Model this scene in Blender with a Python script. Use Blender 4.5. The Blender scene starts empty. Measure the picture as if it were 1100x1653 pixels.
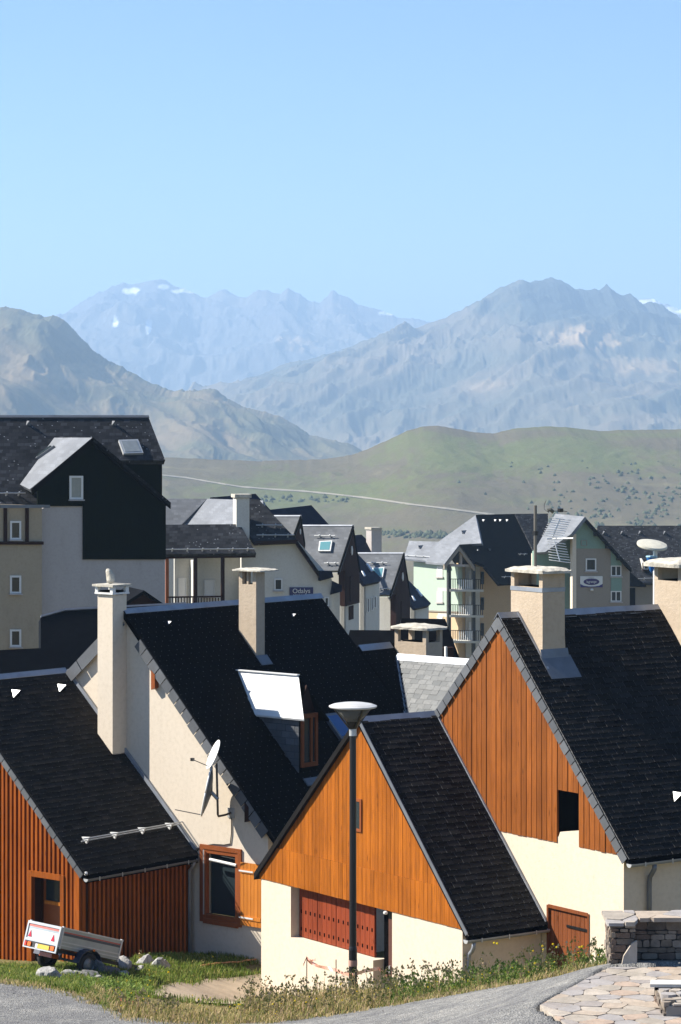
import bpy, bmesh, math, random
import numpy as np
from mathutils import Vector, Matrix
R = math.radians
random.seed(7); rng = np.random.default_rng(7)
sc = bpy.context.scene
col = sc.collection

# ------------------------------------------------------------------ camera, sky, sun, exposure
F, CX, YH = 4400.0, 550.0, 670.0          # focal length in photo pixels, principal column, horizon row
cam_d = bpy.data.cameras.new('camera'); cam = bpy.data.objects.new('camera', cam_d); col.objects.link(cam)
cam_d.sensor_fit = 'VERTICAL'; cam_d.sensor_height = 36.0; cam_d.sensor_width = 24.0
cam_d.lens = F / 1653 * 36; cam_d.shift_y = -(826.5 - YH) / 1653
cam_d.clip_start = 1.0; cam_d.clip_end = 60000
cam.location = (0, 0, 0); cam.rotation_euler = (R(90), 0, 0)
sc.camera = cam

SUN_EL, SUN_AZ = 40.0, 8.0               # azimuth: degrees beyond exact left, away from the camera
sdir = Vector((-math.cos(R(SUN_EL)) * math.cos(R(SUN_AZ)), math.cos(R(SUN_EL)) * math.sin(R(SUN_AZ)), math.sin(R(SUN_EL))))
wd = bpy.data.worlds.new('World'); sc.world = wd; wd.use_nodes = True
wn = wd.node_tree; wn.nodes.clear()
sky = wn.nodes.new('ShaderNodeTexSky'); sky.sky_type = 'NISHITA'; sky.sun_disc = False
sky.sun_elevation = R(SUN_EL); sky.sun_rotation = math.atan2(sdir.x, sdir.y)
sky.altitude = 1700; sky.air_density = 1.0; sky.dust_density = 0.0; sky.ozone_density = 6.0
bg = wn.nodes.new('ShaderNodeBackground'); bg.inputs['Strength'].default_value = 0.070
wo = wn.nodes.new('ShaderNodeOutputWorld')
wn.links.new(sky.outputs[0], bg.inputs['Color']); wn.links.new(bg.outputs[0], wo.inputs['Surface'])
sun_d = bpy.data.lights.new('sun', 'SUN'); sun_d.energy = 5.0; sun_d.angle = R(0.5); sun_d.color = (1.0, 0.93, 0.82)
sun = bpy.data.objects.new('sun', sun_d); col.objects.link(sun)
sun.rotation_euler = sdir.to_track_quat('Z', 'Y').to_euler()
sun.location = (-40, 30, 60)
sc.view_settings.view_transform = 'Standard'; sc.view_settings.look = 'None'
sc.view_settings.gamma = 1.0; sc.view_settings.exposure = 1.32
sc.view_settings.use_curve_mapping = False
try:
    sc.cycles.max_bounces = 6; sc.cycles.volume_bounces = 1; sc.cycles.use_denoising = True
    sc.cycles.transparent_max_bounces = 8
except Exception: pass

# ------------------------------------------------------------------ helpers
def ray(px, py): return np.array([(px - CX) / F, 1.0, (YH - py) / F])
def at(px, py, Y): return ray(px, py) * Y
def pj(P): return (CX + F * P[0] / P[1], YH - F * P[2] / P[1])
class Fr:
    """local frame of a building: x along the ridge, y across it, z up; al = ridge direction, degrees right of the view axis"""
    def __init__(s, al, O):
        a = R(al); s.al = al; s.O = np.asarray(O, float)
        s.M = np.stack([[math.sin(a), math.cos(a), 0], [-math.cos(a), math.sin(a), 0], [0, 0, 1.0]], 1)
    def w(s, x, y, z): return s.O + s.M @ np.array([x, y, z], float)
    def hit(s, px, py, n, c):
        r = s.M.T @ ray(px, py); o = s.M.T @ (-s.O); t = (c - np.dot(n, o)) / np.dot(n, r); return o + t * r
    def gable(s, px, py, x=0): return s.hit(px, py, [1, 0, 0], x)
    def side(s, px, py, y=0): return s.hit(px, py, [0, 1, 0], y)
    def level(s, px, py, z): return s.hit(px, py, [0, 0, 1], z)
    def slope(s, px, py, m=1.0, y0=0, z0=0): return s.hit(px, py, [0, -m, 1], z0 - m * y0)
    def empty(s, name): return empty(name, s.O, R(90 - s.al))
def empty(name, loc, rz=0):
    o = bpy.data.objects.new(name, None); col.objects.link(o); o.location = [float(c) for c in loc]; o.rotation_euler = (0, 0, rz)
    o.empty_display_size = 0.5
    return o
def tag(o, label=None, cat=None, group=None, kind=None):
    if label: o['label'] = label
    if cat: o['category'] = cat
    if group: o['group'] = group
    if kind: o['kind'] = kind
    return o
def copy_tree(o, parent=None):
    c = o.copy(); col.objects.link(c); c.parent = parent
    for ch in list(o.children): copy_tree(ch, c)
    return c

class MB:
    def __init__(s): s.v = []; s.f = []; s.m = []
    def add(s, vs, fs, mi=0):
        b = len(s.v); s.v += [tuple(float(c) for c in v) for v in vs]
        for f in fs: s.f.append([b + i for i in f]); s.m.append(mi)
        return s
    def box(s, x0, y0, z0, x1, y1, z1, mi=0):
        return s.add([(x0,y0,z0),(x1,y0,z0),(x1,y1,z0),(x0,y1,z0),(x0,y0,z1),(x1,y0,z1),(x1,y1,z1),(x0,y1,z1)],
              [(3,2,1,0),(4,5,6,7),(0,1,5,4),(1,2,6,5),(2,3,7,6),(3,0,4,7)], mi)
    def prism(s, poly, vec, mi=0):
        n = len(poly); v = np.asarray(vec, float); P = [np.asarray(p, float) for p in poly]
        return s.add(P + [p + v for p in P], [tuple(range(n - 1, -1, -1)), tuple(range(n, 2 * n))] + [(i, (i + 1) % n, n + (i + 1) % n, n + i) for i in range(n)], mi)
    def quad(s, *p, mi=0): return s.add(p, [tuple(range(len(p)))], mi)
    def tube(s, pts, r, n=8, mi=0):
        P = [Vector(p) for p in pts]; k = len(P); rs = r if isinstance(r, (list, tuple)) else [r] * k
        vs = []; up = None
        for i in range(k):
            t = (P[min(i + 1, k - 1)] - P[max(i - 1, 0)]).normalized()
            if up is None: up = Vector((0, 0, 1)) if abs(t.z) < .9 else Vector((1, 0, 0))
            a = t.cross(up).normalized(); b = a.cross(t).normalized(); up = b
            for j in range(n):
                q = 2 * math.pi * j / n; vs.append(P[i] + (a * math.cos(q) + b * math.sin(q)) * rs[i])
        fs = [(i * n + j, i * n + (j + 1) % n, (i + 1) * n + (j + 1) % n, (i + 1) * n + j) for i in range(k - 1) for j in range(n)]
        fs += [tuple(range(n - 1, -1, -1)), tuple((k - 1) * n + j for j in range(n))]
        return s.add(vs, fs, mi)
    def lathe(s, prof, n=20, c=(0, 0, 0), mi=0):
        vs = [(c[0] + r * math.cos(2 * math.pi * j / n), c[1] + r * math.sin(2 * math.pi * j / n), c[2] + z) for r, z in prof for j in range(n)]
        k = len(prof)
        fs = [(i * n + j, i * n + (j + 1) % n, (i + 1) * n + (j + 1) % n, (i + 1) * n + j) for i in range(k - 1) for j in range(n)]
        fs += [tuple(range(n - 1, -1, -1)), tuple((k - 1) * n + j for j in range(n))]
        return s.add(vs, fs, mi)
    def bar(s, a, b, w, h, up=(0, 0, 1), mi=0):
        a = Vector(a); b = Vector(b); t = (b - a).normalized(); u = Vector(up); sd = t.cross(u).normalized(); u = sd.cross(t).normalized()
        q = [(-w/2, -h/2), (w/2, -h/2), (w/2, h/2), (-w/2, h/2)]
        return s.add([a + sd * x + u * y for x, y in q] + [b + sd * x + u * y for x, y in q],
              [(3,2,1,0),(4,5,6,7),(0,1,5,4),(1,2,6,5),(2,3,7,6),(3,0,4,7)], mi)
    def mesh(s, name, mats, smooth=False, recalc=True, bevel=0):
        me = bpy.data.meshes.new(name); me.from_pydata(s.v, [], s.f)
        for m in (mats if isinstance(mats, (list, tuple)) else [mats]): me.materials.append(m)
        if len(set(s.m)) > 1: me.polygons.foreach_set('material_index', s.m)
        if recalc or bevel:
            bm = bmesh.new(); bm.from_mesh(me)
            bmesh.ops.recalc_face_normals(bm, faces=bm.faces)
            if bevel: bmesh.ops.bevel(bm, geom=list(bm.edges), offset=bevel, segments=1, affect='EDGES', clamp_overlap=True)
            bm.to_mesh(me); bm.free()
        if smooth: me.polygons.foreach_set('use_smooth', [True] * len(me.polygons))
        me.update(); return me
    def build(s, name, mats, parent=None, smooth=False, recalc=True, bevel=0, label=None):
        o = bpy.data.objects.new(name, s.mesh(name, mats, smooth, recalc, bevel)); col.objects.link(o); o.parent = parent
        if label: o['label'] = label
        return o
def ob(name, me, parent=None, loc=(0, 0, 0), rot=None, scale=None):
    o = bpy.data.objects.new(name, me); col.objects.link(o); o.parent = parent; o.location = loc
    if rot is not None: o.rotation_euler = rot
    if scale is not None: o.scale = scale
    return o

# numpy value noise -------------------------------------------------
def _h(ix, iy, seed):
    n = (ix.astype(np.int64) * 374761393 + iy.astype(np.int64) * 668265263 + seed * 974711) & 0xffffffff
    n = ((n ^ (n >> 13)) * 1274126177) & 0xffffffff
    return ((n ^ (n >> 16)) & 0xffff) / 65535.0
def vnoise(x, y, seed=0):
    x = np.asarray(x, float); y = np.asarray(y, float)
    ix = np.floor(x); iy = np.floor(y); fx = x - ix; fy = y - iy
    fx = fx * fx * fx * (fx * (fx * 6 - 15) + 10); fy = fy * fy * fy * (fy * (fy * 6 - 15) + 10)
    a = _h(ix, iy, seed); b = _h(ix + 1, iy, seed); c = _h(ix, iy + 1, seed); d = _h(ix + 1, iy + 1, seed)
    return (a + (b - a) * fx) * (1 - fy) + (c + (d - c) * fx) * fy
def fbm(x, y, oct=5, seed=0, gain=.5, ridged=False):
    s = 0; a = 1.0; t = 0
    for o in range(oct):
        n = vnoise(x * 2 ** o + 17.3 * o, y * 2 ** o - 9.1 * o, seed + o)
        if ridged: n = 1 - abs(2 * n - 1)
        s = s + a * n; t += a; a *= gain
    return s / t

# ------------------------------------------------------------------ materials
def nt(name):
    m = bpy.data.materials.new(name); m.use_nodes = True; t = m.node_tree; t.nodes.clear()
    o = t.nodes.new('ShaderNodeOutputMaterial'); b = t.nodes.new('ShaderNodeBsdfPrincipled'); t.links.new(b.outputs[0], o.inputs['Surface'])
    return m, t, b
def N(t, typ, **kw):
    n = t.nodes.new('ShaderNode' + typ)
    for k, v in kw.items():
        if k.startswith('i_'):
            key = k[2:]; key = int(key) if key.isdigit() else key.replace('_', ' ')
            n.inputs[key].default_value = v
        else: setattr(n, k, v)
    return n
def L(t, a, b): t.links.new(a, b)
def ramp(t, fac, stops):
    r = N(t, 'ValToRGB'); e = r.color_ramp.elements
    while len(e) < len(stops): e.new(0.5)
    for i, (p, c) in enumerate(stops): e[i].position = p; e[i].color = (*c, 1) if len(c) == 3 else c
    if fac is not None: L(t, fac, r.inputs[0])
    return r
def rand_out(t):
    """random number per separate object, or per loose piece inside a joined one"""
    oi = N(t, 'ObjectInfo'); g = N(t, 'NewGeometry'); a = N(t, 'Math', operation='ADD'); L(t, oi.outputs['Random'], a.inputs[0]); L(t, g.outputs['Random Per Island'], a.inputs[1])
    f = N(t, 'Math', operation='FRACT'); L(t, a.outputs[0], f.inputs[0]); return f.outputs[0]
def bump(t, b, h, strength=.3, dist=.02):
    n = N(t, 'Bump', i_Strength=strength, i_Distance=dist); L(t, h, n.inputs['Height']); L(t, n.outputs[0], b.inputs['Normal']); return n
K_ALB = 0.8
def kalb(c): return tuple(x * K_ALB for x in c)
def mul(c, k): return tuple(min(1, x * k) for x in c)
def plain(name, c, rough=.6, metal=0, var=.12, scale=3.0, bmp=0, bscale=40, spec=.5, coat=0):
    c = kalb(c); m, t, b = nt(name); tc = N(t, 'TexCoord')
    n = N(t, 'TexNoise', i_Scale=scale, i_Detail=6.0, i_Roughness=.6); L(t, tc.outputs['Object'], n.inputs['Vector'])
    r = ramp(t, n.outputs['Fac'], [(.3, mul(c, 1 - var)), (.7, mul(c, 1 + var))]); L(t, r.outputs[0], b.inputs['Base Color'])
    b.inputs['Roughness'].default_value = rough; b.inputs['Metallic'].default_value = metal
    b.inputs['Specular IOR Level'].default_value = spec; b.inputs['Coat Weight'].default_value = coat
    if bmp:
        n2 = N(t, 'TexNoise', i_Scale=bscale, i_Detail=5.0); L(t, tc.outputs['Object'], n2.inputs['Vector']); bump(t, b, n2.outputs['Fac'], bmp, .02)
    return m
def stucco(name, c, stain=(.45, .38, .28), amt=.25, bmp=.5, bscale=26):
    c = kalb(c); stain = kalb(stain); m, t, b = nt(name); tc = N(t, 'TexCoord')
    mp = N(t, 'Mapping'); mp.inputs['Scale'].default_value = (1.2, 1.2, .35); L(t, tc.outputs['Object'], mp.inputs['Vector'])
    n = N(t, 'TexNoise', i_Scale=1.3, i_Detail=8.0, i_Roughness=.65); L(t, mp.outputs[0], n.inputs['Vector'])
    r = ramp(t, n.outputs['Fac'], [(.40, c), (.58, tuple(c[i] * (1 - amt * .5) + stain[i] * amt * .5 for i in range(3))), (.75, tuple(c[i] * (1 - amt * 1.7) + stain[i] * amt * 1.7 for i in range(3)))])
    n3 = N(t, 'TexNoise', i_Scale=9.0, i_Detail=6.0); L(t, tc.outputs['Object'], n3.inputs['Vector'])
    r3 = ramp(t, n3.outputs['Fac'], [(.28, (.92, .915, .90)), (.5, (1, 1, 1)), (.7, (1.03, 1.03, 1.03))])
    mx = N(t, 'MixRGB', blend_type='MULTIPLY', i_Fac=1.0); L(t, r.outputs[0], mx.inputs[1]); L(t, r3.outputs[0], mx.inputs[2])
    L(t, mx.outputs[0], b.inputs['Base Color']); b.inputs['Roughness'].default_value = .92; b.inputs['Specular IOR Level'].default_value = .2
    n2 = N(t, 'TexNoise', i_Scale=bscale, i_Detail=5.0, i_Roughness=.7); L(t, tc.outputs['Object'], n2.inputs['Vector']); bump(t, b, n2.outputs['Fac'], bmp, .015)
    return m
def wood(name, c, dark=.55, light=1.25, rough=.55, axis='z', spec=.12):
    c = kalb(c); m, t, b = nt(name); tc = N(t, 'TexCoord'); rnd = rand_out(t)
    mp = N(t, 'Mapping'); mp.inputs['Scale'].default_value = {'z': (14, 14, .9), 'y': (14, .9, 14), 'x': (.9, 14, 14)}[axis]
    off = N(t, 'CombineXYZ'); ml = N(t, 'Math', operation='MULTIPLY', i_1=37.0); L(t, rnd, ml.inputs[0])
    for i in range(3): L(t, ml.outputs[0], off.inputs[i])
    va = N(t, 'VectorMath', operation='ADD'); L(t, tc.outputs['Object'], va.inputs[0]); L(t, off.outputs[0], va.inputs[1]); L(t, va.outputs[0], mp.inputs['Vector'])
    n = N(t, 'TexNoise', i_Scale=1.6, i_Detail=7.0, i_Roughness=.65, i_Distortion=.6); L(t, mp.outputs[0], n.inputs['Vector'])
    r = ramp(t, n.outputs['Fac'], [(.28, mul(c, dark)), (.5, c), (.75, mul(c, light))])
    tone = N(t, 'MapRange', i_3=.83, i_4=1.13); L(t, rnd, tone.inputs[0])
    mx = N(t, 'MixRGB', blend_type='MULTIPLY', i_Fac=1.0); L(t, r.outputs[0], mx.inputs[1]); L(t, tone.outputs[0], mx.inputs[2])
    # broad weathering patches and a few knots
    n4 = N(t, 'TexNoise', i_Scale=.9, i_Detail=4.0); L(t, tc.outputs['Object'], n4.inputs['Vector'])
    r4 = ramp(t, n4.outputs['Fac'], [(.35, (.91, .89, .88)), (.62, (1.04, 1.04, 1.04))])
    mx2 = N(t, 'MixRGB', blend_type='MULTIPLY', i_Fac=1.0); L(t, mx.outputs[0], mx2.inputs[1]); L(t, r4.outputs[0], mx2.inputs[2])
    mk = N(t, 'Mapping'); mk.inputs['Scale'].default_value = {'z': (6.5, 6.5, 1.3), 'y': (6.5, 1.3, 6.5), 'x': (1.3, 6.5, 6.5)}[axis]; L(t, va.outputs[0], mk.inputs['Vector'])
    vk = N(t, 'TexVoronoi', i_Scale=1.0); L(t, mk.outputs[0], vk.inputs['Vector']); rk = ramp(t, vk.outputs['Distance'], [(.05, (.38, .34, .32)), (.13, (1, 1, 1))])
    mx3 = N(t, 'MixRGB', blend_type='MULTIPLY', i_Fac=.85); L(t, mx2.outputs[0], mx3.inputs[1]); L(t, rk.outputs[0], mx3.inputs[2])
    L(t, mx3.outputs[0], b.inputs['Base Color']); b.inputs['Roughness'].default_value = rough; b.inputs['Specular IOR Level'].default_value = spec
    bump(t, b, n.outputs['Fac'], .25, .01)
    return m
def slate(name, c, lo=.6, hi=1.5, rough=.5, spec=.5, warm=0.0):
    c = kalb(c); m, t, b = nt(name); tc = N(t, 'TexCoord'); rnd = rand_out(t); g = N(t, 'NewGeometry')
    n = N(t, 'TexNoise', i_Scale=2.2, i_Detail=7.0, i_Roughness=.7); L(t, g.outputs['Position'], n.inputs['Vector'])
    mr = ramp(t, rnd, [(0, (lo,) * 3), (.5, ((lo + hi) * .46,) * 3), (.92, (hi * .9,) * 3), (.985, (min(1.0, hi * .95),) * 3)])
    r = ramp(t, n.outputs['Fac'], [(.3, mul(c, .75)), (.62, c), (.8, tuple(c[i] * (1.5, 1.4, 1.25)[i] for i in range(3)) if warm else mul(c, 1.3))])
    mx = N(t, 'MixRGB', blend_type='MULTIPLY', i_Fac=1.0); L(t, r.outputs[0], mx.inputs[1]); L(t, mr.outputs[0], mx.inputs[2])
    L(t, mx.outputs[0], b.inputs['Base Color']); b.inputs['Specular IOR Level'].default_value = spec
    rr = N(t, 'MapRange', i_3=rough - .1, i_4=rough + .15); L(t, rnd, rr.inputs[0]); L(t, rr.outputs[0], b.inputs['Roughness'])
    n2 = N(t, 'TexNoise', i_Scale=18.0, i_Detail=6.0); L(t, g.outputs['Position'], n2.inputs['Vector']); bump(t, b, n2.outputs['Fac'], .35, .012)
    return m
def far_roof(name, c, sx=.33, sy=.17, rough=.6, spark=.5, axis=0, con=1.0, glint=0):
    """slate courses too far away to pick apart: per-slate tone and relief from a brick pattern in the roof's own frame"""
    c = kalb(c); m, t, b = nt(name); tc = N(t, 'TexCoord'); sp = N(t, 'SeparateXYZ'); L(t, tc.outputs['Object'], sp.inputs[0])
    cb = N(t, 'CombineXYZ'); L(t, sp.outputs[axis], cb.inputs[0]); L(t, sp.outputs[2], cb.inputs[1])
    br = N(t, 'TexBrick', i_Scale=1.0, i_Mortar_Size=.012, i_Mortar_Smooth=.1, i_Bias=.0, i_Brick_Width=sx, i_Row_Height=sy)
    br.inputs['Color1'].default_value = (0, 0, 0, 1); br.inputs['Color2'].default_value = (1, 1, 1, 1); br.inputs['Mortar'].default_value = (.3, .3, .3, 1)
    L(t, cb.outputs[0], br.inputs['Vector'])
    r = ramp(t, br.outputs['Color'], [(0, mul(c, 1 - .38 * con)), (.6, c), (1, mul(c, 1 + .6 * con))])
    n = N(t, 'TexNoise', i_Scale=.5, i_Detail=6.0); L(t, tc.outputs['Object'], n.inputs['Vector'])
    r3 = ramp(t, n.outputs['Fac'], [(.3, (.8, .8, .8)), (.7, (1.15, 1.15, 1.15))])
    mx = N(t, 'MixRGB', blend_type='MULTIPLY', i_Fac=1.0); L(t, r.outputs[0], mx.inputs[1]); L(t, r3.outputs[0], mx.inputs[2])
    out = mx.outputs[0]
    if glint:  # pale dots paint sun glints into the far slate colour
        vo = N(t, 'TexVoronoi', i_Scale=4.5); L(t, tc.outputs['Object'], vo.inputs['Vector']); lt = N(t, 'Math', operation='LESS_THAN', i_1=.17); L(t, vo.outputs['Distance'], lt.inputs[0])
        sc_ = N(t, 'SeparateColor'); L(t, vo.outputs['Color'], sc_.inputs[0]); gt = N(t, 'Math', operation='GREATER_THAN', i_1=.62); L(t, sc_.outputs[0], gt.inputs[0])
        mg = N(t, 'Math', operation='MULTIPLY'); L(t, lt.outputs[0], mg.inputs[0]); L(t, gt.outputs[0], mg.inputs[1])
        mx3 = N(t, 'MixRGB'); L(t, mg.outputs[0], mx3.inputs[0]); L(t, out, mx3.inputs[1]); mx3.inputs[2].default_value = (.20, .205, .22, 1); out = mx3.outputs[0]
    L(t, out, b.inputs['Base Color']); b.inputs['Roughness'].default_value = rough; b.inputs['Specular IOR Level'].default_value = .04
    n2 = N(t, 'TexNoise', i_Scale=7.0, i_Detail=4.0); L(t, tc.outputs['Object'], n2.inputs['Vector'])
    ad = N(t, 'Math', operation='ADD'); L(t, br.outputs['Color'], ad.inputs[0]); L(t, n2.outputs['Fac'], ad.inputs[1])
    bump(t, b, ad.outputs[0], spark, .03)
    return m
def glass(name, c=(.02, .03, .035), rough=.06):
    m, t, b = nt(name); b.inputs['Base Color'].default_value = (*c, 1); b.inputs['Roughness'].default_value = rough; b.inputs['Specular IOR Level'].default_value = .3
    return m
def shiny(name, c, rough=.35, metal=0.0, coat=0): return plain(name, c, rough, metal, var=.06, coat=coat)

M = {}
M['cream'] = stucco('cream render', (.74, .635, .50), (.52, .45, .36), .2)
M['cream2'] = stucco('pale beige render', (.74, .65, .53), (.52, .46, .38), .12, bmp=.3)
M['rough_beige'] = stucco('rough beige render', (.54, .44, .33), (.37, .31, .24), .3, bmp=1.0, bscale=14)
M['grey_wall'] = stucco('off white render', (.50, .465, .45), (.38, .355, .33), .3, bmp=.2, bscale=8)
M['tan_wall'] = stucco('tan render', (.44, .37, .27), (.30, .26, .2), .35, bmp=.2, bscale=8)
M['white_wall'] = stucco('white render', (.66, .65, .60), (.5, .48, .44), .25, bmp=.2, bscale=8)
M['mint'] = stucco('mint green render', (.44, .54, .45), (.4, .48, .4), .2, bmp=.15, bscale=8)
M['teal'] = stucco('grey green render', (.24, .36, .30), (.2, .3, .26), .2, bmp=.15, bscale=8)
M['peach'] = stucco('peach render', (.62, .46, .29), (.5, .4, .28), .2, bmp=.15, bscale=8)
M['taupe'] = stucco('taupe render', (.33, .29, .24), (.25, .22, .18), .2, bmp=.15, bscale=8)
M['woodD'] = wood('honey stained boards', (.375, .112, .010), .6, 1.3)
M['woodC'] = wood('red brown stained boards', (.275, .086, .017), .6, 1.25)
M['woodA'] = wood('orange stained battens', (.32, .082, .009), .6, 1.25)
M['woodA_shade'] = wood('shaded barn boarding', (.05, .022, .010), .6, 1.3)  # darkened for the shade between the battens and in the door recess
M['shutter_red'] = wood('red brown shutter paint', (.26, .055, .022), .7, 1.2, rough=.45)
M['shutter_or'] = wood('orange shutter varnish', (.56, .20, .035), .75, 1.2, rough=.4)
M['door_wood'] = wood('chestnut plank door', (.22, .070, .025), .7, 1.2)
M['door_brown'] = plain('brown door paint', (.11, .045, .033), .45)
M['frame_wood'] = wood('reddish window frame', (.30, .09, .03), .8, 1.1, rough=.4)
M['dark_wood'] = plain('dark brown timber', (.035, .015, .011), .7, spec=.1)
M['black_green'] = wood('black green cladding', (.0035, .0075, .0042), .6, 1.5, rough=.8, spec=.04)
M['brown_clad'] = wood('dark maroon cladding', (.045, .021, .017), .7, 1.3, rough=.7, spec=.08)
M['slate'] = slate('anthracite slate', (.023, .0216, .0212), warm=1, spec=.03, rough=.65)
M['slateB'] = slate('blue black slate', (.0075, .0074, .0080), rough=.75, spec=.02)
M['slateA'] = slate('charcoal slate', (.026, .0235, .0210), spec=.03, rough=.65, warm=1)
M['slate_verge'] = slate('grey verge slate', (.125, .135, .15), .75, 1.2, rough=.6)
M['slate_light'] = slate('weathered light grey slate', (.125, .136, .142), .9, 1.1, rough=.55)
M['deck'] = plain('roof felt', (.004, .004, .005), .95, spec=.03)
M['zinc'] = plain('zinc', (.34, .37, .42), .45, .35, var=.2, scale=2.0)
M['zinc_dark'] = plain('dull zinc', (.17, .185, .21), .5, .3, var=.2, scale=2.0)
M['white_metal'] = plain('white coated sheet', (.80, .81, .80), .45, 0, var=.03)
M['galv'] = plain('galvanised steel', (.55, .57, .58), .4, .3, var=.1, scale=6)
M['white_paint'] = plain('white paint', (.78, .78, .76), .5, var=.05)
M['stone_cap'] = plain('mortar stone cap', (.50, .47, .40), .95, var=.35, scale=5, bmp=.8, bscale=18)
M['matte_black'] = plain('matte black', (.004, .004, .004), .9, spec=.05)
M['hook'] = plain('steel slate hook', (.22, .22, .23), .5, .1)
M['slate_edge_dark'] = plain('dark slate edge', (.022, .022, .024), .7, spec=.05)
M['slate_edge'] = plain('sunlit slate edge', (.13, .13, .13), .6)  # paler tone paints the sun caught on each slate's left side
M['black'] = plain('black paint', (.008, .008, .009), .4)
M['void'] = plain('dark interior', (.003, .0025, .0025), .98, spec=.02)
M['rubber'] = plain('tyre rubber', (.014, .014, .015), .8)
M['glass'] = glass('window glass')
M['glass_blue'] = glass('skylight glass', (.05, .13, .30), .08)
M['glass_teal'] = glass('teal skylight glass', (.10, .24, .27), .12)
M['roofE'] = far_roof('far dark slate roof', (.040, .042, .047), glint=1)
M['roof_light'] = far_roof('far light grey slate roof', (.22, .235, .26), spark=.1, con=.22)  # for sunlit slopes; shaded slopes of the same roofs take a darker slate colour
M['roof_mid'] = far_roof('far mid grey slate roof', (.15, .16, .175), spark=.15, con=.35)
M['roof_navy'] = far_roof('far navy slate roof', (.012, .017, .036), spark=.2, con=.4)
M['roof_dark'] = far_roof('far black slate roof', (.005, .0053, .0068), spark=.2, con=.5)  # near-black: shade on low roofs and turned-away slopes put into the colour
# ------------------------------------------------------------------ terrain, mountains, haze
ctrl = [  # photo x, photo y, distance: where the near ground was seen
 (0,1560,70.5),(130,1563,67),(60,1572,64),(130,1571,63.5),(200,1562,66),(300,1552,70.5),(420,1537,74),(330,1542,74),
 (425,1596,69.9),(300,1592,65.5),(240,1606,61),(0,1590,57.5),(90,1605,56.5),(160,1625,55),(250,1655,53),(400,1657,52.3),
 (470,1653,52.2),(568,1606,55.5),(560,1640,52.3),(700,1618,51.5),(800,1600,50.7),(900,1585,49.8),(960,1573,49.2),
 (0,1653,52.5),(740,1653,46.0),(880,1622,43.2),(985,1560,46.2),(1100,1560,46.2),(1000,1653,41.7),(1100,1653,41.7)]
cp = [at(*c) for c in ctrl]
cp += [(3.2,61.5,-14.4),(-2,66,-14.6),(7,60.5,-13.3),(11,64,-13.2),(13,58,-11.5),(0,80,-15.2),(-12,80,-15.2),(12,80,-15.2),(-14,62,-13.4),(-16,54,-11.9),(-14,44,-10.7),
       (0,44,-10.3),(0,34,-9.2),(-12,34,-9.3),(10,34,-8.9),(0,22,-7.6),(12,22,-7.6),(-12,22,-7.7),(0,8,-5.6),(-12,8,-5.6),(12,8,-5.6),(16,46,-9.3),(16,41,-9.3),(13,43,-9.28),(7.2,42.5,-9.3),(0,100,-17),(-20,100,-17),(20,100,-18),
       (0.2,58.5,-13.0),(4.2,57,-12.3),(7.0,55.5,-11.6)]
cp = np.array(cp, float)
def _tps(A, B):
    d2 = ((A[:, None, :2] - B[None, :, :2]) ** 2).sum(-1); return np.sqrt(d2 + 1.0)
_n = len(cp); _A = _tps(cp, cp) + np.eye(_n) * -.15
_K = np.zeros((_n + 3, _n + 3)); _K[:_n, :_n] = _A; _K[:_n, _n] = 1; _K[:_n, _n+1:] = cp[:, :2]; _K[_n:, :_n] = _K[:_n, _n:].T
_c = np.linalg.solve(_K, np.concatenate([cp[:, 2], [0, 0, 0]]))
def near_z(x, y):
    x = np.asarray(x, float); y = np.asarray(y, float); sh = x.shape
    P = np.stack([x.ravel(), y.ravel()], 1); return (_tps(P, cp) @ _c[:_n] + _c[_n] + P @ _c[_n+1:]).reshape(sh)
far_y = np.array([0, 60, 100, 140, 220, 300, 420, 700, 1500, 3000, 8000, 25000.])
far_z = np.array([-4.6, -13.5, -17, -20, -27, -34, -50, -110, -260, -420, -500, -520.])
def ground_z(x, y):
    x = np.asarray(x, float); y = np.asarray(y, float)
    zf = np.interp(y, far_y, far_z)
    wy = np.clip((100 - y) / 18, 0, 1); wx = np.clip((22 - abs(x)) / 6, 0, 1); w = wy * wx; w = w * w * (3 - 2 * w)
    return zf * (1 - w) + near_z(np.clip(x, -24, 24), np.clip(y, 5, 105)) * w

def grid_mesh(name, X, Y, Z, mats, attrs=None, smooth=True):
    ny, nx = X.shape
    v = np.stack([X, Y, Z], -1).reshape(-1, 3)
    i = np.arange(nx * ny).reshape(ny, nx)
    f = np.stack([i[:-1, :-1], i[:-1, 1:], i[1:, 1:], i[1:, :-1]], -1).reshape(-1, 4)
    me = bpy.data.meshes.new(name); me.from_pydata(v.tolist(), [], f.tolist())
    for m in (mats if isinstance(mats, (list, tuple)) else [mats]): me.materials.append(m)
    me.polygons.foreach_set('use_smooth', [smooth] * len(me.polygons))
    for k, a in (attrs or {}).items():
        at_ = me.attributes.new(k, 'FLOAT', 'POINT'); at_.data.foreach_set('value', np.asarray(a, float).ravel())
    ZR[0] = min(ZR[0], float(np.min(Z))); ZR[1] = max(ZR[1], float(np.max(Z)))
    me.update(); o = bpy.data.objects.new(name, me); col.objects.link(o); return o
ZR = [0.0, 0.0]

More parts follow.
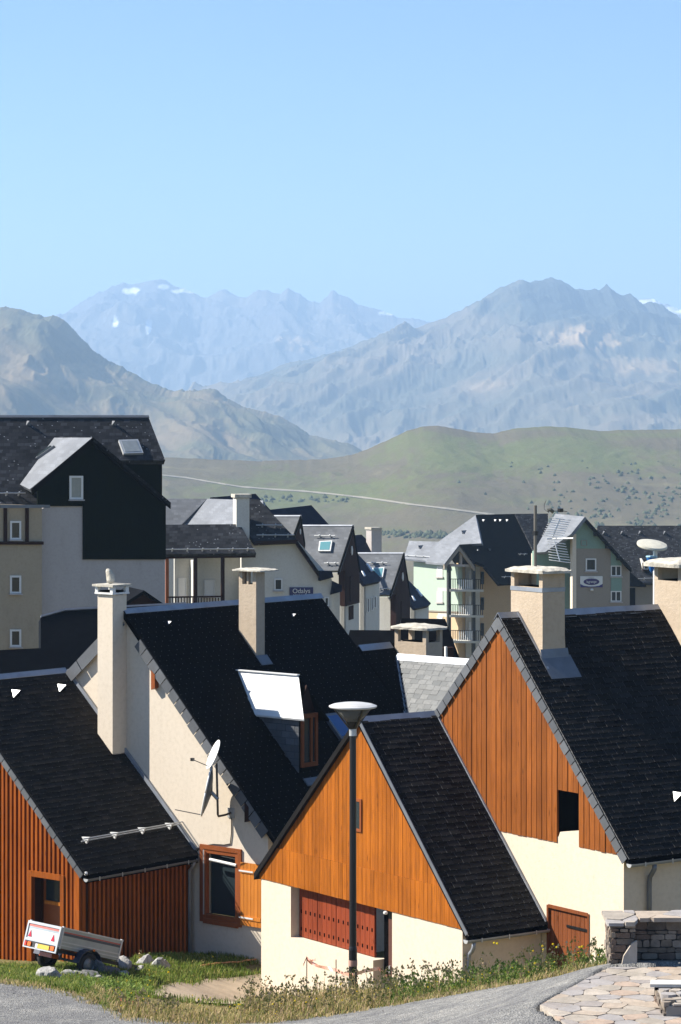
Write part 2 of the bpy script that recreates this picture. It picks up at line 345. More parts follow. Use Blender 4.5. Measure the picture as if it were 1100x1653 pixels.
# ground sheet: fine near the houses, coarse to the horizon
def soil_mat():
    m, t, b = nt('dry meadow soil'); g = N(t, 'NewGeometry')
    n = N(t, 'TexNoise', i_Scale=1.2, i_Detail=9.0, i_Roughness=.7); L(t, g.outputs['Position'], n.inputs['Vector'])
    n2 = N(t, 'TexNoise', i_Scale=12.0, i_Detail=6.0); L(t, g.outputs['Position'], n2.inputs['Vector'])
    r = ramp(t, n.outputs['Fac'], [(.3, (.08, .085, .025)), (.5, (.15, .125, .05)), (.7, (.24, .18, .09))])
    r2 = ramp(t, n2.outputs['Fac'], [(.3, (.7, .7, .7)), (.7, (1.2, 1.2, 1.2))])
    mx = N(t, 'MixRGB', blend_type='MULTIPLY', i_Fac=1.0); L(t, r.outputs[0], mx.inputs[1]); L(t, r2.outputs[0], mx.inputs[2]); L(t, mx.outputs[0], b.inputs['Base Color'])
    b.inputs['Roughness'].default_value = 1; b.inputs['Specular IOR Level'].default_value = .1; bump(t, b, n2.outputs['Fac'], .6, .04); return m
gx = np.unique(np.concatenate([-np.geomspace(24, 14000, 26)[::-1], np.linspace(-22, 22, 110), np.geomspace(24, 14000, 26)]))
gy = np.unique(np.concatenate([np.linspace(-30, 38, 18), np.linspace(39, 82, 96), np.linspace(84, 110, 12), np.geomspace(116, 24000, 34)]))
GX, GY = np.meshgrid(gx, gy)
GZ = ground_z(GX, np.maximum(GY, 0)) + np.where((GY > 39) & (GY < 82) & (abs(GX) < 22), .08 * (fbm(GX * 1.3, GY * 1.3, 3, 5) - .5), 0)
GZ = np.where(GY < 0, GZ - 0.8, GZ); GZ = np.where((GX > 2.6) & (GX < 9) & (GY > 40) & (GY < 47.5), GZ - .35, GZ)
tag(grid_mesh('ground', GX, GY, GZ, soil_mat()), 'sloping meadow ground between the houses and the valley', 'ground', kind='structure')

# road with gravel shoulder: far edge followed from the photograph
edge_px = [(-260,1560,60),(-60,1578,58.3),(0,1588,57.5),(60,1597,57),(110,1608,56.3),(160,1625,55.2),(200,1648,53.6),(300,1656,52.8),(400,1657,52.3),(470,1654,52.2),(560,1640,52.3),(700,1618,51.5),(800,1600,50.7),(900,1585,49.8),(960,1573,49.2),(1010,1560,48.6),(1200,1530,48)]
ex = [at(*p)[0] for p in edge_px]; ey = [p[2] for p in edge_px]
def road_edge(x): return np.interp(x, ex, ey)
def road_mat():
    m, t, b = nt('worn asphalt and gravel'); g = N(t, 'NewGeometry'); sp = N(t, 'SeparateXYZ'); L(t, g.outputs['Position'], sp.inputs[0])
    v = N(t, 'TexVoronoi', i_Scale=28.0); L(t, g.outputs['Position'], v.inputs['Vector'])
    n = N(t, 'TexNoise', i_Scale=1.1, i_Detail=8.0, i_Roughness=.65); L(t, g.outputs['Position'], n.inputs['Vector'])
    n2 = N(t, 'TexNoise', i_Scale=45.0, i_Detail=4.0); L(t, g.outputs['Position'], n2.inputs['Vector'])
    r = ramp(t, n.outputs['Fac'], [(.3, (.13, .13, .135)), (.55, (.195, .195, .19)), (.75, (.28, .27, .255))])
    r2 = ramp(t, n2.outputs['Fac'], [(.25, (.55, .55, .55)), (.5, (1, 1, 1)), (.75, (1.5, 1.48, 1.42))])
    mx = N(t, 'MixRGB', blend_type='MULTIPLY', i_Fac=1.0); L(t, r.outputs[0], mx.inputs[1]); L(t, r2.outputs[0], mx.inputs[2])
    r3 = ramp(t, v.outputs['Color'], [(0, (.7, .7, .7)), (1, (1.25, 1.25, 1.25))])
    mx2 = N(t, 'MixRGB', blend_type='MULTIPLY', i_Fac=1.0); L(t, mx.outputs[0], mx2.inputs[1]); L(t, r3.outputs[0], mx2.inputs[2])
    n6 = N(t, 'TexNoise', i_Scale=7.0, i_Detail=5.0, i_Roughness=.7); L(t, g.outputs['Position'], n6.inputs['Vector']); r6 = ramp(t, n6.outputs['Fac'], [(.32, (.72, .72, .72)), (.5, (1, 1, 1)), (.68, (1.22, 1.2, 1.16))])
    mx6 = N(t, 'MixRGB', blend_type='MULTIPLY', i_Fac=1.0); L(t, mx2.outputs[0], mx6.inputs[1]); L(t, r6.outputs[0], mx6.inputs[2]); mx2 = mx6
    L(t, mx2.outputs[0], b.inputs['Base Color']); b.inputs['Roughness'].default_value = .9; b.inputs['Specular IOR Level'].default_value = .1
    ad = N(t, 'Math', operation='ADD'); L(t, n2.outputs['Fac'], ad.inputs[0]); L(t, v.outputs['Distance'], ad.inputs[1]); bump(t, b, ad.outputs[0], .7, .03); return m
ZT = -9.27
flag_px = [(872, 1623), (905, 1604), (940, 1584), (985, 1562), (1130, 1562), (1130, 1672), (945, 1672), (890, 1638)]
reg = []
for p in flag_px: r = ray(*p); q = r * (ZT / r[2]); reg.append(np.array([q[0], q[1]]))
def in_poly(x, y, poly):
    c = np.zeros(np.shape(x), bool); k = len(poly)
    for i in range(k):
        (x1, y1), (x2, y2) = poly[i], poly[(i + 1) % k]; m = ((y1 > y) != (y2 > y)) & (x < (x2 - x1) * (y - y1) / (y2 - y1 + 1e-9) + x1); c ^= m
    return c
def terrace_mask(x, y): return in_poly(x, y, reg) | ((x > reg[0][0] + 1.0) & (y < 47.6) & (y > 40) & (x > 3.6) & (y > reg[6][1]))
rx = np.linspace(-24, 20, 440); rv = np.concatenate([np.linspace(0, .5, 20), np.linspace(.52, 1, 60)])
RX, RV = np.meshgrid(rx, rv); RE = road_edge(RX) + .35 * (fbm(RX * 1.7, RX * 0, 4, 3) - .5) + .12 * (fbm(RX * 9, RX * 0, 2, 9) - .5)
RY = 14 + (RE - 14) * RV
RZ = ground_z(RX, RY) + .075 + .015 * fbm(RX * 3, RY * 3, 3, 2); RZ = np.where(in_poly(RX, RY, reg), np.minimum(RZ, ZT - .3), RZ)
tag(grid_mesh('road', RX, RY, RZ, road_mat()), 'grey asphalt road with gravel shoulder along the bottom', 'road', kind='structure')

# ---- mountains
def hill_mat(name, stops, scale, spots=None, rough=1.0, bscale=None, streak=(1, 1, 1)):
    m, t, b = nt(name); g = N(t, 'NewGeometry'); mp = N(t, 'Mapping'); mp.inputs['Scale'].default_value = streak; L(t, g.outputs['Position'], mp.inputs['Vector'])
    n = N(t, 'TexNoise', i_Scale=scale, i_Detail=10.0, i_Roughness=.68, i_Distortion=.4); L(t, mp.outputs[0], n.inputs['Vector'])
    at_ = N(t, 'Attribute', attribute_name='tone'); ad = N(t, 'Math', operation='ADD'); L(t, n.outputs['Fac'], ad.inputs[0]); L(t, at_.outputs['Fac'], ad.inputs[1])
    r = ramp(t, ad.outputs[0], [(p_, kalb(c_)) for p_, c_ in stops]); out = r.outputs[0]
    if spots:
        n2 = N(t, 'TexNoise', i_Scale=spots[0], i_Detail=6.0, i_Roughness=.7); L(t, g.outputs['Position'], n2.inputs['Vector'])
        a2 = N(t, 'Attribute', attribute_name='shrub'); s2 = N(t, 'Math', operation='ADD'); L(t, n2.outputs['Fac'], s2.inputs[0]); L(t, a2.outputs['Fac'], s2.inputs[1])
        rs = ramp(t, s2.outputs[0], [(spots[1], (0, 0, 0)), (spots[1] + .05, (1, 1, 1))])
        mx = N(t, 'MixRGB', blend_type='MIX'); L(t, rs.outputs[0], mx.inputs[0]); L(t, out, mx.inputs[1]); mx.inputs[2].default_value = (*spots[2], 1); out = mx.outputs[0]
    a3 = N(t, 'Attribute', attribute_name='snow'); mx = N(t, 'MixRGB'); L(t, a3.outputs['Fac'], mx.inputs[0]); L(t, out, mx.inputs[1]); mx.inputs[2].default_value = (.85, .87, .9, 1)
    a4 = N(t, 'Attribute', attribute_name='sand'); mx4 = N(t, 'MixRGB'); L(t, a4.outputs['Fac'], mx4.inputs[0]); L(t, mx.outputs[0], mx4.inputs[1]); mx4.inputs[2].default_value = (.40, .29, .16, 1)
    L(t, mx4.outputs[0], b.inputs['Base Color']); b.inputs['Roughness'].default_value = rough; b.inputs['Specular IOR Level'].default_value = .05
    if bscale:
        n5 = N(t, 'TexNoise', i_Scale=bscale[0], i_Detail=8.0, i_Roughness=.7); L(t, g.outputs['Position'], n5.inputs['Vector']); bump(t, b, n5.outputs['Fac'], bscale[1], bscale[2])
    return m
def blob(PX, PY, cx, cy, sx, sy, seed=0, hard=3):
    d = ((PX - cx) / sx) ** 2 + ((PY - cy) / sy) ** 2 + 1.6 * (fbm(PX * .11, PY * .11, 3, seed) - .5)
    return np.clip((1 - d) * hard, 0, 1)
def mountain(name, crest, Yc, depth, zb, nx, nv, px0, px1, amp, wl, seed, pw=1.0, mat=None, label='', jag=3.0, ridged=True, attrs=None, tonef=None, skew=0.0):
    px = np.linspace(px0, px1, nx); cx_ = [c[0] for c in crest]; cy_ = [c[1] for c in crest]
    cy = np.interp(px, cx_, cy_)
    k = np.ones(3) / 3; sm = np.convolve(np.pad(cy, 1, mode='edge'), k, 'valid')
    cy = sm; jg = -jag * (fbm(px / 19.0, px * 0 + seed, 4, seed, .6, True) - .6) * 2; wide = np.convolve(np.pad(cy, 20, mode='edge'), np.ones(41) / 41, 'valid')
    v = np.concatenate([np.linspace(0, 1, nv), np.linspace(1.03, 1.5, 14)])
    PX, V = np.meshgrid(px, v); q_ = np.clip(np.minimum(V, 2 - V), 0, 1) ** 7; CY = np.tile(wide, (len(v), 1)) * (1 - q_) + np.tile(cy, (len(v), 1)) * q_ + np.tile(jg, (len(v), 1)) * q_ ** 1.5
    Y = Yc - (1 - V) * depth; X = (PX - CX) / F * Yc * (1 + (V - 1) * .12) 
    ZC = (YH - CY) / F * Yc
    sh = np.where(V <= 1, V ** pw, 1 - (V - 1) * 1.2)
    env = np.clip(np.where(V <= 1, np.minimum(V * 4, 1) * (.12 + .88 * np.minimum((1 - V) * 7, 1)), (V - 1) * 2), 0, 1)
    wx = X + wl * .5 * (fbm(X / wl, Y / wl, 3, seed + 40) - .5) + skew * (1 - V) * depth
    rel = fbm(wx / wl, Y / (wl * 2.6), 6, seed, .52, ridged) - .5
    rel2 = fbm(wx / (wl * .22), Y / (wl * .45), 4, seed + 20, .55, True) - .5
    Z = zb + (ZC - zb) * sh + env * amp * (rel + .26 * rel2)
    A = dict(tone=np.zeros_like(Z), snow=np.zeros_like(Z), sand=np.zeros_like(Z), shrub=np.zeros_like(Z))
    PXv = CX + F * X / Y; PYv = YH - F * Z / Y
    if attrs: attrs(A, PXv, PYv, V)
    o = grid_mesh(name, X, Y, Z, mat, A)
    return tag(o, label, 'mountain', kind='structure')
rock_far = hill_mat('far rock and scree', [(.25, (.10, .105, .12)), (.5, (.17, .165, .155)), (.62, (.21, .19, .15)), (.8, (.28, .25, .21))], .0012, bscale=(.0035, .25, 60.0))
rock_mid = hill_mat('grey green mountain side', [(.22, (.05, .06, .055)), (.45, (.105, .105, .075)), (.6, (.17, .145, .10)), (.8, (.25, .195, .135))], .0016, bscale=(.005, .25, 40.0))
rock_left = hill_mat('brown green mountain side', [(.22, (.055, .062, .045)), (.42, (.125, .12, .068)), (.58, (.19, .15, .088)), (.8, (.25, .19, .12))], .003, bscale=(.009, .2, 20.0))
def a_far(A, PX, PY, V):
    for b_ in [(213,469,16,5,1),(296,470,22,4,2),(240,527,5,13,3),(187,520,5,10,4),(265,463,9,4,6),(630,505,18,4,7),(1060,487,30,5,8),(1095,500,26,7,9)]: A['snow'] = np.maximum(A['snow'], blob(PX, PY, *b_))
    A['sand'] = .5 * blob(PX, PY, 480, 555, 40, 14, 5, 1.5)
mountain('mountain_range', [(-60,520),(60,515),(103,509),(142,480),(180,463),(199,457),(214,461),(229,458),(262,454),(284,464),(311,474),(334,484),(360,469),(382,479),(401,483),(417,467),(436,473),(453,474),(463,465),(485,476),(507,487),(516,490),(537,466),(556,476),(578,492),(605,498),(622,503),(640,512),(665,512),(690,519),(720,530),(780,560),(900,520),(1010,490),(1045,482),(1058,480),(1080,492),(1110,500),(1200,520)],
   14500, 5200, -420, 720, 150, -60, 1180, 230, 620, 11, .9, rock_far, 'pale blue jagged far mountain range with snow patches', 3.5, attrs=a_far)
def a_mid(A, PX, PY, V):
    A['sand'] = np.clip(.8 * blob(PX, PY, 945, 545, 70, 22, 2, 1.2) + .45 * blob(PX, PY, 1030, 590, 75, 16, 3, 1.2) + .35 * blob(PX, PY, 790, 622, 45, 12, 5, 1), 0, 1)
    A['tone'] = -.16 * blob(PX, PY, 880, 480, 150, 40, 4, 1.5) - .08 * blob(PX, PY, 560, 640, 190, 60, 8, 1) + .05 - .30 * np.clip((V - .74) / .06 + 1.2 * (fbm(PX * .05, PY * .03, 3, 12) - .5), 0, 1) * np.clip((PX - 838) / 8, 0, 1)  # right crest darkened: cliff rock with its shaded facets painted in
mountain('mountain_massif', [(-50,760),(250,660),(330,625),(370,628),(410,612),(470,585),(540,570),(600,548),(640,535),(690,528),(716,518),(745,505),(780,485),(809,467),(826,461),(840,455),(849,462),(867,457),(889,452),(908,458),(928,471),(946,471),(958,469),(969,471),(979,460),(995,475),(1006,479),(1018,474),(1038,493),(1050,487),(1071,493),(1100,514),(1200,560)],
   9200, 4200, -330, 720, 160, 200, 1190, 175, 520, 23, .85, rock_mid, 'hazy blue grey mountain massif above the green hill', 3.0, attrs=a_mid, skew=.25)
def a_left(A, PX, PY, V):
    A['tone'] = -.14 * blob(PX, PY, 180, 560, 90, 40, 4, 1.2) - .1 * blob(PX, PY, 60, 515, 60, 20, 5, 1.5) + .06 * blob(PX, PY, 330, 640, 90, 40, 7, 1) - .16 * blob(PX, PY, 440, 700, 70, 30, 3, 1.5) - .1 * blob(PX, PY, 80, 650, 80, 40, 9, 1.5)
    A['sand'] = .5 * blob(PX, PY, 110, 605, 110, 22, 3, 1)
mountain('mountain_shoulder', [(-120,480),(-40,488),(0,496),(20,498),(50,506),(72,511),(92,510),(105,518),(125,540),(150,566),(175,583),(205,597),(240,615),(270,630),(300,630),(330,628),(348,628),(370,645),(395,658),(420,663),(450,672),(480,690),(505,705),(535,712),(570,720),(620,745),(680,800)],
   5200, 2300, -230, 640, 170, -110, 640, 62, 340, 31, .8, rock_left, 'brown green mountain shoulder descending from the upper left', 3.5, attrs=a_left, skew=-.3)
grass_hill = hill_mat('dry summer pasture', [(.30, (.125, .140, .055)), (.43, (.128, .130, .060)), (.52, (.128, .112, .070)), (.60, (.135, .117, .075)), (.70, (.185, .170, .095))], .006, spots=(.06, .74, (.035, .055, .03)), bscale=(.05, .4, 6.0))
def a_hill(A, PX, PY, V):
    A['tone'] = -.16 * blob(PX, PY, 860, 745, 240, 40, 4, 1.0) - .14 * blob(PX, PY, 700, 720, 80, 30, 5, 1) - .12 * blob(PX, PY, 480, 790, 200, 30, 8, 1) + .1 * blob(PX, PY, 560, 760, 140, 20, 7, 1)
    A['shrub'] = -.10 + .22 * np.clip((PX - 860) / 200, 0, 1) * np.clip((PY - 740) / 60, 0, 1) - .1 * np.clip((700 - PX) / 200, 0, 1)
hill = mountain('pasture_hill', [(-160,765),(100,742),(265,738),(330,741),(420,744),(520,741),(570,734),(600,722),(630,708),(655,696),(680,689),(705,687),(735,692),(770,698),(800,699),(830,692),(860,690),(890,688),(930,691),(970,696),(1000,694),(1050,693),(1100,692),(1260,690)],
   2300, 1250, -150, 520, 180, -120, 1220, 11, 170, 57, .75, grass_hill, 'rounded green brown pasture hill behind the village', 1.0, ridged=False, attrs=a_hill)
hill['category'] = 'hill'
# gravel track and small settlement on the hill
from mathutils.bvhtree import BVHTree
def bvh_of(o):
    me = o.data; return BVHTree.FromPolygons([v.co.copy() for v in me.vertices], [tuple(p.vertices) for p in me.polygons])
hb = bvh_of(hill)
def on_hill(px, py):
    d = Vector(ray(px, py)).normalized(); h = hb.ray_cast(Vector((0, 0, 0)), d); return h[0]
track_px = [(262,768),(300,772),(340,779),(390,787),(440,791),(490,794),(540,799),(600,806),(660,815),(720,822),(765,828),(810,834)]
pts = []
for i in range(len(track_px) - 1):
    for k in range(4):
        q = k / 4; p = on_hill(track_px[i][0] * (1 - q) + track_px[i+1][0] * q, track_px[i][1] * (1 - q) + track_px[i+1][1] * q)
        if p: pts.append(p)
mb = MB(); vs = []; fs = []
for i, p in enumerate(pts):
    w = 2.0 + 1.6 * random.random()
    vs += [(p.x, p.y - w, p.z + .5 - .12 * w), (p.x, p.y + w, p.z + .7 + .16 * w)]
    if i: fs.append((2*i-2, 2*i, 2*i+1, 2*i-1))
mb.add(vs, fs); tag(mb.build('track', plain('pale gravel track', (.23, .21, .165), .95), recalc=False), 'pale gravel track crossing the pasture hill', 'track', kind='structure')

# scattered shrubs on the right flank and a thin line of trees at the foot of the hill
sv = []; sf = []
def shrub(p, s):
    b0 = len(sv); k = 6; a0 = random.random()
    for lay, (rr, zz_) in enumerate(((1.0, .15), (.85, .75))):
        for j in range(k): a = 6.283 * (j + .5 * lay) / k + a0; q = s * rr * random.uniform(.7, 1.2); sv.append((p.x + q * math.cos(a), p.y + q * math.sin(a), p.z + s * zz_ * random.uniform(.8, 1.2) - .3))
    sv.append((p.x, p.y, p.z + s * random.uniform(1.0, 1.5)))
    for j in range(k): sf.append((b0 + j, b0 + (j + 1) % k, b0 + k + j)); sf.append((b0 + (j + 1) % k, b0 + k + (j + 1) % k, b0 + k + j)); sf.append((b0 + k + j, b0 + k + (j + 1) % k, b0 + 2 * k))
n_ = 0
while n_ < 230:
    px = random.uniform(640, 1100); py = random.uniform(715, 862); w_ = max(0, (px - 820) / 280) * max(0, min(1, (py - 735) / 70)) + .008
    cl = float(fbm(np.array([px / 26.0]), np.array([py / 9.0]), 3, 91)[0])
    if random.random() < w_ * 1.3 and cl > .47:
        p = on_hill(px, py)
        if p: shrub(p, random.uniform(.8, 1.9)); n_ += 1
for k in range(150):
    px = random.uniform(610, 760) if k < 110 else random.uniform(420, 560); p = on_hill(px, (864 if k < 110 else 806) + random.uniform(-4, 5))
    if p: shrub(p, random.uniform(1.0, 2.2))
so_ = MB(); so_.v = sv; so_.f = [list(f) for f in sf]; so_.m = [0] * len(sf)
tag(so_.build('shrubs', plain('dark juniper scrub', (.095, .11, .065), .95, var=.4, scale=.2, spec=.05), recalc=False), 'dark scrub dotted over the flank of the pasture hill', 'shrubs', kind='stuff')
# haze: one even volume round camera and everything, sky outside
hz = MB().box(-14200, -400, ZR[0] - 1.5, 14200, 26000, ZR[1] + 4)
mh = bpy.data.materials.new('valley haze'); mh.use_nodes = True; th = mh.node_tree; th.nodes.clear()
ho = th.nodes.new('ShaderNodeOutputMaterial'); pv = th.nodes.new('ShaderNodeVolumePrincipled')
pv.inputs['Color'].default_value = (.405, .60, .86, 1); pv.inputs['Density'].default_value = 1.25e-4; pv.inputs['Anisotropy'].default_value = 0.1
th.links.new(pv.outputs[0], ho.inputs['Volume'])
haze = hz.build('haze', mh); tag(haze, 'thin blue summer haze filling the valley air', 'haze', kind='stuff')
def gz(x, y): return float(ground_z(np.array([x]), np.array([y]))[0])
# ------------------------------------------------------------------ building helpers
def strip_profile(x0, x1, prof):      # prism along x from a (y, z) polygon
    return MB().prism([(x0, y, z) for y, z in prof], (x1 - x0, 0, 0))
def boards(parent, x, y0, y1, wd, zb, zt, mat, th=.024, gap=.010, holes=(), name='board', jit=.004, apex=None, zj=.0):
    ys = []; y = y0
    while y < y1 - .03: ys.append((y, min(y + wd, y1))); y += wd
    for ya, yb in ys:
        ya += gap / 2; yb -= gap / 2
        if yb - ya < .02: continue
        yc = (ya + yb) / 2; segs = [(None, None)]
        for (ha, hb, hz0, hz1) in holes:
            if ha - .01 < yc < hb + .01:
                segs = [(None, hz0), (hz1, None)]
        for lo, hi in segs:
            b0 = (zb(ya) if lo is None else lo); b1 = (zb(yb) if lo is None else lo)
            jz = random.uniform(-zj, zj)
            if lo is None: b0 += jz; b1 += jz
            t0 = zt(ya) if hi is None else hi; t1 = zt(yb) if hi is None else hi
            if max(t0 - b0, t1 - b1) < .03: continue
            t0 = max(t0, b0 + .005); t1 = max(t1, b1 + .005)
            poly = [(0, ya, b0), (0, yb, b1), (0, yb, t1)]
            if apex and hi is None and ya < apex[0] < yb: poly.append((0, apex[0], apex[1]))
            poly.append((0, ya, t0)); tt = th + random.uniform(-jit, jit)
            mb = MB().prism([(x, p[1], p[2]) for p in poly], (-tt, 0, 0)); mb.build(name, mat, parent, recalc=True)
def verge_slates(parent, x, a, b, wd, n, mat, side=-1, th=.018, name='verge_slate'):
    a = np.array(a, float); b = np.array(b, float); e = (b - a); Ln = np.hypot(*e); e /= Ln; nn = np.array([e[1], -e[0]]); nn = nn if nn[1] < 0 else -nn
    for i in range(n):
        s0 = Ln * i / n + .014; s1 = Ln * (i + 1) / n - .014
        w = wd * random.uniform(.96, 1.04); q = random.uniform(0, .008)
        P = [a + e * s0, a + e * s1, a + e * s1 + nn * w, a + e * s0 + nn * w]
        MB().prism([(x - q, p[0], p[1]) for p in P], (side * th, 0, 0)).build(name, mat, parent)
_unit_slate = {}
def slates(roof, fr, O, U, V, Nn, vmax, urange, expo, wd, mat, keep=300, skip=None, th=.011, seed=1, lift=.022, edge=None):
    """slate courses from the eave up; the largest in view are pieces of their own, the rest one joined mass"""
    rg = random.Random(seed); O, U, V, Nn = [np.array(q, float) for q in (O, U, V, Nn)]; items = []
    nrow = int(vmax / expo)
    for i in range(nrow + 1):
        v = i * expo
        if v > vmax - .04: break
        ln = min(expo * 1.32, vmax - v)
        u0, u1 = urange(v); u = u0 - (wd * .5 if i % 2 else 0) - rg.random() * .06
        while u < u1:
            w = wd * rg.uniform(.9, 1.1); a = max(u, u0); b = min(u + w, u1); u += w
            if b - a < .05: continue
            if skip and skip((a + b) / 2, v + expo / 2): continue
            items.append((a + .004, b - .004, v + rg.uniform(-.008, .008), ln, rg.uniform(-.012, .012), rg.uniform(0, .007)))
    def score(it):
        c = fr.w(*(O + U * (it[0] + it[1]) / 2 + V * (it[2] + expo / 2))); px, py = pj(c)
        inside = -15 < px < 1115 and 900 < py < 1660
        return (0 if inside else 1, -(it[1] - it[0]) / c[1])
    items.sort(key=score)
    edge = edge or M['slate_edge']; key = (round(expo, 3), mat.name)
    if key not in _unit_slate:
        l = expo * 1.32; m = MB()
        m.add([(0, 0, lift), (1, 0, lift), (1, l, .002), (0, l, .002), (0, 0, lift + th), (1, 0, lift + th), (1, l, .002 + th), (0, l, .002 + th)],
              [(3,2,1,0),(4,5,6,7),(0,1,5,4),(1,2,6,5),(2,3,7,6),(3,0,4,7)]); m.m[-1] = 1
        hw, hl, hh = (.016, .012, .004) if mat is M['slateB'] else (.010, .008, .002)
        m.box(.5 - hw, -.004, lift + th * .3, .5 + hw, hl, lift + th + hh, 2)
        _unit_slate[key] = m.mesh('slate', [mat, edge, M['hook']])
    base = _unit_slate[key]; bv = np.array([v.co for v in base.vertices]); bf = [tuple(p.vertices) for p in base.polygons]; bm_i = [p.material_index for p in base.polygons]
    Rm = Matrix(((U[0], V[0], Nn[0]), (U[1], V[1], Nn[1]), (U[2], V[2], Nn[2])))
    rest = MB()
    for k, (a, b, v, ln, rot, up) in enumerate(items):
        p = O + U * a + V * v + Nn * up
        if k < keep:
            o = bpy.data.objects.new('slate', base); col.objects.link(o); o.parent = roof
            mtx = Rm.to_4x4() @ Matrix.Rotation(rot, 4, 'Z') @ Matrix.Diagonal((b - a, ln / (expo * 1.32), 1, 1)); mtx.translation = Vector(p); o.matrix_local = mtx
        else:
            c, s_ = math.cos(rot), math.sin(rot)
            q = bv * np.array([b - a, ln / (expo * 1.32), 1]); q = np.stack([q[:, 0] * c - q[:, 1] * s_, q[:, 0] * s_ + q[:, 1] * c, q[:, 2]], 1)
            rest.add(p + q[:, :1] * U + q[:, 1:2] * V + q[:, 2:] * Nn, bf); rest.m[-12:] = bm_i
    if rest.v:
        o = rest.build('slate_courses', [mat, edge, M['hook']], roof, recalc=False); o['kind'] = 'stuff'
def ridge_cap(parent, x0, x1, y, z, w=.16, m=1.0, mat=None, name='ridge_cap'):
    h = w * m
    return strip_profile(x0, x1, [(y - w, z - h + .045), (y, z + .055), (y + w, z - h + .045), (y + w, z - h + .033), (y, z + .04), (y - w, z - h + .033)]).build(name, mat or M['zinc'], parent)
def gutter(parent, x0, x1, y, z, r=.075, mat=None):
    n = 9; prof = [(y - r * math.cos(math.pi * i / (n - 1)) , z - r * math.sin(math.pi * i / (n - 1))) for i in range(n)]
    inner = [(y - (r - .012) * math.cos(math.pi * i / (n - 1)), z - (r - .012) * math.sin(math.pi * i / (n - 1))) for i in range(n)][::-1]
    g = strip_profile(x0, x1, prof + inner).build('gutter', mat or M['zinc'], parent)
    ends = MB()
    for xx in (x0 - .012, x1): ends.prism([(xx, p[0], p[1]) for p in prof], (.012, 0, 0))
    ends.build('end_cap', M['galv'], g)
    k = max(2, int((x1 - x0) / .8))
    for i in range(k):
        xx = x0 + (x1 - x0) * (i + .5) / k; MB().box(xx - .012, y - r - .01, z - r - .006, xx + .012, y - r + .002, z + .02).build('bracket', M['galv'], g)
    return g
def roof_vent(parent, fr, p, U, V, Nn, s=.24, mat=None, name='roof_vent'):
    """little three sided metal cap: level ridge coming out of the slope"""
    p, U, V, Nn = [np.array(q, float) for q in (p, U, V, Nn)]; out = np.array([V[0], V[1], 0]); out = -out / (np.linalg.norm(out) + 1e-9)
    back = p; tip = p + out * s * 1.15 + np.array([0, 0, .0]); 
    fl = p - V * s * .95 - U * s * .42; frr = p - V * s * .95 + U * s * .42
    mb = MB().add([back, tip, fl, frr], [(0, 2, 1), (0, 1, 3), (1, 2, 3), (0, 3, 2)]); mb.m = [0, 0, 1, 1]  # front and underside black: shade below the cap painted in
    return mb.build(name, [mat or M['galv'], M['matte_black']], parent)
def window(parent, fr_mat, y0, y1, z0, z1, x, depth=.12, fw=.06, glass_m=None, mull=0, name='window', sill=True):
    """window set in a wall whose outer face is the plane x: frame, pane, sill"""
    w = MB(); 
    for (a, b, c, d) in ((y0, y0 + fw, z0, z1), (y1 - fw, y1, z0, z1), (y0 + fw, y1 - fw, z0, z0 + fw), (y0 + fw, y1 - fw, z1 - fw, z1)): w.box(x, a, c, x + .05, b, d)
    for k in range(mull):
        yc = y0 + (y1 - y0) * (k + 1) / (mull + 1); w.box(x + .002, yc - fw * .45, z0 + fw, x + .048, yc + fw * .45, z1 - fw)
    o = w.build(name, fr_mat, parent)
    MB().box(x + .02, y0 + fw * .5, z0 + fw * .5, x + .03, y1 - fw * .5, z1 - fw * .5).build('pane', glass_m or M['glass'], o)
    if sill: MB().box(x - .06, y0 - .05, z0 - .05, x + .02, y1 + .05, z0 - .004).build('sill', M['white_paint'], o)
    return o

# ------------------------------------------------------------------ garage chalet with honey boarded gable (centre)
FD = Fr(55, at(752, 1500, 62.9)); mD = 4.47 / 4.25; LD = 2.34
D = FD.empty('garage_chalet'); tag(D, 'small cream chalet with honey boarded gable and red brown shutters behind the street lamp', 'house')
yA, zA, yL, zL = 4.25, 4.47, 8.62, .25; mDl = (zA - zL) / (yL - yA)
ztD = lambda y: (y * mD if y < yA else zA - (y - yA) * mDl)
w = MB(); t = .38
w.prism([(0, 7.22, -3.2), (0, 8.58, -3.2), (0, 8.58, .1), (0, 7.22, .1)], (t, 0, 0))
w.prism([(0, 3.66, -3.2), (0, 7.22, -3.2), (0, 7.22, -1.32), (0, 3.66, -1.32)], (t, 0, 0))
w.prism([(0, .12, -3.2), (0, 2.88, -3.2), (0, 2.88, .1), (0, .12, .1)], (t, 0, 0))
w.prism([(0, 2.88, -3.2), (0, 3.66, -3.2), (0, 3.66, -2.75), (0, 2.88, -2.75)], (t, 0, 0))
w.prism([(t, .12, -3.2), (t, .5, -3.2), (t, .5, .1), (t, .12, .1)], (LD - t - .01, 0, 0))
w.prism([(t, 8.2, -3.2), (t, 8.58, -3.2), (t, 8.58, .3), (t, 8.2, .3)], (LD - t - .01, 0, 0))
w.build('wall', M['cream'], D, label='cream rendered lower wall')
MB().prism([(.03, .16, .1), (.03, 8.5, .1), (.03, yA, zA - .12)], (.25, 0, 0)).build('gable_backing', M['deck'], D)
boards(D, .03, .14, 8.58, .166, lambda y: .82, lambda y: ztD(y) - .05, M['woodD'], holes=[(4.12, 4.56, 1.72, 2.52)], apex=(yA, zA - .05), name='upper_board')
boards(D, -.0, .10, 8.62, .166, lambda y: -.02, lambda y: min(.86, ztD(y) - .03), M['woodD'], th=.026, zj=.004, name='lower_board')
# small loft window
window(D, M['frame_wood'], 4.12, 4.56, 1.72, 2.52, -.03, fw=.07, sill=False)
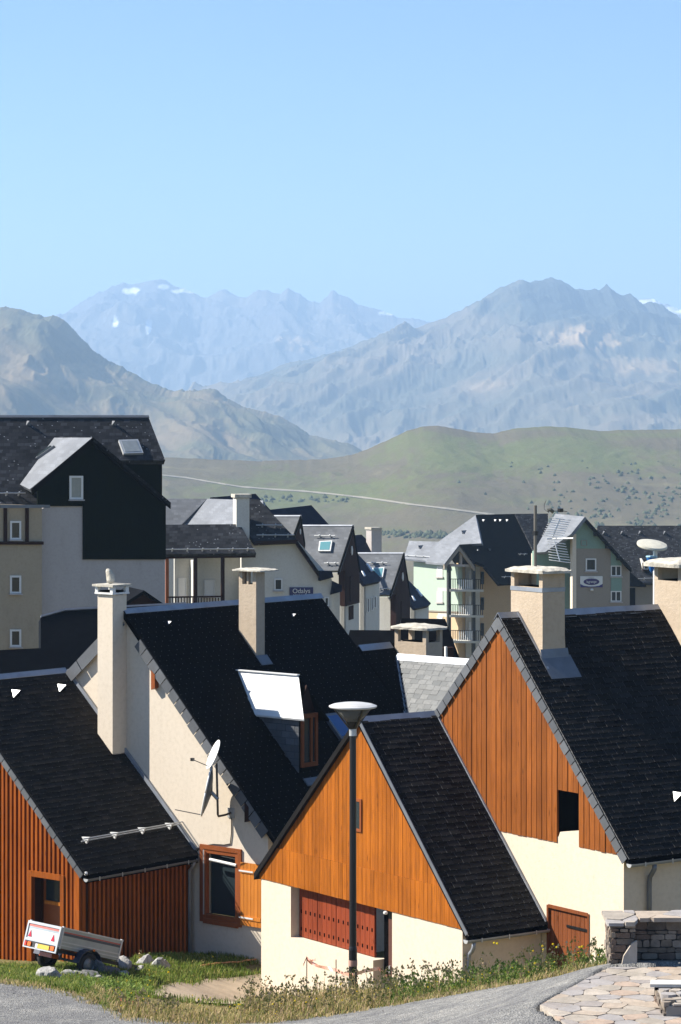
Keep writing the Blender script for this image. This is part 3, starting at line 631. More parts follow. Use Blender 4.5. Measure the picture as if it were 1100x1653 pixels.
# shutters: four leaves of planks with slots
for k in range(4):
    a = 7.16 - k * .82; b = a - .80
    sh = MB().box(.24, b, -1.30, .27, a, -.02).build('shutter', M['shutter_red'], D)
    for j in range(4):
        q0 = b + (a - b) * j / 4; MB().box(.215, q0 + .006, -1.30, .24, q0 + (a - b) / 4 - .006, -.02).build('plank', M['shutter_red'], sh)
    for row in (-.66, -1.10):
        for j in range(4):
            q0 = b + (a - b) * (j + .5) / 4; MB().box(.208, q0 - .022, row - .045, .2145, q0 + .022, row + .045).build('slot', M['void'], sh)
MB().box(.30, 2.9, -2.75, .34, 3.62, -.02).build('opening_back', M['void'], D)
dr = MB().box(.20, 2.90, -2.75, .25, 3.30, -.28).build('door', M['door_brown'], D); MB().box(.17, 3.22, -1.6, .20, 3.25, -1.4).build('handle', M['galv'], dr)
MB().box(.20, 2.90, -.275, .25, 3.30, -.03).build('transom', M['glass'], D)
MB().lathe([(.03, 0), (.055, -.02), (.055, -.06), (.03, -.08)], 12, (-.07, 3.05, -.03)).build('wall_lamp', M['white_paint'], D)
# roof
rf = MB().prism([(-.03, -.12, -.12 * mD - .03), (-.03, yA, zA - .03), (-.03, yA, zA - .16), (-.03, -.12, -.12 * mD - .16)], (LD + .03, 0, 0)).build('roof', M['deck'], D)
MB().prism([(-.10, 8.78, zA - (8.78 - yA) * mDl), (-.10, yA + .003, zA), (-.10, yA + .003, zA - .17), (-.10, 8.78, zA - (8.78 - yA) * mDl - .17)], (LD + 3, 0, 0)).build('rear_slope', M['slate'], rf)
cD, sD = 1 / math.hypot(1, mD), mD / math.hypot(1, mD)
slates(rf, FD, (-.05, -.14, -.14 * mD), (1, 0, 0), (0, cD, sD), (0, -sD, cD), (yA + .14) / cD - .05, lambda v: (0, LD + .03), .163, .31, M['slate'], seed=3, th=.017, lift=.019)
ridge_cap(rf, -.06, LD - .01, yA, zA, .13, mD)
MB().bar((-.04, -.1, -.1 * mD + .0), (-.04, yA, zA + .02), .02, .10, (0, -sD, cD)).build('verge_strip', M['zinc_dark'], rf)
MB().bar((LD - .03, -.1, -.1 * mD + .05), (LD - .03, yA - .1, zA - .05), .05, .05, (0, -sD, cD)).build('flashing', M['zinc'], rf)
g = gutter(D, -.10, LD - .02, -.14, -.22, .085)
MB().tube([(.14, -.14, -.30), (.14, -.12, -.42), (.14, -.06, -.52), (.14, .04, -.60), (.14, .06, -.72), (.14, .06, -3.1)], .05, 10).build('downpipe', M['zinc'], D, smooth=True)

# ------------------------------------------------------------------ tall chalet with red brown boarded gable (right)
FC = Fr(55, FD.M @ FD.gable(1012, 1376, LD + .02) + FD.O); mC = 5.12 / 4.62
C = FC.empty('tall_chalet'); tag(C, 'tall cream chalet with red brown boarded gable, dark loft opening and big chimney', 'house')
yA, zA = 4.62, 5.12; mCl = 1.0; LC = 9.0
ztC = lambda y: (y * mC if y < yA else zA - (y - yA) * mCl)
w = MB()
w.prism([(0, .10, -3.6), (0, 1.32, -3.6), (0, 1.32, .0), (0, .10, .0)], (.35, 0, 0))
w.prism([(0, 1.32, -1.60), (0, 2.82, -1.60), (0, 2.82, .0), (0, 1.32, .0)], (.35, 0, 0))
w.prism([(0, 1.32, -3.6), (0, 2.82, -3.6), (0, 2.82, -3.2), (0, 1.32, -3.2)], (.35, 0, 0))
w.prism([(0, 2.82, -3.6), (0, 9.1, -3.6), (0, 9.1, .0), (0, 2.82, .0)], (.35, 0, 0))
w.prism([(0, 1.66, .0), (0, 2.54, .0), (0, 2.54, .02), (0, 2.42, .05), (0, 2.36, .17), (0, 2.1, .205), (0, 1.66, .235)], (.35, 0, 0))
w.prism([(.35, .10, -3.6), (.35, .45, -3.6), (.35, .45, .0), (.35, .10, .0)], (LC - .35, 0, 0))
w.build('wall', M['cream'], C, label='cream rendered lower wall')
bk = MB(); hy0, hy1, hz0, hz1 = 1.67, 2.55, .0, 1.15
bk.prism([(.03, .12, .0), (.03, hy0, .0), (.03, hy0, hy0 * mC - .1)], (.2, 0, 0))
bk.prism([(.03, hy0, hz1), (.03, hy1, hz1), (.03, hy1, hy1 * mC - .1), (.03, hy0, hy0 * mC - .1)], (.2, 0, 0))
bk.prism([(.03, hy1, .0), (.03, 9.1, .0), (.03, 9.1, ztC(9.1) - .1), (.03, yA, zA - .1), (.03, hy1, hy1 * mC - .1)], (.2, 0, 0))
bk.build('gable_backing', M['deck'], C)
lo = MB(); lo.box(1.2, hy0 - .3, -.1, 1.25, hy1 + .3, 1.6); lo.box(.24, hy0 - .06, .0, 1.2, hy0 - .01, 1.3); lo.box(.24, hy1 + .01, .0, 1.2, hy1 + .06, 1.3); lo.box(.24, hy0, hz1 + .01, 1.2, hy1, hz1 + .06); lo.box(.24, hy0, -.06, 1.2, hy1, -.01)
lo.build('loft_opening', M['void'], C)
boards(C, .03, .14, 7.9, .192, lambda y: -.09, lambda y: ztC(y) - .24, M['woodC'], th=.05, gap=.022, jit=.008, holes=[(1.69, 2.53, -.09, hz1)], apex=(yA, zA - .24), zj=.008)
# plank door
d = MB().box(.06, 1.34, -3.2, .09, 2.80, -1.66).build('cellar_door', M['door_wood'], C)
for k in range(9):
    q = 1.36 + k * 1.42 / 9; MB().box(.035, q + .006, -3.2, .06, q + 1.42 / 9 - .006, -1.68).build('plank', M['door_wood'], d)
fr_ = MB(); fr_.box(-.02, 1.30, -3.2, .08, 1.36, -1.60); fr_.box(-.02, 2.78, -3.2, .08, 2.84, -1.60); fr_.box(-.02, 1.36, -1.66, .08, 2.78, -1.58); fr_.build('door_frame', M['door_wood'], d)
MB().box(.012, 1.36, -2.03, .033, 2.15, -1.97).build('strap_hinge', M['black'], d)
# roof
rf = MB().prism([(-.05, -.12, -.12 * mC - .03), (-.05, yA, zA - .03), (-.05, yA, zA - .2), (-.05, -.12, -.12 * mC - .2)], (LC + .05, 0, 0)).build('roof', M['deck'], C)
MB().prism([(-.05, 9.4, ztC(9.4)), (-.05, yA + .003, zA), (-.05, yA + .003, zA - .17), (-.05, 9.4, ztC(9.4) - .17)], (LC, 0, 0)).build('rear_slope', M['slate'], rf)
cC, sC = 1 / math.hypot(1, mC), mC / math.hypot(1, mC); UC, VC, NC = (1, 0, 0), (0, cC, sC), (0, -sC, cC)
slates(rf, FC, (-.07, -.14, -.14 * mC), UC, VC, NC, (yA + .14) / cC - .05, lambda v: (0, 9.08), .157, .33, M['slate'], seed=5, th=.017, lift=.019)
ridge_cap(rf, -.08, LC, yA, zA, .15, mC)
verge_slates(C, -.055, (-.1, -.1 * mC - .02), (yA - .03, zA - .05), .22, 23, M['slate_verge'])
verge_slates(C, -.055, (9.0, ztC(9.0) - .02), (yA + .03, zA - .05), .22, 18, M['slate_verge'])
g = gutter(C, -.06, LC, -.16, -.24, .085)
MB().tube([(.70, -.16, -.32), (.70, -.15, -.42), (.70, -.06, -.55), (.70, .0, -.62), (.70, .02, -.75), (.70, .02, -3.5)], .055, 10).build('downpipe', M['zinc_dark'], C, smooth=True)
roof_vent(rf, FC, (2.25, .95, .95 * mC + .05), UC, VC, NC, .30)
def slab_cap(parent, x0, y0, z0, x1, y1, z1, seed, mat, name='cap', nx=9, ny=9, amp=.035):
    rg = np.random.default_rng(seed); mb = MB(); vs = []; fs = []
    us = np.linspace(0, 1, nx); vv = np.linspace(0, 1, ny)
    for lay in (0, 1):
        for j, b in enumerate(vv):
            for i, a in enumerate(us):
                edge = min(a, 1 - a, b, 1 - b) < .01
                dome = (1 - (2 * a - 1) ** 4) * (1 - (2 * b - 1) ** 4)
                z = z0 if lay == 0 else z0 + (z1 - z0) * (.45 + .55 * dome) + rg.uniform(-1, 1) * amp * .4
                rr = 1 + (rg.uniform(-amp, amp) if edge else 0)
                cxx, cyy = (a - .5) * rr, (b - .5) * rr
                # rounded corners
                k = .5 / max(.5, (abs(2 * cxx) ** 6 + abs(2 * cyy) ** 6) ** (1 / 6) * .5)
                vs.append((x0 + (x1 - x0) * (.5 + cxx * k), y0 + (y1 - y0) * (.5 + cyy * k), z))
    n = nx * ny
    for j in range(ny - 1):
        for i in range(nx - 1):
            q = j * nx + i; fs += [(q, q + nx, q + nx + 1, q + 1), (n + q, n + q + 1, n + q + nx + 1, n + q + nx)]
    ring = [i for i in range(nx)] + [nx - 1 + j * nx for j in range(1, ny)] + [n - 1 - i for i in range(1, nx)] + [(ny - 1 - j) * nx for j in range(1, ny - 1)]
    for a, b in zip(ring, ring[1:] + ring[:1]): fs.append((a, b, n + b, n + a))
    return mb.add(vs, fs).build(name, mat, parent)
def chimney(parent, x0, x1, y0, y1, zbot, ztop, zopen, mat, cap=None, flare=.0, openings=(), band=None, name='chimney', lo_z=None):
    """shaft with open smoke chamber on top; x0 face looks to the sun, y0 face to the right"""
    m = MB(); P = .13
    zz = [zbot, zbot + .35, zopen]
    def ring(z, f): return [(x0 - f, y0 - f, z), (x1 + f, y0 - f, z), (x1 + f, y1 + f, z), (x0 - f, y1 + f, z)]
    rows = [ring(zbot, flare), ring(zbot + .5, flare * .35), ring(zbot + 1.0, 0), ring(zopen, 0)]
    m.add(sum(rows, []), [(i * 4 + j, i * 4 + (j + 1) % 4, i * 4 + 4 + (j + 1) % 4, i * 4 + 4 + j) for i in range(3) for j in range(4)] + [(12, 13, 14, 15), (3, 2, 1, 0)])
    for (a, b) in ((x0, y0), (x1 - P, y0), (x0, y1 - P), (x1 - P, y1 - P)): m.box(a, b, zopen, a + P, b + P, ztop)
    for sd in ('x0', 'x1', 'y0', 'y1'):
        if sd in openings: continue
        if sd == 'y0': m.box(x0 + P, y0 + .002, zopen, x1 - P, y0 + .06, ztop)
        if sd == 'y1': m.box(x0 + P, y1 - .06, zopen, x1 - P, y1 - .002, ztop)
        if sd == 'x0': m.box(x0 + .002, y0 + P, zopen, x0 + .06, y1 - P, ztop)
        if sd == 'x1': m.box(x1 - .06, y0 + P, zopen, x1 - .002, y1 - P, ztop)
    o = m.build(name, mat, parent)
    MB().box(x0 + .16, y0 + .16, zopen + .004, x1 - .16, y1 - .16, zopen + .02).build('flue', M['void'], o)
    if band:
        b = MB(); e = .012
        for (a0, b0, a1, b1) in ((x0 - e, y0 - e, x0 - .001, y1 + e), (x0 - e, y0 - e, x1 + e, y0 - .001), (x1 + .001, y0 - e, x1 + e, y1 + e)): b.box(a0, b0, band - .05, a1, b1, band + .05)
        b.build('band', M['zinc'], o)
    return o
ch = chimney(C, .57, 1.26, 3.71, 4.92, 3.6, 6.13, 5.78, M['rough_beige'], flare=.05, openings=('x0', 'x1'), band=5.73)
slab_cap(ch, .42, 3.50, 6.13, 1.42, 5.12, 6.27, 4, M['stone_cap'])
fl = MB(); fl.prism([(.50, 3.62, 3.62 * mC + .03), (1.34, 3.62, 3.62 * mC + .03), (1.34, 3.70, 3.7 * mC + .22), (.50, 3.70, 3.7 * mC + .22)], (0, .006, .0)); 
fl.prism([(.47, 3.25, 3.25 * mC + .045), (1.40, 3.25, 3.25 * mC + .045), (1.40, 3.69, 3.69 * mC + .06), (.47, 3.69, 3.69 * mC + .06)], (0, -.01, .008)); fl.build('flashing', M['zinc_dark'], ch)
MB().bar((.53, 3.45, 3.45 * mC + .05), (.53, 4.6, 4.6 * mC + .05), .06, .03, NC).build('side_flashing', M['zinc'], ch)
ch2 = chimney(C, 5.05, 5.9, 3.75, 4.75, 3.6, 6.13, 5.78, M['rough_beige'], flare=.1, openings=('x0', 'x1', 'y0'))
slab_cap(ch2, 4.75, 3.5, 6.13, 6.2, 5.0, 6.34, 8, M['stone_cap'])
# ------------------------------------------------------------------ long cream house with the dishes (B) and its rear wing
FB = Fr(40, at(440, 1340, 72)); mB = 5.56 / 5.42
B = FB.empty('cream_house'); tag(B, 'long cream house with black slate roof, white dormer and two chimneys', 'house')
yA, zA = 5.42, 5.56; LB = 8.25; mBl = .82
ztB = lambda y: (y * mB if y < yA else zA - (y - yA) * mBl)
w = MB()
W0, W1, Z0, Z1 = 1.20, 2.46, -2.60, -.74       # window opening
w.prism([(0, .15, -4.2), (0, W0, -4.2), (0, W0, W0 * mB - .1), (0, .15, .05)], (.35, 0, 0))
w.prism([(0, W0, -4.2), (0, W1, -4.2), (0, W1, Z0), (0, W0, Z0)], (.35, 0, 0))
w.prism([(0, W0, Z1), (0, W1, Z1), (0, W1, W1 * mB - .1), (0, W0, W0 * mB - .1)], (.35, 0, 0))
w.prism([(0, W1, -4.2), (0, 10.2, -4.2), (0, 10.2, ztB(10.2) - .1), (0, yA, zA - .1), (0, W1, W1 * mB - .1)], (.35, 0, 0))
w.prism([(.35, .15, -4.2), (.35, .5, -4.2), (.35, .5, .0), (.35, .15, .0)], (LB - .35, 0, 0))
w.build('wall', M['cream2'], B)
win = MB()
for (a, b, c_, d_) in ((W0, W0 + .1, Z0, Z1), (W1 - .1, W1, Z0, Z1), (W0 + .1, W1 - .1, Z0, Z0 + .12), (W0 + .1, W1 - .1, Z1 - .1, Z1)): win.box(-.03, a, c_, .10, b, d_)
for (a, b, c_, d_) in ((W0 - .12, W0, Z0 - .1, Z1 + .12), (W1, W1 + .12, Z0 - .1, Z1 + .12), (W0, W1, Z1 + .002, Z1 + .12), (W0, W1, Z0 - .14, Z0 - .002)): win.box(-.05, a, c_, -.003, b, d_)
win = win.build('window', M['frame_wood'], B)
MB().box(.20, W0 + .08, Z0 + .1, .215, W1 - .08, Z1 - .08).build('pane', M['glass'], win)
bl = MB().tube([(-.035, W0 + .05, Z1 - .32), (-.035, W1 - .25, Z1 - .26)], .04, 8).build('blind_roll', M['white_paint'], win)
MB().box(-.075, W1 - .06, Z0 + .1, -.055, W1 - .03, Z1 - .02).build('blind_rail', M['galv'], win)
sh = MB().box(-.055, .32, -2.62, -.035, 1.08, -.95).build('shutter', M['shutter_or'], B, label='orange varnished shutter folded open beside the window')
for k in range(6):
    q = .33 + k * .745 / 6; MB().box(-.078, q + .005, -2.62, -.055, q + .745 / 6 - .005, -.95).build('plank', M['shutter_or'], sh)
MB().box(-.098, .34, -2.46, -.0785, 1.06, -2.36).build('ledge', M['shutter_or'], sh); MB().box(-.098, .34, -1.22, -.0785, 1.06, -1.12).build('ledge', M['shutter_or'], sh)
hg = MB(); hg.box(-.108, .60, -2.43, -.0985, 1.10, -2.39); hg.box(-.108, .60, -1.19, -.0985, 1.10, -1.15); hg.build('strap_hinge', M['white_paint'], sh)
# roof
rf = MB().prism([(-.12, -.15, -.15 * mB - .03), (-.12, yA, zA - .03), (-.12, yA, zA - .2), (-.12, -.15, -.15 * mB - .2)], (LB + .2, 0, 0)).build('roof', M['deck'], B)
MB().prism([(-.12, 10.4, ztB(10.4)), (-.12, yA + .003, zA), (-.12, yA + .003, zA - .2), (-.12, 10.4, ztB(10.4) - .2)], (LB, 0, 0)).build('rear_slope', M['slateB'], rf)
cB, sB = 1 / math.hypot(1, mB), mB / math.hypot(1, mB); UB, VB, NB = (1, 0, 0), (0, cB, sB), (0, -sB, cB)
def skipB(u, v):
    y = -.17 + v * cB; x = u - .14
    return (2.35 < x < 3.05 and 1.2 < y < 3.0)
slates(rf, FB, (-.14, -.17, -.17 * mB), UB, VB, NB, (yA + .17) / cB - .05, lambda v: (0, LB + .16), .17, .30, M['slateB'], skip=skipB, seed=9, lift=.008, th=.009, edge=M['slate_edge_dark'])
ridge_cap(rf, -.1, LB + .1, yA, zA, .12, mB)
verge_slates(B, -.125, (.02, -.02), (4.72, 4.72 * mB - .03), .30, 19, M['slate_verge'], th=.02)
verge_slates(B, -.125, (8.05, ztB(8.05) - .02), (yA + .1, ztB(yA + .1) - .04), .34, 3, M['slate_verge'], th=.02)
for (yy, zz) in ((4.22, 3.80), (.78, .50)):
    MB().prism([(-.16, yy - .07, zz - .30), (-.16, yy + .07, zz - .36), (-.16, yy + .07, zz + .18), (-.16, yy - .07, zz + .06)], (.16, 0, 0)).build('purlin_end', M['frame_wood'] if yy > 2 else M['dark_wood'], B)
for (px, py) in ((270, 1004), (471, 992)): p = FB.slope(px, py, mB); roof_vent(rf, FB, p + np.array([0, 0, .03]), UB, VB, NB, .15, M['zinc_dark'])
# lower rear extension, ridge in line with the slope, and cross wing with pale slates
ye, ze = 3.98, 4.08
e = MB().prism([(LB + .1, -.15, -.15 * mB - .03), (LB + .1, ye, ze - .03), (LB + .1, ye, ze - .2), (LB + .1, -.15, -.15 * mB - .2)], (2.6, 0, 0)).build('extension_roof', M['deck'], B)
slates(e, FB, (LB + .1, -.17, -.17 * mB), UB, VB, NB, (ye + .17) / cB - .05, lambda v: (0, max(.05, min(2.6, 9.78 + .11 - (LB + .1) - max(0, (3.76 - (v * sB - .17 * mB)) / 1.07)))), .17, .30, M['slateB'], keep=60, seed=12, lift=.010, th=.009, edge=M['slate_edge_dark'])
MB().box(LB + .1, .4, -4, LB + 3.2, ye + 3, 0).build('extension_wall', M['cream2'], B)
ridge_cap(e, LB + .12, LB + 1.6, ye, ze, .15, mB)
MB().prism([(LB + .1, 8.2, .3), (LB + .1, ye + .01, ze - .01), (LB + .1, ye + .01, ze - .2), (LB + .1, 8.2, .1)], (2.6, 0, 0)).build('extension_rear_slope', M['slateB'], B)
xk, zk, mk = 9.75, 3.76, 1.07                    # wing ridge
k = MB(); zend = zk - 3.2 * mk
k.prism([(xk, 3.7, zk - .03), (xk, -3.2, zk - .03), (xk - 3.2, -3.2, zend - .03), (xk - 3.2, .45, zend - .03)], (0, 0, -.15))
k.prism([(xk + .01, 3.7, zk - .03), (xk + .01, -3.2, zk - .03), (xk + 3.2, -3.2, zend - .03), (xk + 3.2, 3.7, zend - .03)], (0, 0, -.15))
kw = k.build('wing_roof', M['deck'], B)
ck, sk = 1 / math.hypot(1, mk), mk / math.hypot(1, mk)
slates(kw, FB, (xk - 3.2, -3.2, zend), (0, 1, 0), (ck, 0, sk), (-sk, 0, ck), 3.2 / ck - .04, lambda v: (0, 3.66 + 3.2 - (3.2 - v * ck) * 1.05), .175, .27, M['slate_light'], keep=300, seed=14, lift=.009, th=.006, edge=M['slate_light'])
MB().prism([(xk - .16, 3.6, zk - .16 * mk + .04), (xk, 3.6, zk + .05), (xk + .16, 3.6, zk - .16 * mk + .04)], (0, -6.9, 0)).build('ridge_cap', M['zinc'], kw)
MB().bar((xk - .02, 3.62, zk - .01), (xk - 3.2, .35, zend + .0), .06, .02, (-.5, -.5, .8)).build('valley_strip', M['zinc'], kw)
MB().box(xk - 2.6, -3.0, -4, xk + 2.6, 2.5, .9).build('wing_wall', M['cream2'], B)
# big rough chimney on the wing
kc = FB.gable(668, 1058, xk + .5)
c3 = chimney(B, xk + .15, xk + .95, kc[1] - .75, kc[1] + .45, zk - 1.2, zk + .78, zk + .40, M['rough_beige'], flare=.12, openings=('x0', 'x1', 'y0', 'y1'))
slab_cap(c3, xk + .0, kc[1] - .95, zk + .78, xk + 1.1, kc[1] + .62, zk + .93, 17, M['stone_cap'])
# chimney through the slope
c1 = chimney(B, 3.81, 4.18, 3.98, 4.64, 3.6, 6.52, 6.14, M['rough_beige'], openings=('x0', 'x1'))
MB().box(3.815, 4.28, 6.14, 3.88, 4.34, 6.52).build('pier', M['rough_beige'], c1)
slab_cap(c1, 3.62, 3.62, 6.52, 4.5, 4.84, 6.60, 5, M['stone_cap'], amp=.02)
MB().prism([(3.76, 3.72, 3.72 * mB + .05), (4.24, 3.72, 3.72 * mB + .05), (4.24, 3.96, 3.96 * mB + .06), (3.76, 3.96, 3.96 * mB + .06)], (0, -.01, .01)).build('flashing', M['zinc_dark'], c1)
# chimney against the gable wall
c2 = chimney(B, -.55, -.003, 5.38, 5.96, .6, 6.02, 6.0, M['cream2'], openings=('x0', 'x1', 'y0', 'y1'))
cp_ = MB(); cp_.box(-.61, 5.32, 6.02, .05, 6.02, 6.07)
for (a, b) in ((-.60, 5.33), (-.08, 5.33), (-.60, 5.91), (-.08, 5.91)): cp_.prism([(a, b, 6.07), (a + .12, b, 6.07), (a + .12, b + .1, 6.07), (a, b + .1, 6.07)], (0, 0, .16))
cp_.build('cap_posts', M['white_paint'], c2)
MB().box(-.52, 5.42, 6.075, -.03, 5.92, 6.12).build('flue', M['void'], c2)
MB().prism([(-.66, 5.27, 6.23), (.10, 5.27, 6.23), (.10, 6.07, 6.23), (-.66, 6.07, 6.23)], (0, 0, .06)).build('cap', M['stone_cap'], c2)
fin = MB().lathe([(.03, .02), (.115, .04), (.135, .14), (.13, .26), (.105, .36), (.06, .42), (.01, .435)], 14, (-.3, 5.72, 6.28)).build('finial_stone', M['stone_cap'], c2, smooth=True)
for v in fin.data.vertices: v.co.x = -.3 + (v.co.x + .3) * .72 + .04 * math.sin(9 * v.co.z); v.co.y += .05 * (v.co.z - 6.28) / .4
MB().box(-.62, 5.30, .95, -.002, 5.36, 1.25).build('flashing', M['zinc_dark'], c2)
# dormer
dx, ex_ = 2.69, .49; rz_, ez = 3.80, 2.68; bk_y, fr_y, ef_y = 3.70, 1.42, .80
eb = ez / mB
dm = MB(); dm.quad((dx, bk_y, rz_), (dx, fr_y, rz_), (dx - ex_, ef_y, ez), (dx - ex_, eb, ez)); dm.quad((dx, bk_y, rz_ - .05), (dx, fr_y, rz_ - .05), (dx - ex_, ef_y, ez - .05), (dx - ex_, eb, ez - .05))
dm = MB().prism([(dx, bk_y, rz_), (dx, fr_y, rz_), (dx - ex_, ef_y, ez), (dx - ex_, eb, ez)], (.02, 0, -.05)).build('dormer', M['white_metal'], B, label='dormer with sunlit white sheet roof')
MB().prism([(dx + .022, bk_y, rz_ - .004), (dx + .022, fr_y, rz_ - .004), (dx + ex_ + .1, ef_y, ez - .1), (dx + ex_ + .1, eb, ez - .1)], (-.02, 0, -.05)).build('right_slope', M['slateB'], dm)
MB().bar((dx, bk_y, rz_ + .015), (dx, fr_y, rz_ + .015), .12, .03).build('ridge_strip', M['white_metal'], dm)
cx0 = dx - ex_ + .16; fy = 1.10
chk = MB().prism([(cx0, fy, .95 * mB), (cx0, fy, ez + .1), (cx0, ez / mB + .1, ez + .1)], (.05, 0, 0)).build('cheek', M['deck'], dm)
zc = 1.0
r_ = 0
while zc < ez + .05:
    y1 = max(zc, fy * mB) / mB + .2; yv = fy - (.16 if r_ % 2 else 0)
    while yv < y1:
        a = max(yv, fy); b_ = min(yv + .32, zc / mB + .16); yv += .32
        if b_ - a > .05:
            MB().box(cx0 - .022, a + .005, max(zc, a * mB - .05) , cx0 - .002, b_ - .005, zc + .175).build('cheek_slate', M['slate_verge'], chk)
    zc += .185; r_ += 1
fw_ = MB(); x1_ = dx + ex_ - .1
for (a, b, c_, d_) in ((cx0 + .05, cx0 + .14, 1.32, ez + .1), (x1_ - .09, x1_, 1.32, ez + .1), (cx0 + .14, x1_ - .09, 1.32, 1.44), (cx0 + .14, x1_ - .09, ez - .02, ez + .1), (cx0 + .42, cx0 + .50, 1.44, ez - .02)): fw_.box(a, fy - .06, c_, b, fy + .04, d_)
fw_ = fw_.build('dormer_window', M['frame_wood'], dm); MB().box(cx0 + .12, fy - .01, 1.4, x1_ - .07, fy, ez).build('pane', M['glass'], fw_)
MB().prism([(cx0 + .05, fy + .04, 1.3), (x1_, fy + .04, 1.3), (x1_, fy + .04, ez + .1), ((cx0 + x1_) / 2, fy + .04, rz_ - .25), (cx0 + .05, fy + .04, ez + .1)], (0, .05, 0)).build('dormer_front', M['dark_wood'], dm)
MB().bar((cx0 - .02, .86, .86 * mB + .06), (x1_ + .05, .86, .86 * mB + .06), .25, .03, NB).build('apron_flashing', M['zinc_dark'], dm)
# skylight
vx = [FB.slope(*p, mB) for p in ((524, 1158), (544, 1157), (560, 1173), (544, 1194))]
x0_, x1_, y0_, y1_ = 4.80, 5.50, 1.72, 2.36
def on_slope(x, y, up): return (x, y - sB * up, y * mB + cB * up)
def skylight(parent, x0, x1, y0, y1, m, glass_m, fmat, up=.10, nm='skylight'):
    c_, s_ = 1 / math.hypot(1, m), m / math.hypot(1, m); q = lambda x, y, u: (x, y - s_ * u, y * m + c_ * u)
    f = MB().prism([q(x0, y0, .0), q(x1, y0, .0), q(x1, y1, .0), q(x0, y1, .0)], (0, -s_ * up, c_ * up)).build(nm, fmat, parent)
    e_ = .07; d = (y1 - y0) * .1
    MB().prism([q(x0 + e_, y0 + d, up + .002), q(x1 - e_, y0 + d, up + .002), q(x1 - e_, y1 - d, up + .002), q(x0 + e_, y1 - d, up + .002)], (0, -s_ * .01, c_ * .01)).build('pane', glass_m, f)
    return f
skylight(rf, x0_, x1_, y0_, y1_, mB, M['glass_blue'], M['zinc_dark'], .12)
# small satellite dish pair on a wall arm
dp = FB.gable(374, 1312)
sd = empty('satellite_dish', FB.w(*dp), R(90 - 40)); tag(sd, 'white satellite dish above the larger one on the cream gable wall', 'dish')
def dish(parent, c, n, rx, ry, depth, mat_f, mat_b, name='reflector', seg=28):
    c = Vector(c); n = Vector(n).normalized(); up = Vector((0, 0, 1)); a = up.cross(n).normalized(); b = n.cross(a).normalized(); mb = MB(); vs = []; rings = 6
    for side in (0, 1):
        vs.append(c - n * (depth + .012 * side))
        for r in range(1, rings + 1):
            q = r / rings
            for j in range(seg): th = 2 * math.pi * j / seg; vs.append(c + a * rx * q * math.cos(th) + b * ry * q * math.sin(th) - n * (depth * (1 - q * q) + .012 * side))
    h = 1 + rings * seg; fs = []; mi = []
    for side in (0, 1):
        o = side * h
        for j in range(seg):
            fs.append((o, o + 1 + j, o + 1 + (j + 1) % seg)); mi.append(side)
            for r in range(rings - 1):
                p = o + 1 + r * seg; fs.append((p + j, p + seg + j, p + seg + (j + 1) % seg, p + (j + 1) % seg)); mi.append(side)
    p = 1 + (rings - 1) * seg
    for j in range(seg): fs.append((p + j, p + (j + 1) % seg, h + p + (j + 1) % seg, h + p + j)); mi.append(0)
    mb.v = [tuple(v) for v in vs]; mb.f = [list(f) for f in fs]; mb.m = mi
    return mb.build(name, [mat_f, mat_b], parent, smooth=True)
grey_back = plain('grey dish back', (.16, .17, .16), .6)
arm_x = -.62; ay = .42; 
def loc_of(px, py, x): g_ = FB.gable(px, py, dp[0] + x); return (x, g_[1] - dp[1], g_[2] - dp[2])
pole_b = loc_of(352, 1315, arm_x); pole_t = loc_of(350, 1232, arm_x)
MB().tube([(0, 0, 0), (arm_x * .5, pole_b[1] * .6, -.02), (arm_x * .95, pole_b[1] * .97, -.02), pole_b, pole_t], .03, 8).build('mast', plain('rusty grey pipe', (.13, .10, .07), .7), sd, smooth=True)
MB().box(-.03, -.12, -.13, .0, .12, .13).build('wall_plate', M['galv'], sd)
lit = Vector((-.80, .35, .42))  # faces the sun side in the house frame
nd = Vector(FB.M.T @ np.array([-.86, -.30, .40]))
c_ = Vector(loc_of(344, 1218, arm_x - .12)); dish(sd, c_, nd, .30, .42, .06, M['white_paint'], grey_back)
MB().tube([tuple(c_ - Vector((0, 0, .36))), loc_of(311, 1226, arm_x - .55)], .012, 6).build('feed_arm', M['black'], sd); MB().box(*[v - .04 for v in loc_of(311, 1226, arm_x - .55)], *[v + .04 for v in loc_of(311, 1226, arm_x - .55)]).build('feed_head', M['black'], sd)
bd = empty('satellite_dish', FB.w(*dp), R(90 - 40)); tag(bd, 'large satellite dish seen edge on, below the small white dish', 'dish')
nb = Vector(FB.M.T @ np.array([-.985, .02, .20]))
cb = Vector(loc_of(334, 1276, arm_x - .10)); dish(bd, cb, nb, .50, .68, .12, M['white_paint'], grey_back)
MB().tube([tuple(cb + Vector((0, 0, 0)) - nb * .1), loc_of(352, 1290, arm_x)], .05, 6).build('mount', M['galv'], bd)
rb = MB(); a_ = Vector((0, 0, 1)).cross(nb).normalized(); u_ = nb.cross(a_)
for i in range(7):
    th = math.pi * 2 * i / 7; rb.bar(cb - nb * .15, cb - nb * .02 + (a_ * .47 * math.cos(th) + u_ * .64 * math.sin(th)), .02, .03)
rb.build('back_rib', grey_back, bd)
rm_ = [cb + a_ * .50 * math.cos(2 * math.pi * i / 36) + u_ * .68 * math.sin(2 * math.pi * i / 36) for i in range(37)]
MB().tube([tuple(p) for p in rm_], .024, 6).build('rim', M['white_paint'], bd, smooth=True)
fa = loc_of(283, 1307, -1.0); MB().tube([tuple(cb - u_ * .66), fa], .014, 6).build('feed_arm', M['black'], bd)
wire = MB()
def wallp(px, py): g_ = FB.gable(px, py, -.02); return tuple(g_)
wire.tube([wallp(*p) for p in ((374, 1318), (374, 1345), (372, 1362), (362, 1364), (345, 1363), (325, 1366), (318, 1374))], .014, 6)
wire.build('cable', M['black'], B)

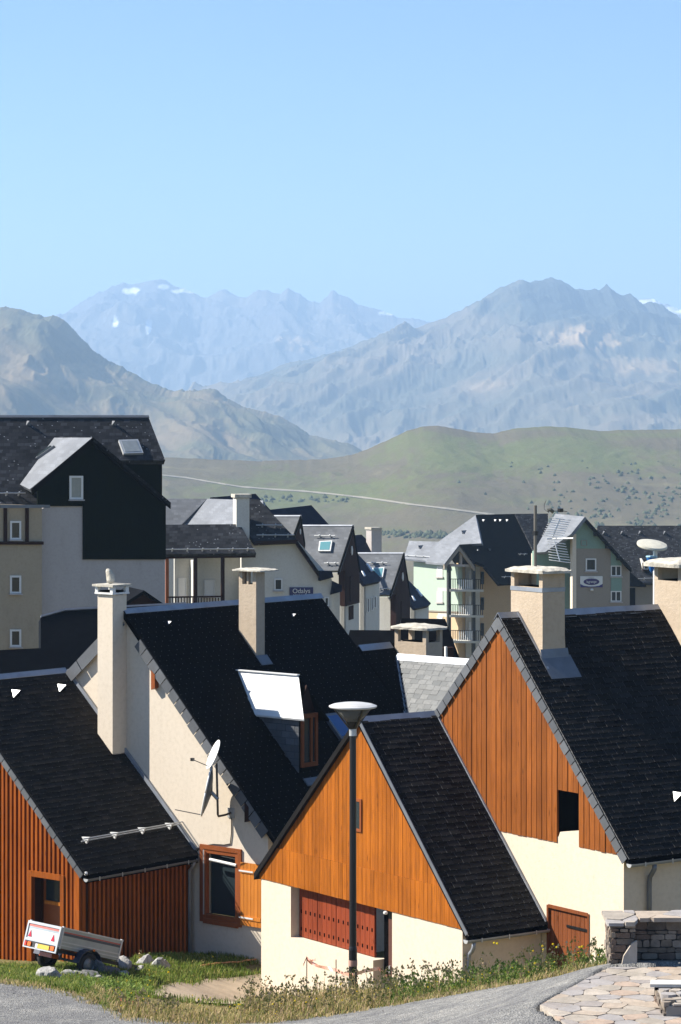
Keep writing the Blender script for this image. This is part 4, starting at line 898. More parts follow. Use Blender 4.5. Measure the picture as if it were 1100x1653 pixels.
# ------------------------------------------------------------------ batten barn (A) at the left
FA = Fr(40, FB.M @ FB.gable(316, 1372) + FB.O); q_ = FA.side(137, 1403, 0); FA = Fr(40, FA.w(q_[0], 0, 0)); LA = -q_[0]
A = FA.empty('batten_barn'); tag(A, 'barn clad in orange vertical battens with dark slate roof, behind the trailer', 'barn')
mA = .918; yA, zA = 5.0, 4.59
ztA = lambda y: (y * mA if y < yA else zA - (y - yA) * mA)
DY0, DY1, DZ = .80, 1.88, -.36
w = MB()
w.prism([(.02, .14, -3.6), (.02, DY0, -3.6), (.02, DY0, DY0 * mA - .2), (.02, .14, .0)], (.2, 0, 0))
w.prism([(.02, DY0, DZ), (.02, DY1, DZ), (.02, DY1, DY1 * mA - .2), (.02, DY0, DY0 * mA - .2)], (.2, 0, 0))
w.prism([(.02, DY1, -3.6), (.02, 9.8, -3.6), (.02, 9.8, .0), (.02, yA, zA - .2), (.02, DY1, DY1 * mA - .2)], (.2, 0, 0))
w.prism([(.22, .14, -3.6), (.22, .34, -3.6), (.22, .34, .05), (.22, .14, .05)], (LA - .24, 0, 0))
w.build('wall', M['woodA_shade'], A)
boards(A, .02, .36, 9.7, .162, lambda y: -3.3, lambda y: ztA(y) - .25, M['woodA'], th=.09, gap=.082, jit=.006, holes=[(DY0 - .12, DY1 + .12, -3.6, DZ + .14)], name='batten', apex=None)
MB().box(-.075, .13, -3.3, .02, .33, .0).build('corner_board', M['woodA'], A)
nb_ = int((LA - .3) / .162)
for i in range(nb_):
    x = .25 + i * .162; MB().box(x, .065, -3.3, x + .08, .139, .02).build('side_batten', M['woodA'], A)
MB().box(-.0, .07, -3.3, .10, .139, .02).build('corner_return', M['woodA'], A)
fr_ = MB(); fr_.box(-.11, DY0 - .13, -3.3, .03, DY0, DZ + .14); fr_.box(-.11, DY1, -3.3, .03, DY1 + .13, DZ + .14); fr_.box(-.115, DY0, DZ, .03, DY1, DZ + .15)
d = fr_.build('door_frame', M['woodA'], A)
dl = MB().box(.34, DY0, -3.3, .38, DY1, DZ).build('door', plain('chestnut door paint', (.30, .085, .02), .45), A)
MB().box(.315, DY0 + .12, -1.02, .335, DY1 - .12, DZ - .06).build('pane', M['glass'], dl); MB().box(.28, DY0 + .1, -1.12, .335, DY1 - .1, -1.03).build('rail', M['shutter_or'], dl)
MB().box(.26, DY1 - .16, -2.2, .33, DY1 - .12, -2.0).build('handle', M['galv'], dl)
rv = MB(); rv.box(.23, DY0 - .04, -3.3, .34, DY0, DZ); rv.box(.23, DY1, -3.3, .34, DY1 + .04, DZ); rv.box(.23, DY0, DZ, .34, DY1, DZ + .04); rv.build('door_reveal', M['woodA_shade'], A)
rf = MB().prism([(-.10, -.12, -.12 * mA - .03), (-.10, yA, zA - .03), (-.10, yA, zA - .22), (-.10, -.12, -.12 * mA - .22)], (LA + .08, 0, 0)).build('roof', M['deck'], A)
MB().prism([(-.10, 10.2, ztA(10.2)), (-.10, yA + .003, zA), (-.10, yA + .003, zA - .2), (-.10, 10.2, ztA(10.2) - .2)], (LA + .08, 0, 0)).build('rear_slope', M['slateA'], rf)
cA, sA = 1 / math.hypot(1, mA), mA / math.hypot(1, mA); UA, VA, NA = (1, 0, 0), (0, cA, sA), (0, -sA, cA)
slates(rf, FA, (-.12, -.14, -.14 * mA), UA, VA, NA, (yA + .14) / cA - .05, lambda v: (0, LA + .10), .163, .275, M['slateA'], seed=21, lift=.018, th=.009, edge=M['slate_edge_dark'])
ridge_cap(rf, -.1, LA - .03, yA, zA, .13, mA)
verge_slates(A, -.105, (-.08, -.1), (4.9, 4.9 * mA - .03), .17, 20, M['slate_verge'])
verge_slates(A, -.105, (10.1, ztA(10.1) - .03), (5.05, zA - .05), .17, 20, M['slate_verge'])
g = gutter(A, -.10, LA - .1, -.15, -.21, .08, M['zinc_dark'])
MB().tube([(LA - .2, -.15, -.28), (LA - .2, -.08, -.42), (LA - .2, .03, -.52), (LA - .2, .03, -3.3)], .045, 10).build('downpipe', M['zinc'], A, smooth=True)
sg = MB()
for u in (.03, .12): 
    P0 = np.array([.40, .60, .60 * mA]) + np.array(NA) * (.08 + u); P1 = np.array([LA + .05, .62, .62 * mA]) + np.array(NA) * (.08 + u); sg.tube([P0, P1], .018, 6)
sg = sg.build('snow_guard', M['galv'], rf)
for i in range(4):
    x = .6 + i * 1.05; b0 = np.array([x, .60, .60 * mA]); n_ = np.array(NA); v_ = np.array(VA)
    MB().prism([b0 + n_ * .03 - v_ * .04, b0 + n_ * .24 - v_ * .0, b0 + n_ * .03 + v_ * .20], (.05, 0, 0)).build('bracket', M['white_metal'], sg)
for (px, py) in ((19, 1116), (93, 1107)): p = FA.slope(px, py, mA); roof_vent(rf, FA, p + np.array([0, 0, .05]), UA, VA, NA, .30)
# flashing where the roof meets the cream gable, and the plinth strip
MB().bar((LA - .05, -.05, -.05 * mA + .06), (LA - .05, yA - .1, (yA - .1) * mA + .06), .06, .16, NA).build('flashing', M['zinc'], rf)
MB().lathe([(.0, 0), (.045, .0), (.05, .04), (.035, .08), (.0, .09)], 12, (-.05, -.10, -.12)).build('eave_lamp', M['white_paint'], A)
# ------------------------------------------------------------------ village behind: facets lie in real planes, each with its own distance and thickness
def nv(side, al, pitch=90):
    a = R(al); h = {'R': (math.cos(a), -math.sin(a)), 'L': (-math.cos(a), math.sin(a)), 'F': (-math.sin(a), -math.cos(a)), 'B': (math.sin(a), math.cos(a))}[side]
    p = R(pitch); return np.array([h[0] * math.sin(p), h[1] * math.sin(p), math.cos(p)])
def onp(px, py, A, n): r = ray(px, py); return r * (np.dot(A, n) / np.dot(r, n))
class Bld:
    def __init__(s, name, label, O, cat='building', group=None):
        s.O = np.array(O, float); s.e = empty(name, s.O, 0); tag(s.e, label, cat, group)
    def facet(s, name, pxs, A, n, mat, th=.25, parent=None, off=0.0, label=None):
        P = [onp(p[0], p[1], A, n) + n * off - s.O for p in pxs]
        o = MB().prism(P, -n * th).build(name, mat, parent or s.e, label=label); return o
    def raw(s, name, P, vec, mat, parent=None): return MB().prism([np.array(p) - s.O for p in P], vec).build(name, mat, parent or s.e)
    def win(s, px0, py0, px1, py1, A, n, frame=None, glass_m=None, mull=0, fw=3.0, name='window', depth=.10, sill=True, tilt=0):
        """window on a wall plane, frame proud, pane inside; corners given on the wall"""
        fr_m = frame or M['white_paint']; t = tilt
        q = lambda x, y, o_: onp(x, y + t * (x - px0), A, n) + n * o_ - s.O
        bars = [(px0, py0, px0 + fw, py1), (px1 - fw, py0, px1, py1), (px0 + fw, py0, px1 - fw, py0 + fw), (px0 + fw, py1 - fw, px1 - fw, py1)]
        for k in range(mull): xc = px0 + (px1 - px0) * (k + 1) / (mull + 1); bars.append((xc - fw * .5, py0 + fw, xc + fw * .5, py1 - fw))
        m = MB()
        for (a, b, c, d) in bars: m.prism([q(a, b, .01), q(c, b, .01), q(c, d, .01), q(a, d, .01)], n * .06)
        o = m.build(name, fr_m, s.e)
        MB().prism([q(px0 + fw * .6, py0 + fw * .6, .012), q(px1 - fw * .6, py0 + fw * .6, .012), q(px1 - fw * .6, py1 - fw * .6, .012), q(px0 + fw * .6, py1 - fw * .6, .012)], n * .015).build('pane', glass_m or M['glass'], o)
        if sill: MB().prism([q(px0 - 1.5, py1 + .3, .01), q(px1 + 1.5, py1 + .3, .01), q(px1 + 1.5, py1 + 2.2, .01), q(px0 - 1.5, py1 + 2.2, .01)], n * .16).build('sill', M['grey_wall'], o)
        return o
    def sky(s, pts, A, n, glass_m, frame_m=None, up=.14, fr=.16, name='skylight'):
        c = np.mean([onp(p[0], p[1], A, n) for p in pts], 0)
        P = [onp(p[0], p[1], A, n) - s.O for p in pts]; f = MB().prism(P, n * up).build(name, frame_m or M['galv'], s.e)
        cc = c - s.O; MB().prism([cc + (p - cc) * (1 - fr * 1.3) + n * (up + .003) for p in P], n * .012).build('pane', glass_m, f); return f
    def vent(s, px, py, A, n, sz=.22):
        c = onp(px, py, A, n) - s.O; t = np.cross(n, [0, 0, 1]); t /= np.linalg.norm(t); u = np.cross(t, n)
        MB().add([c + u * sz * .6, c - u * sz * .4 + n * sz * .9, c - u * sz * .6 - t * sz * .45, c - u * sz * .6 + t * sz * .45], [(0, 2, 1), (0, 1, 3), (1, 2, 3), (0, 3, 2)]).build('roof_vent', M['zinc_dark'], s.e)
    def guard(s, px0, py0, px1, py1, A, n, k=5):
        a, b = onp(px0, py0, A, n) - s.O + n * .18, onp(px1, py1, A, n) - s.O + n * .18; g = MB().tube([a, b], .035, 6).build('snow_guard', M['galv'], s.e)
        for i in range(k): c = a + (b - a) * (i + .5) / k; MB().tube([c - n * .2, c + n * .08], .05, 5).build('bracket', M['galv'], g)
def gpy(Y): return YH - gz(0, Y) / Y * F + 4

# ---- E: apartment house at the left with black green gable
YE = 137.0; aE = 65; A_f = at(265, 810, YE); nR, nF = nv('R', aE), nv('F', aE)
E_ = Bld('apartment_house', 'grey apartment house with black green boarded gable at the left edge', (A_f[0], A_f[1], gz(A_f[0], YE)))
E_.facet('wall', [(55, 824), (72, 820), (72, 790), (150, 718), (266, 808), (266, gpy(YE)), (55, gpy(YE))], A_f, nR, M['grey_wall'], .4)
E_.facet('cladding', [(60, 792), (150, 714), (267, 810), (267, 903), (133.5, 903), (133.5, 817), (60, 817)], A_f, nR, M['black_green'], .08, off=.09)
pR = nv('R', aE, 43); 
dep = np.array([-math.cos(R(aE)), math.sin(R(aE)), 0])      # into the building
A_main = A_f + dep * 4.0; A_eave = onp(267, 743, A_main, nR)
E_.facet('main_roof', [(-60, 673), (240, 673), (267, 743), (150, 743), (100, 790), (80, 817), (-60, 817)], A_eave, pR, M['roofE'], .3)
E_.facet('main_wall', [(150, 742), (262, 745), (262, gpy(140)), (150, gpy(140))], A_main + dep * .3, nR, M['black_green'], .4)
E_.facet('ridge_cap', [(-60, 671.5), (240, 671.5), (241, 675), (-60, 675)], onp(240, 673, A_eave, pR), pR, M['zinc_dark'], .1, off=.06)
# gable roof: sunlit left slope, dark right slope seen only as its edge
ap = onp(150, 707, A_f - dep * .45, nR); nL = nv('F', aE, 41)
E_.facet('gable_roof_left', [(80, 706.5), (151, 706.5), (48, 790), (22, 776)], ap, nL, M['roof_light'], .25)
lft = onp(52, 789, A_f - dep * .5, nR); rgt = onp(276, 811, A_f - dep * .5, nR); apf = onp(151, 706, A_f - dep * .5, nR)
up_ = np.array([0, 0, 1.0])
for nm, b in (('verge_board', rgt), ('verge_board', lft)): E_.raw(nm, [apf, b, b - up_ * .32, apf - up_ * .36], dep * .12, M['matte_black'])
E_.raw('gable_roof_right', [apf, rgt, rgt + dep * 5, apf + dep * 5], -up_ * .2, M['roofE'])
E_.win(111, 768, 133, 806, A_f, nR, fw=3.2, glass_m=plain('curtained pane', (.32, .33, .30), .25)).location = Vector(nR * .09)
# tan block in front of the left end
A_t = A_f - dep * .5
E_.facet('tan_wall', [(-60, 812), (68, 816), (68, gpy(133)), (-60, gpy(133))], A_t, nR, M['tan_wall'], .4)
for (x0, x1) in ((6, 11), (41, 46)): E_.facet('timber_post', [(x0, 818), (x1, 818), (x1, 874), (x0, 874)], A_t, nR, M['dark_wood'], .1, off=.1)
E_.facet('timber_beam', [(-60, 874), (69.5, 874), (69.5, 879), (-60, 879)], A_t, nR, M['dark_wood'], .14, off=.14)
E_.facet('eave_board', [(-60, 815), (81, 815), (81, 820), (-60, 820)], A_t - dep * .4, nR, M['zinc_dark'], .1)
for (x0, y0, x1, y1) in ((16, 841, 34, 871), (16, 929, 34, 958), (16, 1016, 34, 1044)): E_.win(x0, y0, x1, y1, A_t, nR, fw=3.0, glass_m=plain('brown curtained pane', (.05, .045, .035), .2))
E_.sky([(191, 713), (222, 712), (231, 734), (199, 735)], A_eave, pR, plain('bright skylight glass', (.30, .33, .34), .15), M['galv'])
E_.sky([(57, 741), (60, 743), (90, 722), (87, 720)], ap, nL, M['glass'], M['zinc_dark'])
for x in (45, 183): E_.vent(x, 683, A_eave, pR, .3)
E_.guard(-40, 800, 40, 800, A_eave, pR, 4)

# ---- dark low roofs between the apartment house and the cream house
Yd = 112.0; d_ = Bld('low_house', 'low house with black roof below the grey apartment wall', (at(110, 1000, Yd)[0], Yd, gz(0, Yd)), 'house')
A_ = at(105, 985, Yd); n_ = nv('R', 60, 43)
d_.facet('roof', [(66, 996), (105, 985), (300, 975), (330, 1130), (66, 1130)], A_, n_, M['roof_dark'], .3); d_.facet('lower_roof', [(-60, 1052), (70, 1046), (110, 1130), (-60, 1130)], at(60, 1046, Yd - 3), n_, M['roof_dark'], .3)
d_.facet('ridge_cap', [(66, 994.5), (105, 983.5), (300, 973.5), (300, 976.5), (105, 986.5), (66, 997.5)], A_, n_, M['zinc_dark'], .1, off=.06); d_.facet('rear_slope', [(105, 985), (300, 975), (300, 1000), (105, 1010)], A_, nv('L', 60, 43), M['roof_dark'], .3)
d_.facet('wall', [(-60, 1120), (330, 1120), (330, gpy(Yd)), (-60, gpy(Yd))], at(100, 1120, 110), nv('R', 60), M['tan_wall'], .3)
g_ = Bld('gabled_shed', 'small black gable peak showing over the cream house ridge', (at(233, 960, 122)[0], 122, gz(0, 122)), 'shed')
A_ = at(233, 955, 122); nn = nv('R', 70)
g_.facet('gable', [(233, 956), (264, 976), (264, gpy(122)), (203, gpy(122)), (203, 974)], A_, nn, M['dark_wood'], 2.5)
for b in ((268, 977), (199, 975)):
    a0 = onp(233, 953, A_ + nn * .4, nn); b0 = onp(*b, A_ + nn * .4, nn); g_.raw('roof_slope', [a0, b0, b0 - nn * 3, a0 - nn * 3], -up_ * .15, M['roof_dark'])

# ---- F: porch house with white chimney and sign
YF = 170.0; aF = 78; A0 = at(413, 893, YF); nR, nF = nv('R', aF), nv('F', aF); dep = -nR; pR = nv('R', aF, 45)
Fh = Bld('porch_house', 'white house with timber porch, tall white chimney and blue sign', (A0[0], A0[1], gz(0, YF)), 'house')
Ae = A0 - dep * 1.6
Fh.facet('porch_roof', [(262, 847), (388, 846), (414, 893), (255, 895)], onp(330, 894, Ae, nR), pR, M['roofE'], .25)
Ef = onp(330, 894, Ae, nR)
Fh.facet('eave_beam', [(262, 894), (413, 892), (413, 900), (262, 902)], Ef + dep * .25, nR, M['dark_wood'], .25)
Fh.guard(266, 890, 412, 889, Ef, pR, 6)
for (x0, x1) in ((268, 273), (313.5, 319), (357.5, 363)): Fh.facet('porch_post', [(x0, 901), (x1, 901), (x1, 985), (x0, 985)], Ef + dep * .3, nR, M['frame_wood'] if x0 < 300 else M['dark_wood'], .22)
rail = Fh.facet('porch_rail', [(270, 963), (362, 961.5), (362, 964), (270, 965.5)], Ef + dep * .3, nR, M['dark_wood'], .1)
for k in range(20):
    x = 274 + k * 4.6; Fh.facet('baluster', [(x, 965), (x + 1.6, 965), (x + 1.6, 985), (x, 985)], Ef + dep * .35, nR, M['dark_wood'], .05, parent=rail)
Fh.facet('porch_wall', [(282, 898), (414, 898), (414, gpy(YF)), (282, gpy(YF))], A0 + dep * .9, nR, M['white_wall'], .3)
Fh.facet('porch_pier', [(312, 905), (319, 905), (319, gpy(YF)), (312, gpy(YF))], A0 - dep * .2, nR, M['white_wall'], 1.2)
Fh.win(330, 936, 347, 963, A0 + dep * .9, nR, fw=1, glass_m=M['white_paint'], name='porch_door')
Fh.win(288, 933, 301, 985, A0 + dep * .9, nR, fw=1, glass_m=M['white_paint'], name='porch_door')
Aw = A0 + dep * .0
Fh.facet('gable_wall', [(390, 884), (412, 870), (478, 870), (536, 935), (536, gpy(YF)), (390, gpy(YF))], Aw, nR, M['white_wall'], .4)
Hn = nv('R', aF, 40)
Fh.facet('hip_slope', [(400, 805), (418, 806), (481, 873), (411, 876), (400, 860)], onp(440, 875, Aw - dep * .5, nR), Hn, M['roofE'], .25)
Fh.guard(413, 851, 455, 851, onp(440, 875, Aw - dep * .5, nR), Hn, 2); Fh.guard(414, 867, 475, 867, onp(440, 875, Aw - dep * .5, nR), Hn, 3)
Fh.facet('fascia', [(411, 874), (481, 871), (481, 877), (411, 879)], Aw - dep * .5, nR, M['dark_wood'], .2)
a0 = onp(479, 871, Aw - dep * .5, nR); b0 = onp(519, 928, Aw - dep * .5, nR)
Fh.raw('verge', [a0, b0, b0 - up_ * .35, a0 - up_ * .35], dep * .3, M['dark_wood']); Fh.raw('right_slope', [a0, b0, b0 + dep * 7, a0 + dep * 7], -up_ * .25, M['roof_navy'])
Fh.facet('eave_box', [(516, 922), (536, 922), (539, 932), (517, 938)], Aw - dep * .6, nR, M['roof_navy'], .6)
Fh.facet('eave_box', [(538, 938), (552, 945), (552, 955), (534, 960)], Aw - dep * .2, nR, M['roof_navy'], .6)
Fh.facet('side_bay', [(534, 950), (549, 950), (549, gpy(YF)), (534, gpy(YF))], Aw + dep * .6, nR, M['white_wall'], .4)
ch = Fh.facet('chimney', [(376.5, 804), (382, 804), (382, 884), (376.5, 880)], at(382, 850, YF), nF, M['white_wall'], .05)
c0 = at(382, 880, YF - .3) ; w_ = 22 / F * YF
cm = MB(); pA, pB = onp(382, 882, c0, nR), onp(403, 882, c0, nR); pT = onp(382, 804, c0, nR); pTB = onp(403, 804, c0, nR)
Fh.raw('chimney_shaft', [pA, pB, pTB, pT], dep * 1.1, M['white_wall'])
Fh.raw('chimney_cap', [onp(379, 803.5, c0, nR) - dep * .1, onp(406, 803.5, c0, nR) - dep * .1, onp(406, 798, c0, nR) - dep * .1, onp(379, 798, c0, nR) - dep * .1], dep * 1.4, M['stone_cap'])
Fh.win(443, 934, 456, 953, Aw, nR, fw=2.0)
for (x, y) in ((527, 972),): Fh.win(x - 3, y - 8, x + 4, y + 6, Aw, nR, fw=1.5)
sg_ = Fh.facet('sign_board', [(467.5, 948), (505.5, 948), (505.5, 964), (467.5, 964)], Aw, nR, plain('navy sign', (.018, .02, .11), .4), .06, off=.07)
def sign_text(parent, txt, px, py, hpx, A, n, mat, O, off=.10, font_scale=1.0):
    cu = bpy.data.curves.new('lettering', 'FONT'); cu.body = txt; cu.align_x = 'CENTER'; cu.align_y = 'CENTER'; cu.size = hpx / F * np.linalg.norm(onp(px, py, A, n)) * font_scale; cu.extrude = .005
    tmp = bpy.data.objects.new('tmp', cu); col.objects.link(tmp); bpy.context.view_layer.update(); me = bpy.data.meshes.new_from_object(tmp.evaluated_get(bpy.context.evaluated_depsgraph_get())); bpy.data.objects.remove(tmp)
    me.materials.clear(); me.materials.append(mat); o = bpy.data.objects.new('lettering', me); col.objects.link(o); o.parent = parent
    z = Vector(n); x = Vector((0, 0, 1)).cross(z).normalized(); y = z.cross(x); mt = Matrix((x, y, z)).transposed().to_4x4(); mt.translation = Vector(onp(px, py, A, n) + n * off - O); o.matrix_local = mt; return o
sign_text(sg_, 'Odalys', 486.5, 954, 10.5, Aw, nR, M['white_paint'], Fh.O, .085); sign_text(sg_, 'RESIDENCES', 486.5, 961.5, 5, Aw, nR, M['white_paint'], Fh.O, .085)

# ---- roofs behind the porch house
YP = 188.0; Ph = Bld('grey_roofed_house', 'house with pale and mid grey slate roofs just behind the porch house', (at(340, 840, YP)[0], YP, gz(0, YP)), 'house')
A_ = at(335, 805, YP); nl = nv('F', 62, 43)
Ph.facet('pale_slope', [(335, 805), (425, 808), (425, 870), (283, 851)], A_, nl, M['roof_light'], .25)
Ph.facet('grey_slope', [(240, 805), (335, 805), (290, 850), (240, 850)], A_, nv('R', 95, 43), M['roof_mid'], .25)
Ph.facet('navy_slope', [(340, 803), (413, 797), (445, 832), (440, 860), (340, 812)], at(413, 797, YP + 6), nv('R', 38, 45), M['roof_navy'], .25)
Ph.facet('wall', [(250, 850), (440, 850), (440, gpy(YP)), (250, gpy(YP))], at(340, 850, YP - 3), nv('R', 80), M['white_wall'], .3)
Y2 = 215.0; Qh = Bld('navy_roofed_house', 'house with navy roof peak against the pasture above the row houses', (at(480, 830, Y2)[0], Y2, gz(0, Y2)), 'house')
Qh.facet('roof', [(434, 823), (503, 815.5), (545, 862), (434, 862)], at(503, 815.5, Y2), nv('R', 40, 45), M['roof_navy'], .3)
Qh.facet('wall', [(440, 860), (540, 860), (540, gpy(Y2)), (440, gpy(Y2))], at(490, 860, Y2 - 4), nv('R', 60), M['white_wall'], .3)

# ---- row houses: pale left roof, maroon gable, white wing with navy roof
def row_house(name, label, Y, apex, Lx, eave, clad_b, wing=True, sc_=1.0, sky_=True):
    ax, ay = apex; al = 115; A_ = at(ax, ay, Y); nS = nv('R', al, 50); nG = nv('B', al)
    o = Bld(name, label, (A_[0], A_[1], gz(0, Y)), 'row house', 'stepped row houses with maroon gables')
    k = sc_
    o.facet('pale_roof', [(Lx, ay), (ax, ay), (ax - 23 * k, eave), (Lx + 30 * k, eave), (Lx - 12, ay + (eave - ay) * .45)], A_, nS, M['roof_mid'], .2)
    o.facet('ridge_cap', [(Lx, ay - .8), (ax + .5, ay - .8), (ax, ay + 1.2), (Lx, ay + 1.2)], A_, nS, M['zinc'], .1, off=.05)
    gA = A_ - nG * .3
    o.facet('maroon_gable', [(ax - .3, ay + 2), (ax + 10 * k, ay + 66 * k), (ax + 10 * k, clad_b), (ax - 14 * k, clad_b + 6 * k), (ax - 14 * k, eave - 20 * k)], gA, nG, M['brown_clad'], .3)
    o.facet('maroon_side', [(ax - 24 * k, eave), (ax - 13.5 * k, eave), (ax - 13.5 * k, clad_b + 6 * k), (ax - 24 * k, clad_b + 4 * k)], onp(ax - 13.5 * k, eave, gA, nG), nv('R', al), M['brown_clad'], .3)
    o.facet('maroon_corner', [(ax - 14 * k, eave - 22 * k), (ax - 24 * k, eave), (ax - 13 * k, eave)], gA, nG, M['brown_clad'], .2, off=-.02)
    o.facet('white_wall', [(ax - 15 * k, clad_b + 5 * k), (ax + 9 * k, clad_b - 1), (ax + 9 * k, gpy(Y)), (ax - 15 * k, gpy(Y))], gA - nG * .5, nG, M['white_wall'], .3)
    o.facet('side_wall', [(ax - 60 * k, eave + 4), (ax - 15 * k, eave + 4), (ax - 15 * k, gpy(Y)), (ax - 60 * k, gpy(Y))], onp(ax - 15 * k, eave, gA - nG * .5, nG), nv('R', al), M['white_wall'], .3)
    # verge edge
    f = onp(ax, ay - 1, A_ + nG * .25, nG)
    for q in ((ax - 24 * k, eave + 1), (ax + 11 * k, ay + 70 * k)): b = onp(*q, A_ + nG * .25, nG); o.raw('verge_board', [f, b, b - up_ * .25, f - up_ * .35], -nG * .08, M['matte_black'])
    wn_ = o.facet('tall_window', [(ax - 6 * k, ay + 82 * k), (ax - 1 * k, ay + 81 * k), (ax - 1 * k, clad_b - 4), (ax - 6 * k, clad_b - 2)], gA, nG, M['dark_wood'], .05, off=.06)
    o.facet('lower_window', [(ax - 8 * k, clad_b + 6), (ax - 1 * k, clad_b + 4), (ax - 1 * k, clad_b + 26 * k), (ax - 8 * k, clad_b + 28 * k)], gA - nG * .5, nG, M['dark_wood'], .05, off=.06)
    o.facet('oval_window', [(ax - 4.2 * k, ay + 34 * k), (ax - 3 * k, ay + 33 * k), (ax - 2 * k, ay + 38 * k), (ax - 2.2 * k, ay + 46 * k), (ax - 3.4 * k, ay + 48 * k), (ax - 4.4 * k, ay + 43 * k)], gA, nG, M['white_paint'], .05, off=.06)
    if sky_:
        o.sky([(ax - 54 * k, ay + 27 * k), (ax - 33 * k, ay + 26 * k), (ax - 36 * k, ay + 43 * k), (ax - 56 * k, ay + 43 * k)], A_, nS, M['glass_teal'], M['galv'], .16)
        o.guard(ax - 62 * k, ay + 18.5 * k, ax - 28 * k, ay + 18.5 * k, A_, nS, 2); o.guard(ax - 46 * k, ay + 63 * k, ax - 22 * k, ay + 63 * k, A_, nS, 2)
    if wing:
        # navy side roof and white wing further right
        wA = onp(ax + 10 * k, ay + 60 * k, gA, nG) - nG * 1.2; nW = nv('B', al - 8, 48)
        o.facet('navy_roof', [(ax + 6 * k, ay + 45 * k), (ax + 46 * k, ay + 86 * k), (ax + 43 * k, ay + 90 * k), (ax + 19 * k, ay + 95 * k), (ax + 8 * k, ay + 82 * k)], wA, nW, M['roof_navy'], .25)
        c = onp(ax + 40 * k, ay + 88 * k, wA, nW); nw = nv('B', al)
        o.facet('wing_wall', [(ax + 17 * k, ay + 92 * k), (ax + 42 * k, ay + 88 * k), (ax + 42 * k, gpy(Y)), (ax + 17 * k, gpy(Y))], c - nw * .3, nw, M['white_wall'], .3)
        o.facet('wing_side', [(ax + 8 * k, ay + 84 * k), (ax + 17 * k, ay + 93 * k), (ax + 17 * k, gpy(Y)), (ax + 8 * k, gpy(Y))], onp(ax + 17 * k, ay + 93 * k, c - nw * .3, nw), nv('R', al), M['white_wall'], .3)
        for j, (xx_, yy_) in enumerate(((23, 117), (29, 116), (34, 114))): o.win(ax + xx_ * k - 1.8, ay + yy_ * k, ax + xx_ * k + 1.8, ay + (yy_ + 23 - j * 2) * k, c - nw * .3, nw, fw=.9, sill=False)
        for (xa, ya) in ((13, 62), (2, 72)): o.sky([(ax + (xa + 6) * k, ay + ya * k), (ax + (xa + 9) * k, ay + ya * k), (ax + (xa + 18) * k, ay + (ya + 12) * k), (ax + (xa + 15) * k, ay + (ya + 13) * k)] if xa > 5 else [(ax + 12 * k, ay + 74 * k), (ax + 14 * k, ay + 74 * k), (ax + 19 * k, ay + 82 * k), (ax + 16 * k, ay + 83 * k)], wA, nW, plain('bright skylight strip', (.55, .62, .70), .15), M['galv'], .08)
    return o
row_house('row_house', 'smallest visible row house gable tucked behind the porch house', 184, (486.5, 833), 424, 873, 890, wing=False, sc_=.62, sky_=False)
row_house('row_house', 'row house with teal skylight in its pale roof, nearest the porch house', 192, (571, 848.5), 488, 921, 973)
row_house('row_house', 'lower row house with teal skylight, next to the mint apartment block', 214, (653, 893), 575, 960, 1040, sc_=.94)
# navy roof with chimney between them
nb2 = Bld('chimney_house', 'navy roof with a pale square chimney above the row houses', (at(590, 880, 236)[0], 236, gz(0, 236)), 'house')
nb2.facet('roof', [(572, 864), (584, 863), (618, 895), (572, 900)], at(584, 863, 236), nv('R', 40, 45), M['roof_navy'], .3)
nb2.facet('wall', [(572, 896), (612, 896), (612, gpy(236)), (572, gpy(236))], at(600, 896, 234), nv('R', 60), M['white_wall'], .3)
q = [onp(x, y, at(608, 880, 235), nv('R', 60)) for x, y in ((600, 893), (616.5, 893), (616.5, 855), (600, 855))]; nb2.raw('chimney', q, -nv('R', 60) * .9, M['grey_wall'])
q = [onp(x, y, at(608, 880, 235) + nv('R', 60) * .1, nv('R', 60)) for x, y in ((599.5, 855), (617.5, 855), (617.5, 851.5), (599.5, 851.5))]; nb2.raw('chimney_cap', q, -nv('R', 60) * 1.1, M['stone_cap'])
# dark small house behind the rough chimney
YL = 104.0; lh = Bld('dark_cottage', 'black roofed cottage behind the rough chimney and pale roof', (at(680, 1010, YL)[0], YL, gz(0, YL)), 'house')
al = 60; nn = nv('R', al, 46); A_ = at(700, 998, YL)
lh.facet('roof', [(648, 998), (719, 999), (742, 1062), (640, 1075)], at(719, 999, YL), nv('R', 75, 46), M['roof_dark'], .25)
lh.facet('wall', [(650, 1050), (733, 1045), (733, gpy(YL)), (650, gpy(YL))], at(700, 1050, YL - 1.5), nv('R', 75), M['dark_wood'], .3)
lh.facet('white_post', [(719.5, 1044), (722.5, 1044), (722.5, 1080), (719.5, 1080)], at(720, 1050, YL - 2.2), nv('R', 75), M['white_paint'], .15)
l2 = Bld('dark_house', 'black roofed house between the cream house ridge and the row houses', (at(600, 1030, 108)[0], 108, gz(0, 108)), 'house')
l2.facet('roof', [(565, 1017), (641, 1017.5), (655, 1100), (545, 1100)], at(600, 1017, 108), nv('R', 85, 46), M['roof_dark'], .25)
l2.facet('wall', [(556, 1090), (650, 1090), (650, gpy(108)), (556, gpy(108))], at(600, 1090, 106.5), nv('R', 85), M['dark_wood'], .3)

